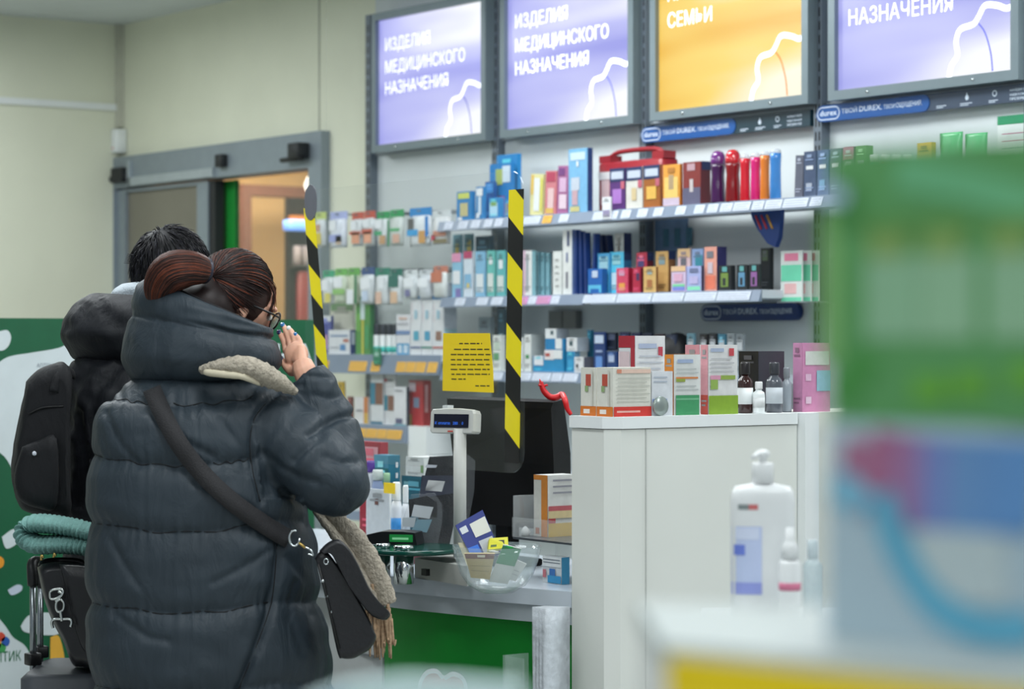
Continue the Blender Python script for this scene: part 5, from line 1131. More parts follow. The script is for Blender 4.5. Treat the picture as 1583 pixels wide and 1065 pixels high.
xbox('pink_edge_carton', 'tall white carton with a pink edge and a lime foot', 'carton', XA - .022, 1084, 1095, 1140, 533, (228, 228, 228), [(0, 0, 1, 1, (236, 160, 170)), (0, 0, 1, .28, (214, 70, 50))], [(0, 0, 1, .27, (140, 180, 40)), (.05, .5, .4, .56, (226, 150, 180)), (.4, .5, .9, .56, (150, 180, 70)), (.05, .36, .3, .5, (150, 185, 80)), (.68, .84, .85, .95, (220, 70, 80)), (.05, .9, .5, .95, (170, 185, 215))] + lines(.05, .85, [.62, .68, .74, .8], (190, 190, 195), .008))
xbox('pink_carton', 'pale carton with a pink top behind the pink edged one', 'carton', XA - .14, 1060, 1082, 1092, 533, (230, 214, 214), [(0, .82, 1, 1, (232, 150, 160))], topc=(236, 170, 178))
xbox('black_carton', 'tall black carton behind the small bottles', 'carton', XA - .12, 1142, 1172, 1212, 543, (22, 20, 24), side=(60, 64, 72))
p = on_x(1021, 640, XA - .012)
mb = MB(); mb.lathe([(.001, 0), (.024, 0), (.025, .002), (.025, .006), (.024, .008), (.001, .008)], mat((150, 160, 156), .3, .5), Matrix.Translation((p.x - .004, p.y, ZH + .0254)) @ Matrix.Rotation(PI / 2, 4, 'Y'), 20); o = mb.build('round_tin', None, (p.x, p.y, ZH)); tag(o, 'small round grey tin standing on edge before the cartons', 'tin')
def cyl_x(name, label, x, pcx, pw, top, body, cap, lab=None, group='bottles on the tall white cabinet'):
    y = on_x(pcx, 0, x).y
    parts = [('body', [(.94, 0), (1, .03), (1, .58), (.9, .66), (.5, .72), (.48, .76)], body, None), ('cap', [(.6, .765), (.62, .8), (.62, .97), (.55, 1)], cap, None)]
    if lab: parts.append(('label_band', [(1.012, .18), (1.012, .5)], lab, None))
    return klathe(name, label, 'bottle', y, ZH, pcx, pw, top, None, parts, group)
AMB = mat((50, 22, 20), .12, coat=.4)
cyl_x('brown_bottle', 'dark brown glass bottle with a white label, left one', XA - .05, 1152, 24, 560, AMB, mat((30, 26, 28), .3), WHITE2)
cyl_x('grey_bottle', 'smoky grey bottle with a white label right of the white one', XA - .05, 1197, 26, 560, mat((84, 88, 96), .15, coat=.4), mat((50, 52, 58), .3), mat((190, 196, 202)))
cyl_x('clear_bottle', 'pale clear bottle at the right end of the row', XA - .06, 1216, 16, 568, mat((150, 158, 166), .2, coat=.3), mat((130, 136, 142), .3))
cyl_x('white_bottle', 'small white bottle in front of the dark bottles', XA - .02, 1173, 19, 590, WHITE2, mat((225, 225, 225), .4), mat((214, 216, 216)))
y_ = on_x(1236, 0, XA - .05).y
kbox('pink_box', 'pink box with a white label and pale blue disc beyond the post', 'box', y3 + .004, ZH, 1226, 1240, 1283, 530, (226, 150, 196), [], [(.1, .68, .95, .88, (226, 226, 222)), (.5, .3, 1, .6, (150, 200, 220)), (.1, .45, .3, .55, (236, 190, 220)), (.1, .12, .3, .22, (236, 200, 224))], side=(222, 140, 188))
p = on_y(1047, 0, -.2)
mb = MB(); mb.lathe([(.055, ZLo), (.06, ZLo + .02), (.058, ZLo + .09), (.045, ZLo + .135), (.02, ZLo + .152), (.002, ZLo + .155)], mat((18, 18, 22), .5), Matrix.Translation((p.x, p.y, 0)), 20); o = mb.build('black_pouch', None, (p.x, p.y, ZLo)); tag(o, 'round black pouch on the lower shelf above the orange edged carton', 'pouch')

# ------------------------------------------------------------------ table with sanitiser bottles, near display
pt_ = lambda px, Z, z: (lambda d: Vector((d.x, d.y, z)))(pix(px, 500, Z))
ZTb = 1.005
tb = thing('side_table', pt_(1230, 4.2, 0), 'white table carrying the pump bottle, low in front of the tall cabinet', 'table')
T = [pt_(1075, 3.85, 0), pt_(1640, 3.85, 0), pt_(1600, 4.3, 0), pt_(1085, 4.3, 0)]
mb = MB(); mb.prism([(p.x, p.y) for p in T], (0, 0, ZTb - .03), (1, 0, 0), (0, 1, 0), (0, 0, .03), mat((186, 192, 192), .5, var=.03)); mb.build('tabletop', tb)
for p in T:
    c = sum(T, Vector()) / 4; q = p + (c - p) * .12
    mb = MB(); mb.box((q.x - .02, q.y - .02, 0), (q.x + .02, q.y + .02, ZTb - .03), WHITE); mb.build('leg', tb)
def flat_bottle(b, prof, sx, sy, m):
    """oval section bottle standing at b, wide side towards -FWD; prof = [(share, height)]"""
    rows = [[b + RIGHT * (sx * r * math.copysign(abs(math.cos(t)) ** .7, math.cos(t))) + FWD * (sy * r * math.copysign(abs(math.sin(t)) ** .7, math.sin(t))) + UP * h for t in [2 * PI * k / 24 for k in range(24)]] for r, h in prof]
    return MB().rows(rows, m, None, True, True)
Zq = 4.1; b0 = pt_(1179, Zq, ZTb); PX = Zq / FPX
hz_ = lambda py: CH - (py - HY) * PX - ZTb
pb = thing('pump_bottle', b0, 'large white pump bottle with a pale blue label on the side table', 'bottle')
WB = mat((232, 234, 234), .35, var=.02)
flat_bottle(b0, [(.95, 0), (1, .008), (1, hz_(775)), (.97, hz_(762)), (.85, hz_(752)), (.4, hz_(748)), (.3, hz_(746))], 50 * PX, 28 * PX, WB).build('body', pb)
MB().lathe([(17 * PX, hz_(747)), (17 * PX, hz_(718)), (15 * PX, hz_(715))], WB, Matrix.Translation(b0), 16).build('collar', pb)
mb = MB().lathe([(6 * PX, hz_(715)), (6 * PX, hz_(708)), (11 * PX, hz_(705)), (11 * PX, hz_(698)), (5 * PX, hz_(695))], WB, Matrix.Translation(b0), 16)
mb.tube([b0 + UP * hz_(702), b0 + UP * hz_(702) - FWD * .02 - RIGHT * .012, b0 + UP * hz_(706) - FWD * .035 - RIGHT * .02], 3.5 * PX, WB, 8); mb.build('pump_head', pb)
def lab_patch(b, x0, x1, py0, py1, sy, sx, c, k=1.0, name='label', par=None):
    mb = MB(); n = 6; vs = []
    for i in range(n + 1):
        xx = x0 + (x1 - x0) * i / n
        u = max(-.999, min(.999, xx / sx)); d = sy * (1 - abs(u) ** (2 / .7)) ** .35
        for py in (py0, py1): vs.append(b + RIGHT * (xx * PX) - FWD * (d * PX + .0006 * k) + UP * hz_(py))
    mb.add(vs, [(2 * i, 2 * i + 2, 2 * i + 3, 2 * i + 1) for i in range(n)], mat(c, .5, var=.04)); return mb.build(name, par)
lab_patch(b0, -49, -4, 812, 915, 28, 50, (196, 208, 240), 1, 'label', pb)
lab_patch(b0, -49, -4, 898, 916, 28, 50, (150, 160, 226), 2, 'label_band', pb)
lab_patch(b0, -46, -30, 840, 856, 28, 50, (110, 130, 216), 2, 'label_emblem', pb)
lab_patch(b0, -44, -8, 814, 832, 28, 50, (214, 222, 244), 2, 'label_oval', pb)
lab_patch(b0, -40, -24, 778, 786, 28, 50, (130, 140, 140), 1, 'brand_mark', pb)
lab_patch(b0, -24, -10, 778, 786, 28, 50, (206, 110, 110), 1, 'brand_mark', pb)
Zq2 = 3.98; PX2 = Zq2 / FPX; b1 = pt_(1221, Zq2, ZTb); hz2 = lambda py: CH - (py - HY) * PX2 - ZTb
sp = thing('mist_bottle', b1, 'small white mist bottle beside the pump bottle', 'bottle')
MB().lathe([(16 * PX2, 0), (17 * PX2, .006), (17 * PX2, hz2(872)), (14 * PX2, hz2(866))], WB, Matrix.Translation(b1), 18).build('body', sp)
MB().lathe([(13 * PX2, hz2(865)), (13 * PX2, hz2(845)), (10 * PX2, hz2(840)), (7 * PX2, hz2(834)), (6 * PX2, hz2(816))], WB, Matrix.Translation(b1), 16).build('spray_head', sp)
MB().lathe([(17.3 * PX2, hz2(912)), (17.3 * PX2, hz2(900))], mat((214, 120, 150)), Matrix.Translation(b1), 18).build('pink_band', sp)
b2 = pt_(1256, 4.05, ZTb)
cb = thing('clear_flask', b2, 'small pale translucent flask right of the mist bottle', 'bottle')
MB().lathe([(14 * PX2, 0), (15 * PX2, .006), (15 * PX2, hz2(880)), (8 * PX2, hz2(870))], clear((205, 222, 226), .5, .2), Matrix.Translation(b2), 16).build('body', cb)
MB().lathe([(8 * PX2, hz2(869)), (8 * PX2, hz2(842)), (6 * PX2, hz2(840))], clear((215, 228, 232), .7, .2), Matrix.Translation(b2), 16).build('cap', cb)

# near display: white topped stand with yellow front, blue and white carton and green carton
E0, E1 = pt_(1026, 1.165, 0), pt_(1700, 1.02, 0)
ZN = CH - .147
ed = (E1 - E0).normalized(); bk = Vector((-ed.y, ed.x, 0)); bk = bk if bk.dot(FWD) > 0 else -bk
near = thing('display_stand', (E0 + E1) / 2, 'white topped display stand with a yellow front, nearest at the lower right', 'stand')
FR_, FL_ = pt_(1760, 1.31, 0), pt_(985, 1.355, 0)
def slab(z0, z1, m, P=None):
    P = P or [E0, E1, FR_, FL_]
    return MB().prism([(p.x, p.y) for p in P], (0, 0, z0), (1, 0, 0), (0, 1, 0), (0, 0, z1 - z0), m)
slab(ZN - .012, ZN, mat((178, 186, 184), .5, var=.03)).build('top', near)
ctr = (E0 + E1 + FR_ + FL_) / 4
slab(.05, ZN - .012, mat((226, 226, 222), .5), [ctr + (p - ctr) * .985 for p in (E0, E1, FR_, FL_)]).build('body', near)
yf = [E0 + ed * .004, E1, E1 - bk * .002, E0 + ed * .004 - bk * .002]
slab(.3, ZN - .005, mat((236, 206, 6), .5, var=.03), yf).build('yellow_front', near)
def near_box(name, label, pl, pr, Z, z0, z1, dep, m, prints, dx=0.10):
    a = pt_(pl, Z, z0); b = pt_(pr, Z - dx, z0); d = (b - a).normalized(); n = Vector((-d.y, d.x, 0)); n = n if n.dot(FWD) > 0 else -n
    P = [a, b, b + n * dep, a + n * dep]
    mb = MB().prism([(p.x, p.y) for p in P], (0, 0, z0), (1, 0, 0), (0, 1, 0), (0, 0, z1 - z0), m)
    L = (b - a).length
    for i, (u0, v0, u1, v1, c) in enumerate(prints):
        k = .0004 + .0002 * i
        q = [a + d * (L * u) - n * k + UP * ((z1 - z0) * v) for u, v in ((u0, v0), (u1, v0), (u1, v1), (u0, v1))]
        mb.add(q, [(0, 1, 2, 3)], mat(c, .5, var=.05))
    o = mb.build(name, None, (a + b) / 2); tag(o, label, 'carton', 'cartons on the near display stand'); return o, a, d, n, L
Zn = 1.185
zz = lambda py, Z=Zn: CH - (py - HY) * Z / FPX
WBL = mat((166, 186, 196), .5, var=.04)
o, a, d, n, L = near_box('blue_white_carton', 'white and pale blue carton with a red to blue band on the near stand', 1278, 1690, Zn, ZN + .0005, zz(652), .10, WBL, [])
H_ = zz(652) - ZN
def arc(pts, wd, c, k):
    P = crom([a + d * (L * u) - n * k + UP * (H_ * v) for u, v in pts], 6); mbx.ribbon(P, wd, -n, mat(c, .5, var=.04))
mbx = MB()
for i, c in enumerate([(158, 104, 132), (156, 98, 130), (144, 108, 150), (110, 126, 180), (98, 138, 184), (92, 136, 186), (90, 138, 190)]):
    u = .06 + i * .105
    arc([(u, .80 - .02 * min(i, 3)), (u + .115, .79 - .02 * min(i + 1, 3))], .043 if i else .03, c, .0006 + .0001 * i)
arc([(.02, .70), (.10, .68), (.16, .62)], .016, (120, 176, 200), .0014)
arc([(.22, .68), (.27, .50), (.34, .34), (.44, .20), (.60, .12), (.8, .14)], .016, (88, 162, 190), .0015)
arc([(.36, .46), (.5, .40), (.7, .42)], .04, (176, 190, 192), .0008)
mbx.build('printed_band', o)
g, a, d, n, L = near_box('green_carton', 'large green carton standing on the blue and white one', 1284, 1650, Zn + .005, zz(652) + .0005, zz(232), .09, mat((84, 146, 84), .5, var=.05), [])
H_ = zz(232) - zz(652)
mbx = MB()
arc([(0.0, .22), (.0, .78)], .012, (120, 170, 100), .0005)
for u, c in ((.28, (132, 174, 138)), (.52, (136, 176, 140)), (.8, (134, 174, 138))):
    arc([(u, .30), (u, .60)], .032, c, .0006)
    arc([(u - .12, .70), (u + .10, .70)], .008, (88, 136, 60), .0008)
    arc([(u - .10, .635), (u + .06, .635)], .012, (124, 156, 88), .0009)
arc([(.06, .86), (.1, .70)], .02, (64, 128, 60), .0006); arc([(.06, .20), (.16, .12)], .03, (64, 136, 60), .0006)
for u, v in ((.45, .12), (.62, .14), (.85, .17)): arc([(u - .08, v), (u + .07, v + .005)], .012, (96, 160, 50), .001)
arc([(.3, .9), (.6, .84), (.95, .74)], .016, (100, 170, 120), .0007)
arc([(.02, .8), (.03, .86)], .014, (170, 190, 220), .001)
mbx.build('printed_pattern', g)
# near low card at the bottom edge
c0 = pt_(500, 1.27, 0); nz = CH - (1052 - HY) * 1.27 / FPX
lo = thing('low_display', pt_(640, 1.27, 0), 'pale display card with blue and yellow patches at the very bottom edge', 'display')
mb = MB(); P = [(0, .9), (.0, nz - .012), (.02, nz - .004), (.05, nz), (.08, nz - .001), (.115, nz - .004), (.12, nz - .02), (.12, .9)]
mb.prism([(u - .058, v) for u, v in P], pt_(640, 1.27, 0), RIGHT, UP, FWD * .02, mat((190, 214, 214), .5)); mb.build('card', lo)
b_ = pt_(640, 1.27, 0)
mb = MB(); mb.prism([(-.056, .9), (-.056, nz - .014), (-.035, nz - .006), (-.03, .9)], b_ - FWD * .001, RIGHT, UP, FWD * .001, mat((80, 130, 180), .5)); mb.prism([(.025, .9), (.025, nz - .012), (.055, nz - .016), (.055, .9)], b_ - FWD * .001, RIGHT, UP, FWD * .001, mat((226, 206, 130), .5)); mb.build('patches', lo)
mb = MB(); mb.prism([(-.06, 0), (-.06, .9), (.062, .9), (.062, 0)], b_, RIGHT, UP, FWD * .08, WHITE); mb.build('stand', lo)
# ------------------------------------------------------------------ people
from mathutils.bvhtree import BVHTree
def fuse(mb, voxel, smooth=4, fac=0.5):
    """union of closed shapes as one continuous surface: voxel remesh, then smoothing; returns verts, faces"""
    me = bpy.data.meshes.new('fuse'); me.from_pydata(mb.v, [], mb.f); me.update()
    bm = bmesh.new(); bm.from_mesh(me); bmesh.ops.recalc_face_normals(bm, faces=bm.faces); bm.to_mesh(me); bm.free()
    o = bpy.data.objects.new('fuse', me); COL.objects.link(o)
    r = o.modifiers.new('r', 'REMESH'); r.mode = 'VOXEL'; r.voxel_size = voxel
    if smooth:
        sm = o.modifiers.new('s', 'SMOOTH'); sm.factor = fac; sm.iterations = smooth
    dg = bpy.context.evaluated_depsgraph_get(); dg.update()
    m2 = bpy.data.meshes.new_from_object(o.evaluated_get(dg))
    bpy.data.objects.remove(o); bpy.data.meshes.remove(me)
    return m2
def project(p):
    d = p - CAMP; Z = d.dot(FWD)
    return CX + d.dot(RIGHT) / Z * FPX, HY - d.z / Z * FPX, Z
def finish(me, name, m, parent, smooth=True):
    me.name = name; me.materials.clear(); me.materials.append(m)
    me.polygons.foreach_set('use_smooth', [smooth] * len(me.polygons))
    o = bpy.data.objects.new(name, me); COL.objects.link(o); o.parent = parent
    o.matrix_parent_inverse = Matrix.Translation(parent.location).inverted()
    return o
def ring_rows(rings, Zc, n=28, e=2.3):
    """rings: (py, left px, right px, half depth m, depth offset m)"""
    rows = []
    for y, l, r, hd, v in rings:
        c = pix((l + r) / 2, y, Zc + v); a = (r - l) / 2 / FPX * (Zc + v)
        row = []
        for k in range(n):
            t = 2 * PI * k / n; ct, st = math.cos(t), math.sin(t)
            row.append(c + RIGHT * (a * math.copysign(abs(ct) ** (2 / e), ct)) + FWD * (hd * math.copysign(abs(st) ** (2 / e), st)))
        rows.append(row)
    return rows
def seg_dist(px, py, poly):
    best = 1e9
    for (ax, ay), (bx, by) in zip(poly[:-1], poly[1:]):
        dx, dy = bx - ax, by - ay; t = max(0, min(1, ((px - ax) * dx + (py - ay) * dy) / (dx * dx + dy * dy)))
        d = math.hypot(px - ax - t * dx, py - ay - t * dy); best = min(best, d)
    return best
def fabric(rgb, rough=0.42, sheen=0.0, wr=0.25, sc=26):
    """coat cloth: fine crumple and weave"""
    m = mat(rgb, rough, var=0.08, scale=5, spec=0.35)
    m = m.copy(); nt = m.node_tree; b = nt.nodes['Principled BSDF']
    tc = nt.nodes['Texture Coordinate']
    mp = nt.nodes.new('ShaderNodeMapping'); mp.inputs['Scale'].default_value = (1, 1, 0.45)
    nt.links.new(tc.outputs['Object'], mp.inputs[0])
    n1 = nt.nodes.new('ShaderNodeTexNoise'); n1.inputs['Scale'].default_value = sc; n1.inputs['Detail'].default_value = 5; n1.inputs['Distortion'].default_value = 1.2
    nt.links.new(mp.outputs[0], n1.inputs['Vector'])
    bp = nt.nodes.new('ShaderNodeBump'); bp.inputs['Strength'].default_value = wr; bp.inputs['Distance'].default_value = 0.012
    nt.links.new(n1.outputs['Fac'], bp.inputs['Height']); nt.links.new(bp.outputs[0], b.inputs['Normal'])
    b.inputs['Sheen Weight'].default_value = sheen
    return m
def nz(x, y, z=0.0): return noise.noise(Vector((x, y, z)))

# ================================================================== the woman in the grey puffer coat
ZW = 5.75
def wp(px, py, v=0.0): return pix(px, py, ZW + v)
base = wp(325, 700, 0.02); base.z = 0
woman = thing('person', base, 'person with brown tied up hair in a long dark grey puffer coat touching their glasses', 'person')
SKIN = mat((226, 172, 146), 0.5, var=0.05, scale=30)
SKIN = SKIN.copy(); SKIN.node_tree.nodes['Principled BSDF'].inputs['Subsurface Weight'].default_value = 0.08
FV = (RIGHT * 0.82 + FWD * 0.40 - UP * 0.42).normalized()       # where the face looks
HC = wp(361, 472, 0.03)
# body: skull, jaw, nose, ears, neck, torso, legs, right arm and hand fused into one surface
mb = MB(); X = SKIN
side = FV.cross(UP).normalized(); up2 = side.cross(FV).normalized()
HM = Matrix(((FV.x, side.x, up2.x, HC.x), (FV.y, side.y, up2.y, HC.y), (FV.z, side.z, up2.z, HC.z), (0, 0, 0, 1)))  # x forward, y her right, z up
mb.ell((0, 0, 0.015), (0.094, 0.075, 0.098), X, HM, 20, 14)
mb.ell((0.03, 0, -0.055), (0.062, 0.058, 0.062), X, HM, 18, 12)
mb.ell((0.078, 0, -0.088), (0.02, 0.02, 0.016), X, HM, 12, 8)
mb.tube([HM @ Vector((0.088, 0, 0.012)), HM @ Vector((0.102, 0, -0.018)), HM @ Vector((0.106, 0, -0.030)), HM @ Vector((0.094, 0, -0.038))], [0.008, 0.011, 0.013, 0.008], X, 8)
mb.ell((0.090, 0, -0.058), (0.010, 0.022, 0.006), X, HM, 12, 6); mb.ell((0.088, 0, -0.068), (0.010, 0.019, 0.006), X, HM, 12, 6)
for s in (-1, 1):
    mb.ell((0.0, s * 0.075, -0.012), (0.018, 0.008, 0.03), X, HM, 12, 8)
    mb.ell((0.075, s * 0.034, 0.028), (0.02, 0.022, 0.009), X, HM, 12, 8)
nk = wp(318, 590, 0.02)
mb.tube([HM @ Vector((-0.02, 0, -0.03)), HM @ Vector((-0.03, 0, -0.09)), nk], [0.058, 0.055, 0.07], X, 16)
mb.rows(ring_rows([(580, 262, 376, .06, .02), (620, 210, 420, .09, .01), (700, 215, 410, .11, 0), (820, 220, 400, .11, 0), (950, 215, 420, .12, .01), (1020, 225, 430, .12, .01)], ZW), X, None, True, True)
hipL, hipR = wp(285, 1000, 0.03), wp(365, 1000, -0.02)
def floor_pt(px, v, z): q = wp(px, 1000, v); q.z = z; return q
for hip, px, v in ((hipL, 285, .04), (hipR, 362, -.03)):
    mb.tube([hip, floor_pt(px, v, .47), floor_pt(px, v - .01, .1), floor_pt(px, v - .005, .05)], [.09, .062, .042, .045], X, 14)
    ft = floor_pt(px, v, .04); mb.tube([ft - FV * .05, ft + Vector((FV.x, FV.y, 0)) * .16 - UP * .015], [.036, .028], X, 12)
SH, EL, CU = wp(415, 650, -.03), wp(520, 746, -.15), wp(470, 571, -.035)
mb.tube([wp(330, 640, 0), SH, (SH + EL) / 2, EL], [.06, .055, .048, .042], X, 14)
WR = wp(467, 562, -.025)
mb.tube([EL, wp(511, 690, -.085), wp(499, 640, -.05), CU, WR], [.040, .040, .036, .028, .025], X, 14)
# palm and fingers: back of the hand towards the camera, tips at the spectacle frame
KN = {'index': wp(442, 541, .050), 'middle': wp(449, 534, .036), 'ring': wp(457, 532, .019), 'little': wp(465, 536, .002)}
TIP = {'index': wp(430.5, 512, .085), 'middle': wp(436, 500, .088), 'ring': wp(446, 506, .070), 'little': wp(456.5, 516, .040)}
for k_, p in KN.items():
    mb.tube([WR + (p - CU) * .05, (WR * .45 + p * .55), p], [.0155, .0135, .0105], X, 10)
mb.ell((0, 0, 0), (.030, .032, .013), X, Matrix.Translation((WR + KN['middle']) / 2) @ Matrix((tuple([*RIGHT, 0]), tuple([*UP, 0]), tuple([*(-FWD), 0]), (0, 0, 0, 1))).transposed(), 14, 8)
nails = []
for k_, p in KN.items():
    t = TIP[k_]; bend = -FWD * .006 + RIGHT * .004
    a1 = p + (t - p) * .42 + bend; a2 = p + (t - p) * .75 + bend * .7
    r0 = .0084 if k_ != 'little' else .0072
    mb.tube([p - (t - p) * .08, p, a1, a2, t], [r0 * 1.05, r0, r0 * .93, r0 * .85, r0 * .55], X, 10)
    nails.append((a2 + (t - a2) * .45, (t - a2).normalized(), r0, k_))
TB = [wp(462, 572, -.02), wp(451, 574, .0), wp(442, 566, .015), wp(433, 553, .03)]
mb.tube(TB, [.015, .013, .0105, .006], X, 10); nails.append((TB[2] + (TB[3] - TB[2]) * .72, (TB[3] - TB[2]).normalized(), .0095, 'thumb'))
body = finish(fuse(mb, 0.0028, 2), 'body', SKIN, woman)
NAVYN = mat((24, 40, 96), .15, coat=.6, var=.02); BLUN = mat((40, 110, 170), .15, coat=.6); WHN = mat((226, 230, 228), .15, coat=.6)
for p, d, r, k_ in nails:
    w_ = (-FWD - d * (-FWD).dot(d)).normalized(); s_ = d.cross(w_)
    NM = Matrix(((d.x, s_.x, w_.x, p.x), (d.y, s_.y, w_.y, p.y), (d.z, s_.z, w_.z, p.z), (0, 0, 0, 1)))
    m_ = {'thumb': NAVYN, 'index': NAVYN, 'middle': BLUN, 'ring': WHN, 'little': BLUN}[k_]
    o = MB().ell((0.002, 0, r * .62), (.0085, r * .72, .0028), m_, NM, 12, 6).build('nail', woman)
    o['label'] = {'thumb': 'dark navy thumb nail', 'index': 'navy index nail', 'middle': 'blue middle nail', 'ring': 'white ring finger nail', 'little': 'blue little nail'}[k_]
rp = KN['ring'] + (TIP['ring'] - KN['ring']) * .02 + RIGHT * .012 - UP * .012 - FWD * .008
MB().ell(rp, (.003, .003, .003), mat((240, 226, 180), .1, 1.0), None, 8, 6).build('finger_ring', woman)

# coat
COAT = fabric((43, 53, 61), 0.55, 0.0, 0.55, 18)
mb = MB()
mb.rows(ring_rows([(572, 240, 408, .10, .02), (592, 196, 440, .145, .01), (618, 165, 462, .18, 0), (650, 152, 470, .20, 0), (700, 146, 462, .215, 0), (760, 142, 468, .225, 0), (820, 141, 482, .23, 0),
                   (880, 140, 486, .235, .0), (950, 140, 496, .24, 0), (1020, 144, 508, .245, 0), (1100, 150, 520, .245, 0), (1180, 154, 524, .24, 0)], ZW), X, None, True, True)
mb.tube(crom([wp(372, 640, .0), wp(420, 655, -.06), wp(474, 706, -.12), wp(518, 746, -.15)], 4), [.10 - .014 * i / 12 for i in range(13)], X, 20)
mb.ell(wp(516, 743, -.145), (.085, .085, .085), X, None, 20, 12)
mb.tube(crom([wp(520, 743, -.12), wp(516, 692, -.075), wp(503, 640, -.045), wp(472, 578, -.035)], 4), [.078, .077, .076, .075, .073, .071, .069, .067, .065, .062, .059, .056, .052], X, 20)
mb.tube(crom([wp(225, 640, .02), wp(196, 700, .08), wp(205, 790, .16), wp(270, 830, .23)], 4), [.09 - .025 * i / 12 for i in range(13)], X, 18)
cm = fuse(mb, 0.006, 9)
seams = [608, 702, 805, 930, 1056, 1200]
arms = [(418, 655), (470, 700), (515, 738), (505, 655), (470, 575)]
armhole = [(436, 598), (405, 630), (391, 652), (386, 690), (392, 735), (402, 775)]
sideseam = [(428, 838), (424, 900), (416, 945), (392, 1010), (366, 1075), (350, 1150)]
elbowfold = [(478, 672), (500, 656), (522, 646), (552, 640)]
cuffseam = [(440, 590), (470, 580), (510, 584)]
creases = [[(168, 640), (190, 690), (215, 720)], [(300, 745), (340, 760), (392, 790)], [(420, 745), (440, 765), (470, 785)], [(405, 700), (430, 720), (462, 738), (490, 745)], [(500, 668), (480, 690), (455, 712)], [(330, 900), (370, 880), (415, 850)], [(170, 830), (200, 880), (215, 905)], [(505, 705), (530, 715), (556, 712)], [(440, 860), (470, 900), (480, 950)], [(455, 900), (448, 960), (462, 1010)], [(485, 610), (505, 615), (528, 612)], [(180, 950), (230, 985), (260, 990)], [(230, 640), (280, 680), (330, 705)], [(340, 650), (370, 690), (380, 730)]]
nrm = [v.normal.copy() for v in cm.vertices]
for v, n in zip(cm.vertices, nrm):
    px, py, Z = project(v.co)
    dv = Z - ZW
    darm = seg_dist(px, py, arms); isarm = (px > 470 and py < 812) or (px > 392 and py < 770 and py > 600 and dv < .02 and px - 392 > (py - 640) * .1)
    d = 0.0
    if not isarm:
        u = max(0, min(1, (px - 135) / 290)); off = 18 * math.sin(PI * u)
        yy = py - off
        k = 0
        while k < len(seams) - 2 and yy > seams[k + 1]: k += 1
        if yy >= seams[0]:
            t = (yy - seams[k]) / (seams[k + 1] - seams[k]); t = max(0, min(1, t))
            d += .017 * (1 - abs(2 * t - 1) ** 3.2) - .007
            near_ = min(yy - seams[k], seams[k + 1] - yy)
        else:
            near_ = seams[0] - yy; d += .012 * min(1, near_ / 30) - .008
        d += .0065 * math.exp(-near_ / 24) * nz(px * .11, Z * 9, 3.1) + .006 * nz(px * .018, py * .03, 7.7 + Z * 2)
        if dv < .05:
            ds = seg_dist(px, py, sideseam); d -= .016 * math.exp(-(ds / 7) ** 2)
    else:
        # sleeve: soft rings along the arm
        d += .006 * nz(px * .03, py * .03, 1.3) + .005 * nz(px * .05 + py * .02, py * .012, 5.0)
    if dv < .06:
        d -= .010 * math.exp(-(seg_dist(px, py, armhole) / 5) ** 2)
        d -= .012 * math.exp(-(seg_dist(px, py, elbowfold) / 6) ** 2)
        d -= .006 * math.exp(-(seg_dist(px, py, cuffseam) / 4) ** 2)
        for c in creases: d -= .006 * math.exp(-(seg_dist(px, py, c) / 6) ** 2)
    v.co += n * d
cm.update()
bvh_coat = BVHTree.FromPolygons([v.co.copy() for v in cm.vertices], [tuple(p.vertices) for p in cm.polygons])
coat = finish(cm, 'puffer_coat', COAT, woman)
# stitched quilting seams
STI = mat((16, 19, 23), .8)
def seam_line(pts, sub=6, r=.0016):
    P = [sit_c(p.x, p.y) for p in crom([(a, b, 0) for a, b in pts], sub)]
    P = [p for p in P if p is not None]
    for _ in range(2): P = [P[0]] + [(P[i - 1] + P[i] * 2 + P[i + 1]) / 4 for i in range(1, len(P) - 1)] + [P[-1]]
    return MB().tube(P, r, STI, 5)
def sit_c(px, py):
    d = ray(px, py).normalized(); h = bvh_coat.ray_cast(CAMP, d)
    return h[0] if h[0] and (h[0] - CAMP).dot(FWD) < ZW + .12 else None
for s0, xa_, xe_ in ((608, 172, 236), (608, 268, 392), (702, 146, 288), (702, 330, 384), (805, 142, 405), (930, 140, 414), (1056, 150, 372)):
    f = lambda x: s0 + 18 * math.sin(PI * max(0, min(1, (x - 135) / 290)))
    seam_line([(xa_ + (xe_ - xa_) * i / 8, f(xa_ + (xe_ - xa_) * i / 8) + (3 * math.sin(i * 2.3 + s0))) for i in range(9)]).build('stitched_seam', woman)
for pts in (armhole, sideseam): seam_line(pts).build('stitched_seam', woman)
# hood lying over the shoulders
def hood(rings, Zc, n=72, sub=5, seam_v=None, panel=None, amp=.004):
    keys = []
    for (cx, cy, a, b, tx, tz, cv) in rings: keys.append((cx, cy, a, b, tx, tz, cv))
    rows = []
    K = [Vector((k[0], k[1], k[2])) for k in keys]; K2 = [Vector((k[3], k[4], k[5])) for k in keys]; K3 = [Vector((k[6], 0, 0)) for k in keys]
    A, B_, C_ = crom(K, sub), crom(K2, sub), crom(K3, sub)
    for i in range(len(A)):
        row = []
        for k in range(n):
            t = 2 * PI * k / n; ct, st = math.cos(t), math.sin(t)
            px = A[i].x + A[i].z * ct; py = A[i].y + B_[i].y * ct + B_[i].z * st
            j = amp * nz(ct * 2.2 + i * .11, st * 2.2, i * .23) + amp * .6 * nz(ct * 7, st * 7, i * .3)
            p = pix(px, py, Zc + C_[i].x + B_[i].x * st)
            c = pix(A[i].x, A[i].y, Zc + C_[i].x)
            if panel:
                g = math.exp(-(seg_dist(px, py, panel) / 5) ** 2) if st < 0 else 0
                j -= .008 * g
            row.append(p + (p - c).normalized() * j)
        rows.append(row)
    return rows
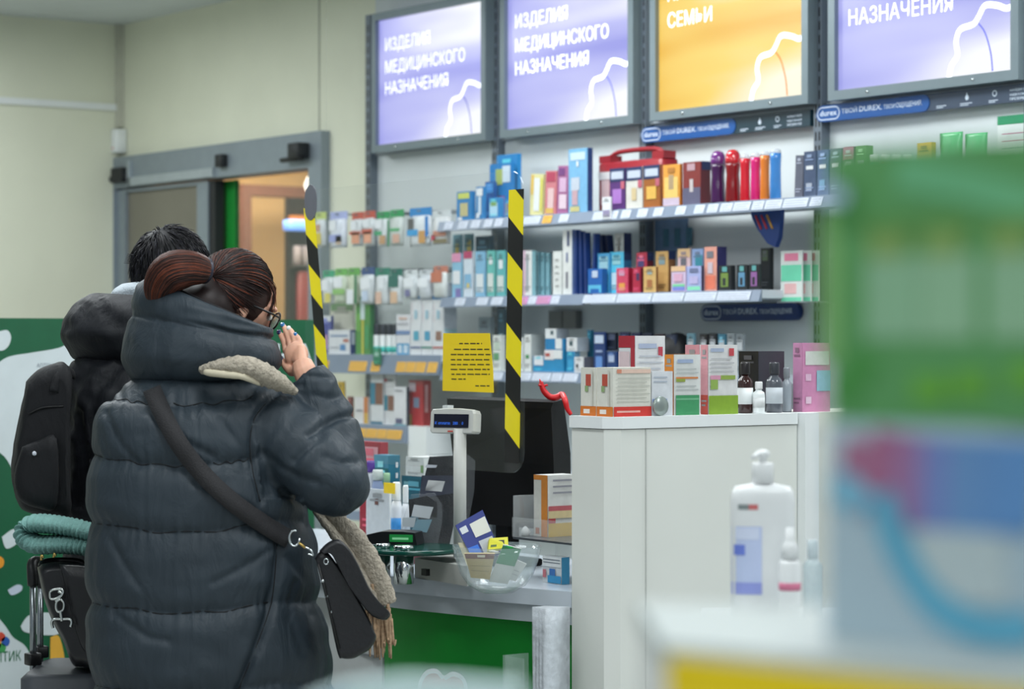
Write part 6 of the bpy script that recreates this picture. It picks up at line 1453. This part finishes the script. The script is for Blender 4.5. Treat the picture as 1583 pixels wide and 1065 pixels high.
HR = [(305, 596, 80, .09, -4, 0, 0), (309, 584, 108, .15, 0, 0, 0), (311, 560, 123, .18, 4, 0, 0), (312, 532, 121, .18, 10, 0, 0), (312, 512, 113, .165, 16, 0, 0),
      (312, 505, 107, .157, 19, 0, 0), (313, 496, 110, .162, 22, 0, 0), (315, 480, 108, .158, 30, 0, 0), (319, 470, 99, .145, 37, 0, 0), (322, 470, 90, .13, 40, 0, 0), (324, 484, 82, .115, 38, 0, 0), (324, 520, 76, .10, 30, 0, 0)]
rows = hood(HR, ZW, panel=[(252, 500), (246, 530), (250, 560), (266, 592)])
mb = MB(); mb.rows(rows, COAT); hd_ = mb.build('hood', woman)
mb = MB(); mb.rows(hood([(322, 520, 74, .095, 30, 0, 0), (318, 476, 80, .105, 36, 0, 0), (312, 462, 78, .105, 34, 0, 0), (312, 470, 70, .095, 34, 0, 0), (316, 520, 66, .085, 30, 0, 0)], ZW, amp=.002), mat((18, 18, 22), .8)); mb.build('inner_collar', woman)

# hair: solid mass with combed strands drawn to the tie, then the loose tail
HD = mat((46, 26, 22), .5, var=.25, scale=60, spec=.3); HRD = mat((104, 52, 34), .5, var=.25, scale=60, spec=.3); HDK = mat((30, 18, 17), .5, var=.2, scale=60, spec=.3)
TIE = wp(317, 418, -.085)
mb = MB(); mb.ell((-0.014, 0, 0.024), (0.096, 0.088, 0.104), HD, HM, 28, 18)
rng = random.Random(11)
inv = HM.inverted(); tl = inv @ TIE
def on_skull(d, k=1.0):
    return HM @ Vector((-0.014 + d.x * .097 * k, d.y * .089 * k, 0.024 + d.z * .105 * k))
td = Vector(((tl.x + .014) / .096, tl.y / .088, (tl.z - .024) / .104)).normalized()
for i in range(1500):
    while True:
        d = Vector((rng.uniform(-1, 1), rng.uniform(-1, 1), rng.uniform(-.9, 1)))
        if .2 < d.length < 1:
            d.normalize()
            if d.x < .58 + .5 * max(0, d.z) and d.angle(td) > .25: break
    L = []
    n_ = 9; k0 = rng.uniform(1.0, 1.035); wv = rng.uniform(-.1, .1)
    for q in range(n_):
        t = q / (n_ - 1); e = d.slerp(td, t * .97) if d.angle(td) < 3.0 else d
        e = (e + Vector((0, wv, wv * .5)) * math.sin(PI * t)).normalized()
        L.append(on_skull(e, k0 + .03 * math.sin(PI * t)))
    r = rng.uniform(.0006, .0014)
    mb.tube(L, [r * .15] + [r] * (n_ - 2) + [r * .6], rng.choice([HD, HD, HD, HDK, HDK, HDK, HRD]), 4)
# loose strands at the temple and a flyaway fringe
for i in range(26):
    q0, q1, q2 = Vector((.35, .75, .6)), Vector((.72, rng.uniform(.45, .7), rng.uniform(.25, .45))), Vector((rng.uniform(.7, .86), rng.uniform(.4, .62), rng.uniform(-.25, .1)))
    a0, a1, a2 = on_skull(q0.normalized(), 1.0), on_skull(q1.normalized(), rng.uniform(1.04, 1.10)), on_skull(q2.normalized(), rng.uniform(1.08, 1.17))
    mb.tube(crom([a0, a1, a2], 4), [.0008] * 8 + [.0003], rng.choice([HD, HDK, HRD]), 4)
mb.tube([HM @ Vector((-.05, 0, .0)), wp(318, 478, -.03), wp(310, 510, -.01)], [.078, .080, .07], HDK, 18)
mb.build('hair', woman)
mb = MB()
HPT = mat((66, 34, 26), .5, var=.25, scale=60, spec=.3)
core = crom([TIE, wp(293, 415, -.11), wp(265, 421, -.115), wp(247, 442, -.10), wp(241, 468, -.07)], 4)
mb.tube(core, [.026, .031, .035, .038, .041, .043, .043, .042, .039, .035, .03, .022, .012], HPT, 14)
CR = [.026, .031, .035, .038, .041, .043, .043, .042, .039, .035, .03, .022, .012]
def core_r(t):
    x = t * (len(CR) - 1); k = min(int(x), len(CR) - 2); return CR[k] + (CR[k + 1] - CR[k]) * (x - k)
for i in range(1500):
    a = rng.uniform(0, 2 * PI); rr = rng.uniform(1.0, 1.09); L = []; dr = rng.uniform(-.25, .25)
    for q, c in enumerate(core):
        t = q / (len(core) - 1)
        tg = (core[min(q + 1, len(core) - 1)] - core[max(q - 1, 0)]).normalized()
        u1 = (-FWD - tg * (-FWD).dot(tg)).normalized(); u2 = tg.cross(u1)
        L.append(c + (u1 * math.cos(a + dr * t) + u2 * math.sin(a + dr * t)) * core_r(t) * rr)
    r = rng.uniform(.0006, .0014)
    mb.tube(L, [r] * (len(L) - 1) + [r * .4], rng.choice([HRD, HRD, HD, HD, HPT, HDK]), 4)
mb.build('ponytail', woman)
mb = MB()
axd = (core[1] - core[0]).normalized(); u_ = axd.orthogonal().normalized(); w_ = axd.cross(u_)
for j in range(3):
    P = [TIE + axd * (.004 * j - .002) + (u_ * math.cos(k * PI / 8) + w_ * math.sin(k * PI / 8)) * .029 for k in range(17)]
    mb.tube(P, .003, mat((50, 50, 62), .35, .3), 6)
mb.build('hair_tie', woman)
# glasses
GLB = mat((14, 14, 16), .3)
gl = bpy.data.objects.new('glasses', None); COL.objects.link(gl); gl.location = HC; gl.parent = woman; gl.matrix_parent_inverse = Matrix.Translation(woman.location).inverted()
for s in (-1, 1):
    P = [HM @ Vector((.100, s * .034 + .026 * math.cos(k * PI / 10), .004 + .022 * math.sin(k * PI / 10))) for k in range(21)]
    MB().tube(P, .0024, GLB, 6).build('rim', gl)
    MB().add(P[:-1] + [p + FV * .001 for p in P[:-1]], [tuple(range(20)), tuple(range(39, 19, -1))], clear((210, 225, 220), .35, .05)).build('lens', gl)
    MB().tube([HM @ Vector((.100, s * .060, .012)), HM @ Vector((.075, s * .079, .010)), HM @ Vector((.0, s * .085, .006)), HM @ Vector((-.02, s * .084, -.012))], .0026, GLB, 6).build('temple_arm', gl)
MB().tube([HM @ Vector((.101, -.009, .008)), HM @ Vector((.105, 0, .012)), HM @ Vector((.101, .009, .008))], .0022, GLB, 6).build('bridge', gl)
for s in (-1, 1):
    mb = MB(); mb.ell((.079, s * .032, .006), (.012, .013, .009), mat((235, 232, 228), .2, var=0), HM, 12, 8); mb.ell((.089, s * .032, .005), (.003, .006, .006), mat((60, 40, 30), .2), HM, 10, 6); mb.build('eye', woman)

# scarf
SCF = mat((178, 168, 152), .9, var=.22, scale=90, bump=.9, bscale=140); SCL = mat((206, 196, 172), .85, var=.06)
def knit(pts, rs, flat, m, n=14, f=1.0, amp=.12):
    L = crom(pts, 8); R = crom([(r, 0, 0) for r in rs], 8)
    mb = MB(); mb.tube(L, [r.x for r in R], m, n, flat)
    for i, v in enumerate(mb.v):
        k = i // n; a = i % n
        c = L[min(k, len(L) - 1)]
        mb.v[i] = v + (v - c) * (amp * (nz(k * .9 * f, a * 1.3) + .8 * math.sin(k * 1.9 + (a % 2) * PI)))
    return mb
def sit(px, py, off=.0):
    """point on the coat met along this row and column of the photo, lifted by off"""
    d = ray(px, py).normalized(); h = bvh_coat.ray_cast(CAMP, d)
    return (h[0] - d * off) if h[0] else wp(px, py, -.15)
mb = knit([wp(312, 572, -.185), wp(342, 566, -.205), wp(375, 566, -.205), wp(405, 578, -.185), wp(432, 592, -.16), wp(456, 606, -.13)], [.014, .024, .034, .036, .028, .012], .72, SCF)
mb.build('scarf', woman)
mb = MB(); mb.tube(crom([wp(316, 575, -.21), wp(345, 578, -.225), wp(376, 582, -.225), wp(402, 594, -.20)], 5), [.006, .008, .009, .009, .009, .009, .009, .009, .009, .008, .008, .008, .007, .006, .005, .004], SCL, 8); mb.build('scarf_lining', woman)
mb = knit([wp(440, 600, .02), wp(470, 660, .09), wp(485, 740, .10), wp(512, 800, .07), wp(548, 840, .05), wp(578, 890, .04), wp(596, 935, .04)], [.02, .028, .03, .032, .036, .036, .030], .6, SCF, f=.8); mb.build('scarf_end', woman)
mb = knit([wp(488, 790, .06), wp(520, 830, .03), wp(550, 875, .02), wp(572, 915, .02), wp(584, 945, .02)], [.012, .016, .018, .018, .014], .6, SCF, f=.8); mb.build('scarf_fold', woman)
FRG = mat((168, 140, 112), .9, var=.3, scale=120)
mb = MB()
for i in range(26):
    x0 = 566 + i * 1.55; y0 = 915 + 12 * math.sin(i * .8) + (30 if i > 14 else 0)
    sx = rng.uniform(-4, 5)
    L = crom([wp(x0, y0, .03 + rng.uniform(-.02, .02)), wp(x0 + sx * .5 + 2, y0 + 40, .03), wp(x0 + sx + 3, 1000 + rng.uniform(-14, 20), .03 + rng.uniform(-.015, .015))], 4)
    mb.tube(L, [.0036, .0038, .0036, .0034, .0036, .0034, .0034, .003, .002], FRG, 6)
mb.build('fringe', woman)
# trousers and boots below the coat
mb = MB()
for px, v in ((285, .04), (362, -.03)):
    mb.tube([floor_pt(px, v, .62), floor_pt(px, v, .47), floor_pt(px, v - .01, .22)], [.085, .078, .06], mat((26, 28, 34), .8), 16)
mb.build('trousers', woman)
fd = Vector((FV.x, FV.y, 0)).normalized()
for px, v in ((285, .04), (362, -.03)):
    a = floor_pt(px, v - .01, .0); mb = MB()
    mb.tube([a + UP * .24, a + UP * .08], [.064, .058], mat((22, 20, 20), .5), 16)
    mb.tube([a + UP * .05 - fd * .07, a + UP * .052, a + UP * .045 + fd * .13, a + UP * .04 + fd * .19], [.045, .05, .044, .03], mat((22, 20, 20), .5), 14)
    mb.box((-.07, -.045, 0), (.2, .045, .018), mat((14, 14, 14), .7), Matrix(((fd.x, -fd.y, 0, a.x), (fd.y, fd.x, 0, a.y), (0, 0, 1, 0), (0, 0, 0, 1)))); mb.build('boot', woman)

# ------------------------------------------------------------------ crossbody bag
LEA = mat((22, 22, 26), .42, var=.12, scale=40, bump=.12, bscale=120); STRAP = mat((30, 29, 32), .7, var=.08, bump=.3, bscale=300)
bq = wp(535, 930, -.10)
bag = thing('crossbody_bag', bq, 'black leather crossbody bag hanging at the hip on a wide strap', 'bag')
path = [(234, 600), (240, 614), (252, 640), (268, 672), (290, 705), (318, 738), (352, 770), (388, 797), (420, 818), (448, 834)]
Ls = [Vector(p) for p in crom([(a, b, 0) for a, b in path], 4)]
mb = MB(); vs = []
for i, p in enumerate(Ls):
    t = (Ls[min(i + 1, len(Ls) - 1)] - Ls[max(i - 1, 0)]).normalized(); q = Vector((-t.y, t.x, 0)) * 14.5
    l = sit(p.x + q.x, p.y + q.y, .013); r = sit(p.x - q.x, p.y - q.y, .013); c = sit(p.x, p.y, .014)
    ray_d = ray(p.x, p.y).normalized()
    vs += [l, c, r, r - ray_d * .003, c - ray_d * .0035, l - ray_d * .003]
for _ in range(3):
    n6 = len(vs) // 6; vs2 = [v.copy() for v in vs]
    for i in range(1, n6 - 1):
        for k in range(6): vs2[i * 6 + k] = vs[i * 6 + k] * .5 + (vs[(i - 1) * 6 + k] + vs[(i + 1) * 6 + k]) * .25
    vs = vs2
mb.rows([vs[i * 6:i * 6 + 6] for i in range(len(vs) // 6)], STRAP, None, True, True); mb.build('strap', bag)
BV = -.085
def bagrows(poly, v0, v1, m, name, rim=.02, k0=.93):
    v0 += BV; v1 += BV - .01
    c = Vector((sum(p[0] for p in poly) / len(poly), sum(p[1] for p in poly) / len(poly), 0))
    P = crom([(a, b, 0) for a, b in poly] + [(poly[0][0], poly[0][1], 0)], 5)[:-1]
    rows = []
    for v, k in ((v0, k0 - .08), (v0 + rim * .3, k0), (v0 + rim, 1), ((v0 + v1) / 2, 1.01), (v1 - rim, 1), (v1 - rim * .3, k0), (v1, k0 - .08)):
        rows.append([wp(c.x + (p.x - c.x) * k, c.y + (p.y - c.y) * k, v) for p in P])
    mb = MB(); mb.rows(rows, m, None, True, True); return mb.build(name, bag)
bagrows([(487, 864), (494, 854), (504, 852), (522, 874), (543, 908), (566, 948), (578, 975), (581, 986), (571, 1003), (558, 1011), (546, 1017), (530, 1017), (522, 1009), (507, 940), (492, 878)], -.19, .0, LEA, 'body', .014, .97)
bagrows([(494, 852), (506, 840), (522, 834), (537, 845), (553, 871), (571, 909), (588, 932), (602, 946), (600, 955), (592, 958), (574, 951), (556, 930), (538, 905), (523, 876), (513, 858), (503, 850)], -.205, .012, LEA, 'flap', .014, .97)
tt = lambda px, py, v: wp(px, py, v + BV)
mb = MB(); mb.tube([tt(455 + 8 * math.cos(k * PI / 8), 832 + 12 * math.sin(k * PI / 8), -.205) for k in range(14)], .0026, CHROME, 7); mb.build('strap_ring', bag)
mb = MB(); mb.tube([tt(462, 839, -.207), tt(472, 847, -.207)], .003, mat((190, 160, 90), .3, .9), 7); mb.tube(crom([tt(472, 846, -.207), tt(480, 850, -.208), tt(484, 858, -.208), tt(476, 856, -.208)], 4), .0025, CHROME, 7); mb.build('swivel_clip', bag)
mb = MB(); mb.tube([tt(504 + 3.4 * math.cos(k * PI / 6), 868 + 4.5 * math.sin(k * PI / 6), -.212) for k in range(13)], .0014, CHROME, 6); mb.build('stud_ring', bag)
for px, py in ((499, 898), (505, 922), (511, 946)):
    MB().ell(tt(px, py, -.191), (.0045, .0045, .0045), CHROME, None, 10, 6).build('stud', bag)
mb = MB(); mb.tube([tt(492, 872, -.19), tt(502, 910, -.192), tt(511, 950, -.193), tt(524, 1003, -.192)], .0035, mat((10, 10, 12), .5), 6); mb.build('piping', bag)
# ================================================================== the person in the black hooded jacket
ZP = 6.45
def mp_(px, py, v=0.0): return pix(px, py, ZP + v)
base = mp_(225, 700, 0.05); base.z = 0
man = thing('person', base, 'person with short black hair in a black hooded jacket, behind the grey puffer coat', 'person')
FV2 = (RIGHT * .80 + FWD * .6 - UP * .06).normalized()
HC2 = mp_(268, 428, .04)
side2 = FV2.cross(UP).normalized(); upp = side2.cross(FV2).normalized()
H2 = Matrix(((FV2.x, side2.x, upp.x, HC2.x), (FV2.y, side2.y, upp.y, HC2.y), (FV2.z, side2.z, upp.z, HC2.z), (0, 0, 0, 1)))
SK2 = mat((214, 164, 138), .5, var=.05, scale=30)
mb = MB(); X = SK2
mb.ell((0, 0, .02), (.098, .078, .102), X, H2, 20, 14); mb.ell((.03, 0, -.06), (.064, .06, .066), X, H2, 18, 12); mb.ell((.08, 0, -.098), (.022, .024, .018), X, H2, 12, 8)
mb.tube([H2 @ Vector((.09, 0, .012)), H2 @ Vector((.106, 0, -.02)), H2 @ Vector((.112, 0, -.033)), H2 @ Vector((.096, 0, -.042))], [.009, .012, .014, .009], X, 8)
mb.ell((.093, 0, -.062), (.010, .024, .006), X, H2, 12, 6); mb.ell((.091, 0, -.073), (.010, .021, .006), X, H2, 12, 6)
for s in (-1, 1): mb.ell((0, s * .079, -.012), (.019, .009, .032), X, H2, 12, 8)
mb.tube([H2 @ Vector((-.02, 0, -.03)), H2 @ Vector((-.03, 0, -.11)), mp_(232, 560, .04)], [.062, .058, .075], X, 16)
mb.rows(ring_rows([(545, 170, 300, .07, .04), (590, 130, 320, .10, .04), (700, 130, 315, .12, .04), (850, 135, 310, .12, .04), (960, 135, 310, .12, .04)], ZP), X, None, True, True)
def fp2(px, v, z): q = mp_(px, 1000, v); q.z = z; return q
f2 = Vector((FV2.x, FV2.y, 0)).normalized()
for px, v in ((185, .10), (262, 0)):
    mb.tube([mp_(px, 930, v), fp2(px, v, .5), fp2(px, v, .05)], [.095, .066, .045], X, 14)
    a = fp2(px, v, .04); mb.tube([a - f2 * .05, a + f2 * .17 - UP * .012], [.038, .03], X, 12)
# both arms hang and bend forward, hands together before the chest
hb = mp_(330, 745, .30)
for s, sh, el in ((1, mp_(308, 590, -.06), mp_(322, 745, -.02)), (-1, mp_(160, 590, .17), mp_(182, 740, .28))):
    mb.tube([sh, (sh + el) / 2, el], [.055, .05, .042], X, 14); wr = hb + (el - hb).normalized() * .09
    mb.tube([el, wr], [.042, .028], X, 14)
    d = (hb - wr).normalized(); q = d.cross(UP).normalized()
    mb.tube([wr, wr + d * .05, wr + d * .085], [.026, .032, .028], X, 12)
    for j in range(4):
        o_ = UP * (.028 - .019 * j); mb.tube([wr + d * .07 + o_, wr + d * .115 + o_ + q * .006 * s, wr + d * (.15 - .008 * abs(j - 1)) + o_ - q * .02], [.0095, .009, .007], X, 8)
    mb.tube([wr + d * .02 + UP * .02, wr + d * .06 + UP * .05, wr + d * .09 + UP * .052], [.013, .011, .008], X, 8)
finish(fuse(mb, .0052, 3), 'body', SK2, man)
JK = fabric((20, 22, 28), .6, 0, .28, 30)
mb = MB()
mb.rows(ring_rows([(535, 140, 320, .11, .04), (560, 112, 335, .15, .04), (600, 100, 342, .18, .04), (680, 97, 345, .195, .04), (780, 98, 345, .20, .04), (860, 100, 345, .20, .04), (960, 102, 345, .195, .04), (985, 104, 343, .19, .04)], ZP), X, None, True, True)
for sh, el in ((mp_(300, 595, -.05), mp_(322, 745, -.02)), (mp_(168, 600, .16), mp_(182, 740, .28))):
    mb.tube([sh, (sh + el) / 2, el], [.095, .085, .07], X, 18); mb.tube([el, hb + (el - hb).normalized() * .10], [.07, .048], X, 16)
jm = fuse(mb, .010, 6)
cre = [[(185, 545), (140, 560), (112, 600), (104, 660)], [(188, 560), (150, 600), (135, 680), (130, 780)], [(175, 640), (160, 700), (165, 760)], [(120, 640), (126, 720), (118, 780)]]
for v in jm.vertices:
    px, py, Z = project(v.co); d = .007 * nz(px * .03, py * .022, 4.4) + .005 * nz(px * .07, py * .05, 8.1)
    if Z < ZP + .08:
        for c in cre: d -= .012 * math.exp(-(seg_dist(px, py, c) / 7) ** 2)
    v.co += v.normal * d
jm.update()
bvh_j = BVHTree.FromPolygons([v.co.copy() for v in jm.vertices], [tuple(p.vertices) for p in jm.polygons])
finish(jm, 'hooded_jacket', JK, man)
rows = hood([(232, 560, 90, .12, -6, 0, .04), (218, 546, 108, .17, -4, 0, .04), (204, 520, 108, .18, -2, 0, .03), (202, 490, 104, .175, -4, 0, .03), (210, 466, 92, .15, -2, 0, .03), (222, 456, 80, .12, 2, 0, .03), (232, 464, 70, .10, 6, 0, .03), (240, 500, 64, .09, 6, 0, .03)], ZP, panel=[(150, 458), (160, 480), (185, 505)], amp=.010)
mb = MB(); mb.rows(rows, JK); mb.build('hood', man)
LG = mat((196, 206, 214), .85, bump=.4, bscale=220)
mb = MB(); mb.rows(hood([(236, 520, 66, .10, 4, 0, .03), (236, 480, 64, .095, 4, 0, .03), (232, 446, 58, .088, -6, 0, .03), (240, 432, 48, .075, -6, 0, .03), (246, 450, 42, .065, 0, 0, .03)], ZP, amp=.008), LG); mb.build('hoodie_collar', man)
HB = mat((18, 17, 21), .5, var=.25, scale=60, spec=.3); HB2 = mat((32, 31, 40), .45, var=.2, scale=60, spec=.3)
mb = MB(); mb.ell((-.012, 0, .026), (.104, .092, .108), HB, H2, 28, 18)
rng = random.Random(5); crown = Vector((-.45, .1, .9)).normalized()
for i in range(1300):
    while True:
        d = Vector((rng.uniform(-1, 1), rng.uniform(-1, 1), rng.uniform(-.85, 1)))
        if .2 < d.length < 1:
            d.normalize()
            if d.x < .75 + .4 * max(0, d.z) and not (d.x > .3 and d.z < -.2): break
    e1 = (d - crown * .9).normalized() if d.angle(crown) > .1 else d
    d2 = (d + e1 * rng.uniform(.35, .6) + Vector((0, 0, -.12))).normalized()
    f = lambda q, k: H2 @ Vector((-.012 + q.x * .104 * k, q.y * .092 * k, .026 + q.z * .108 * k))
    r = rng.uniform(.0008, .0018)
    mb.tube([f(d, .98), f((d * .6 + d2 * .4).normalized(), 1.05), f(d2, rng.uniform(1.02, 1.12))], [r, r, r * .3], rng.choice([HB, HB, HB2]), 5)
for k in range(8):
    a = mp_(214 + k, 395 + k * 2, -.02); mb.tube([a + RIGHT * .02, a, a - RIGHT * (.03 + .003 * k) + UP * .004], [.003, .0022, .0006], HB, 5)
mb.build('hair', man)
for s in (-1, 1):
    mb = MB(); mb.ell((.082, s * .033, .008), (.012, .013, .009), mat((235, 232, 228), .2, var=0), H2, 12, 8); mb.ell((.092, s * .033, .007), (.003, .006, .006), mat((40, 30, 26), .2), H2, 10, 6); mb.build('eye', man)
mb = MB()
for px, v in ((185, .10), (262, 0)): mb.tube([mp_(px, 925, v), fp2(px, v, .5), fp2(px, v, .07)], [.115, .085, .062], mat((28, 30, 38), .8), 16)
mb.build('trousers', man)
for px, v in ((185, .10), (262, 0)):
    a = fp2(px, v, 0); mb = MB(); mb.tube([a + UP * .09, a + UP * .05 - f2 * .04, a + UP * .05 + f2 * .12, a + UP * .04 + f2 * .2], [.052, .055, .046, .032], mat((24, 22, 22), .5), 14)
    mb.box((-.1, -.048, 0), (.22, .048, .02), mat((14, 14, 14), .7), Matrix(((f2.x, -f2.y, 0, a.x), (f2.y, f2.x, 0, a.y), (0, 0, 1, 0), (0, 0, 0, 1)))); mb.build('shoe', man)

# backpack
BPK = fabric((17, 18, 22), .7, 0, .3, 34)
def pj(px, py, v): return pix(px, py, ZP + v)
bp_ = pj(60, 690, .02); bpk = thing('backpack', bp_, 'black backpack worn on the back of the black hooded jacket', 'backpack')
ol = [(40, 590), (58, 572), (82, 562), (98, 560), (108, 580), (107, 640), (106, 720), (106, 795), (84, 800), (44, 792), (28, 778), (18, 735), (20, 700), (30, 640)]
cx_, cy_ = 63, 690
P = [Vector(q) for q in crom([(a, b, 0) for a, b in ol + ol[:1]], 4)[:-1]]
rows = []
for v, k in ((-.31, .80), (-.30, .92), (-.275, .99), (-.22, 1.0), (-.16, 1.0), (-.12, .98), (-.10, .92), (-.09, .8)):
    rows.append([pj(cx_ + (p.x - cx_) * k + (3 if k < 1 else 0), cy_ + (p.y - cy_) * k, v) + RIGHT * .004 * nz(p.x * .04, p.y * .04, v * 20) for p in P])
mb = MB(); mb.rows(rows, BPK, None, True, True); mb.build('body', bpk)
fpk = [(34, 690), (60, 680), (88, 678), (88, 780), (60, 786), (30, 772), (22, 735)]
P = [Vector(q) for q in crom([(a, b, 0) for a, b in fpk + fpk[:1]], 4)[:-1]]
rows = []
for v, k in ((-.295, 1.0), (-.335, .98), (-.35, .9), (-.353, .6)): rows.append([pj(62 + (p.x - 62) * k, 732 + (p.y - 732) * k, v) for p in P])
mb = MB(); mb.rows(rows, BPK, None, False, True); mb.build('front_pocket', bpk)
mb = MB(); q = pj(53, 701, -.356); mb.ell(q, (.006, .006, .006), mat((210, 215, 225), .3), None, 8, 6); mb.box((q.x - .008, q.y - .002, q.z - .003), (q.x + .008, q.y + .002, q.z + .003), mat((210, 215, 225), .3)); mb.build('white_mark', bpk)
mb = MB(); mb.tube(crom([pj(84, 606, -.31), pj(92, 584, -.30), pj(102, 572, -.27), pj(112, 578, -.22)], 4), .016, BPK, 10, .5); mb.build('shoulder_strap', bpk)
mb = MB(); mb.tube(crom([pj(44, 640, -.312), pj(66, 630, -.314), pj(98, 628, -.31)], 4), .003, mat((12, 12, 14), .5), 6); mb.build('zip', bpk)
# ================================================================== suitcase, the bag strapped on it and the teal knitted hat
ZL = 6.05
def lp(px, py, v=0.0): return pix(px, py, ZL + v)
sb = lp(90, 1040, .05); sb.z = 0
case_ = thing('suitcase', sb, 'grey wheeled suitcase with a tall pull handle at the lower left', 'suitcase')
topz = lp(80, 1036, 0).z
GS = mat((66, 70, 76), .5, var=.1)
mb = MB(); c = lp(112, 1036, .08)
U_, V_ = RIGHT, FWD
def obox(c, hx, hy, z0, z1, m, r=.03):
    M = Matrix(((U_.x, V_.x, 0, c.x), (U_.y, V_.y, 0, c.y), (0, 0, 1, 0), (0, 0, 0, 1)))
    return MB().rbox((-hx, -hy, z0), (hx, hy, z1), r, m, M)
obox(c, .105, .17, .07, topz, GS, .04).build('shell', case_)
for i in range(3): obox(c - FWD * .171, .085, .003, .12 + i * .16, .22 + i * .16, mat((56, 60, 66), .5), .002).build('front_rib', case_)
for sx in (-.08, .08):
    for sy in (-.13, .13):
        q = c + U_ * sx + V_ * sy
        mb = MB(); mb.lathe([(.008, -.012), (.028, -.012), (.03, 0), (.028, .012), (.008, .012)], BLACK, Matrix.Translation((q.x, q.y, .031)) @ Matrix.Rotation(PI / 2, 4, 'Y'), 14); mb.box((q.x - .008, q.y - .02, .03), (q.x + .008, q.y + .02, .075), BLACK); mb.build('wheel', case_)
for px, v in ((51, .10), (62, .24)):
    a = lp(px, 1036, v); b = lp(px, 880, v)
    mb = MB(); mb.cyl(a - UP * .05, b, .0085, mat((150, 156, 160), .25, .9), 12); mb.build('handle_tube', case_)
    mb = MB(); q = lp(px, 1040, v); mb.rbox((q.x - .018, q.y - .018, topz), (q.x + .018, q.y + .018, topz + .03), .006, BLACK); mb.build('handle_socket', case_)
mb = MB(); mb.tube(crom([lp(51, 905, .1), lp(50, 885, .1), lp(50, 872, .11), lp(54, 868, .13), lp(58, 868, .2), lp(61, 872, .23), lp(62, 905, .24)], 4), .014, BLACK, 12); mb.build('handle_grip', case_)
# black leather bag strapped to the handle
LE2 = mat((20, 20, 24), .35, var=.12, scale=40, bump=.1, bscale=120)
bb = lp(105, 980, -.02); bg = thing('leather_bag', bb, 'black leather bag with a silver clasp strapped upon the suitcase', 'bag')
ol = [(58, 878), (68, 871), (95, 869), (130, 872), (156, 884), (158, 950), (158, 1030), (128, 1030), (112, 1026), (98, 992), (82, 962), (68, 924)]
P = [Vector(q) for q in crom([(a, b, 0) for a, b in ol + ol[:1]], 4)[:-1]]; cx_, cy_ = 118, 945
rows = []
for v, k in ((-.10, .84), (-.088, .93), (-.06, 1), (.0, 1.01), (.05, 1), (.07, .93), (.08, .84)):
    r = [lp(cx_ + (p.x - cx_) * k, cy_ + (p.y - cy_) * k, v) for p in P]
    for q in r: q.z = max(q.z, topz + .003)
    rows.append(r)
mb = MB(); mb.rows(rows, LE2, None, True, True); mb.build('body', bg)
fl = [(92, 872), (130, 874), (156, 886), (156, 1000), (134, 1010), (120, 985), (106, 930)]
P = [Vector(q) for q in crom([(a, b, 0) for a, b in fl + fl[:1]], 4)[:-1]]
rows = []
for v, k in ((-.09, 1.0), (-.108, .99), (-.114, .93), (-.115, .6)): rows.append([lp(135 + (p.x - 135) * k, 935 + (p.y - 935) * k, v) for p in P])
mb = MB(); mb.rows(rows, LE2, None, False, True); mb.build('flap', bg)
SIL = mat((214, 218, 216), .18, 1.0, var=.03)
def chain(pts, r=.0035, v=-.124): return MB().tube(crom([lp(a, b, v) for a, b in pts], 4), r, SIL, 7)
chain([(78, 914), (84, 911), (96, 911), (98, 916), (94, 921), (84, 926), (78, 924), (78, 914)]).build('clasp_loop', bg)
chain([(90, 914), (97, 918), (92, 924), (86, 930)]).build('clasp_hook', bg)
chain([(94, 936 - 10), (99, 932), (98, 942), (91, 946), (87, 940), (88, 930), (94, 926)]).build('clasp_swivel', bg)
mb = chain([(94, 944), (95, 952), (96, 960)], .0045); mb.build('clasp_bar', bg)
chain([(82, 971), (80, 962), (84, 957), (96, 957), (108, 957), (111, 962), (109, 969)], .0038).build('clasp_ring', bg)
mb = MB(); mb.tube(crom([lp(64, 876, -.05), lp(67, 869, -.03), lp(90, 866, 0), lp(122, 868, 0), lp(132, 876, 0)], 4), .008, LE2, 8); mb.build('handle', bg)
mb = MB(); mb.tube(crom([lp(64, 866, -.09), lp(64, 858, -.09), lp(67, 862, -.09)], 3), .003, mat((200, 170, 100), .3, .9), 6); mb.tube(crom([lp(83, 862, -.09), lp(84, 855, -.09), lp(86, 860, -.09)], 3), .003, mat((200, 170, 100), .3, .9), 6); mb.build('gold_ring', bg)
# knitted hat: a ribbed band folded over on itself
HATM = mat((126, 172, 166), .9, var=.10, scale=60, bump=.7, bscale=260)
L = crom([lp(148, 826, -.01), lp(118, 817, -.01), lp(85, 811, -.01), lp(55, 809, -.01), lp(42, 815, -.01), lp(39, 826, -.015), lp(46, 836, -.02), lp(62, 842, -.025), lp(95, 841, -.025), lp(125, 843, -.025), lp(148, 847, -.025)], 14)
n = 20; rows = []; dist = 0
for i, p in enumerate(L):
    t = (L[min(i + 1, len(L) - 1)] - L[max(i - 1, 0)]).normalized()
    if i: dist += (p - L[i - 1]).length
    w_ = FWD - t * FWD.dot(t); w_.normalize(); u = t.cross(w_)
    r = .0235 * (1 + .10 * math.sin(dist / .011 * 2 * PI))
    rows.append([p + u * math.cos(2 * PI * k / n) * r * .95 + w_ * math.sin(2 * PI * k / n) * r * 3.0 for k in range(n)])
mb = MB(); mb.rows(rows, HATM, None, True, True)
o = mb.build('knitted_hat', None, lp(90, 850, 0)); tag(o, 'teal ribbed knitted hat folded on top of the suitcase bag', 'hat')
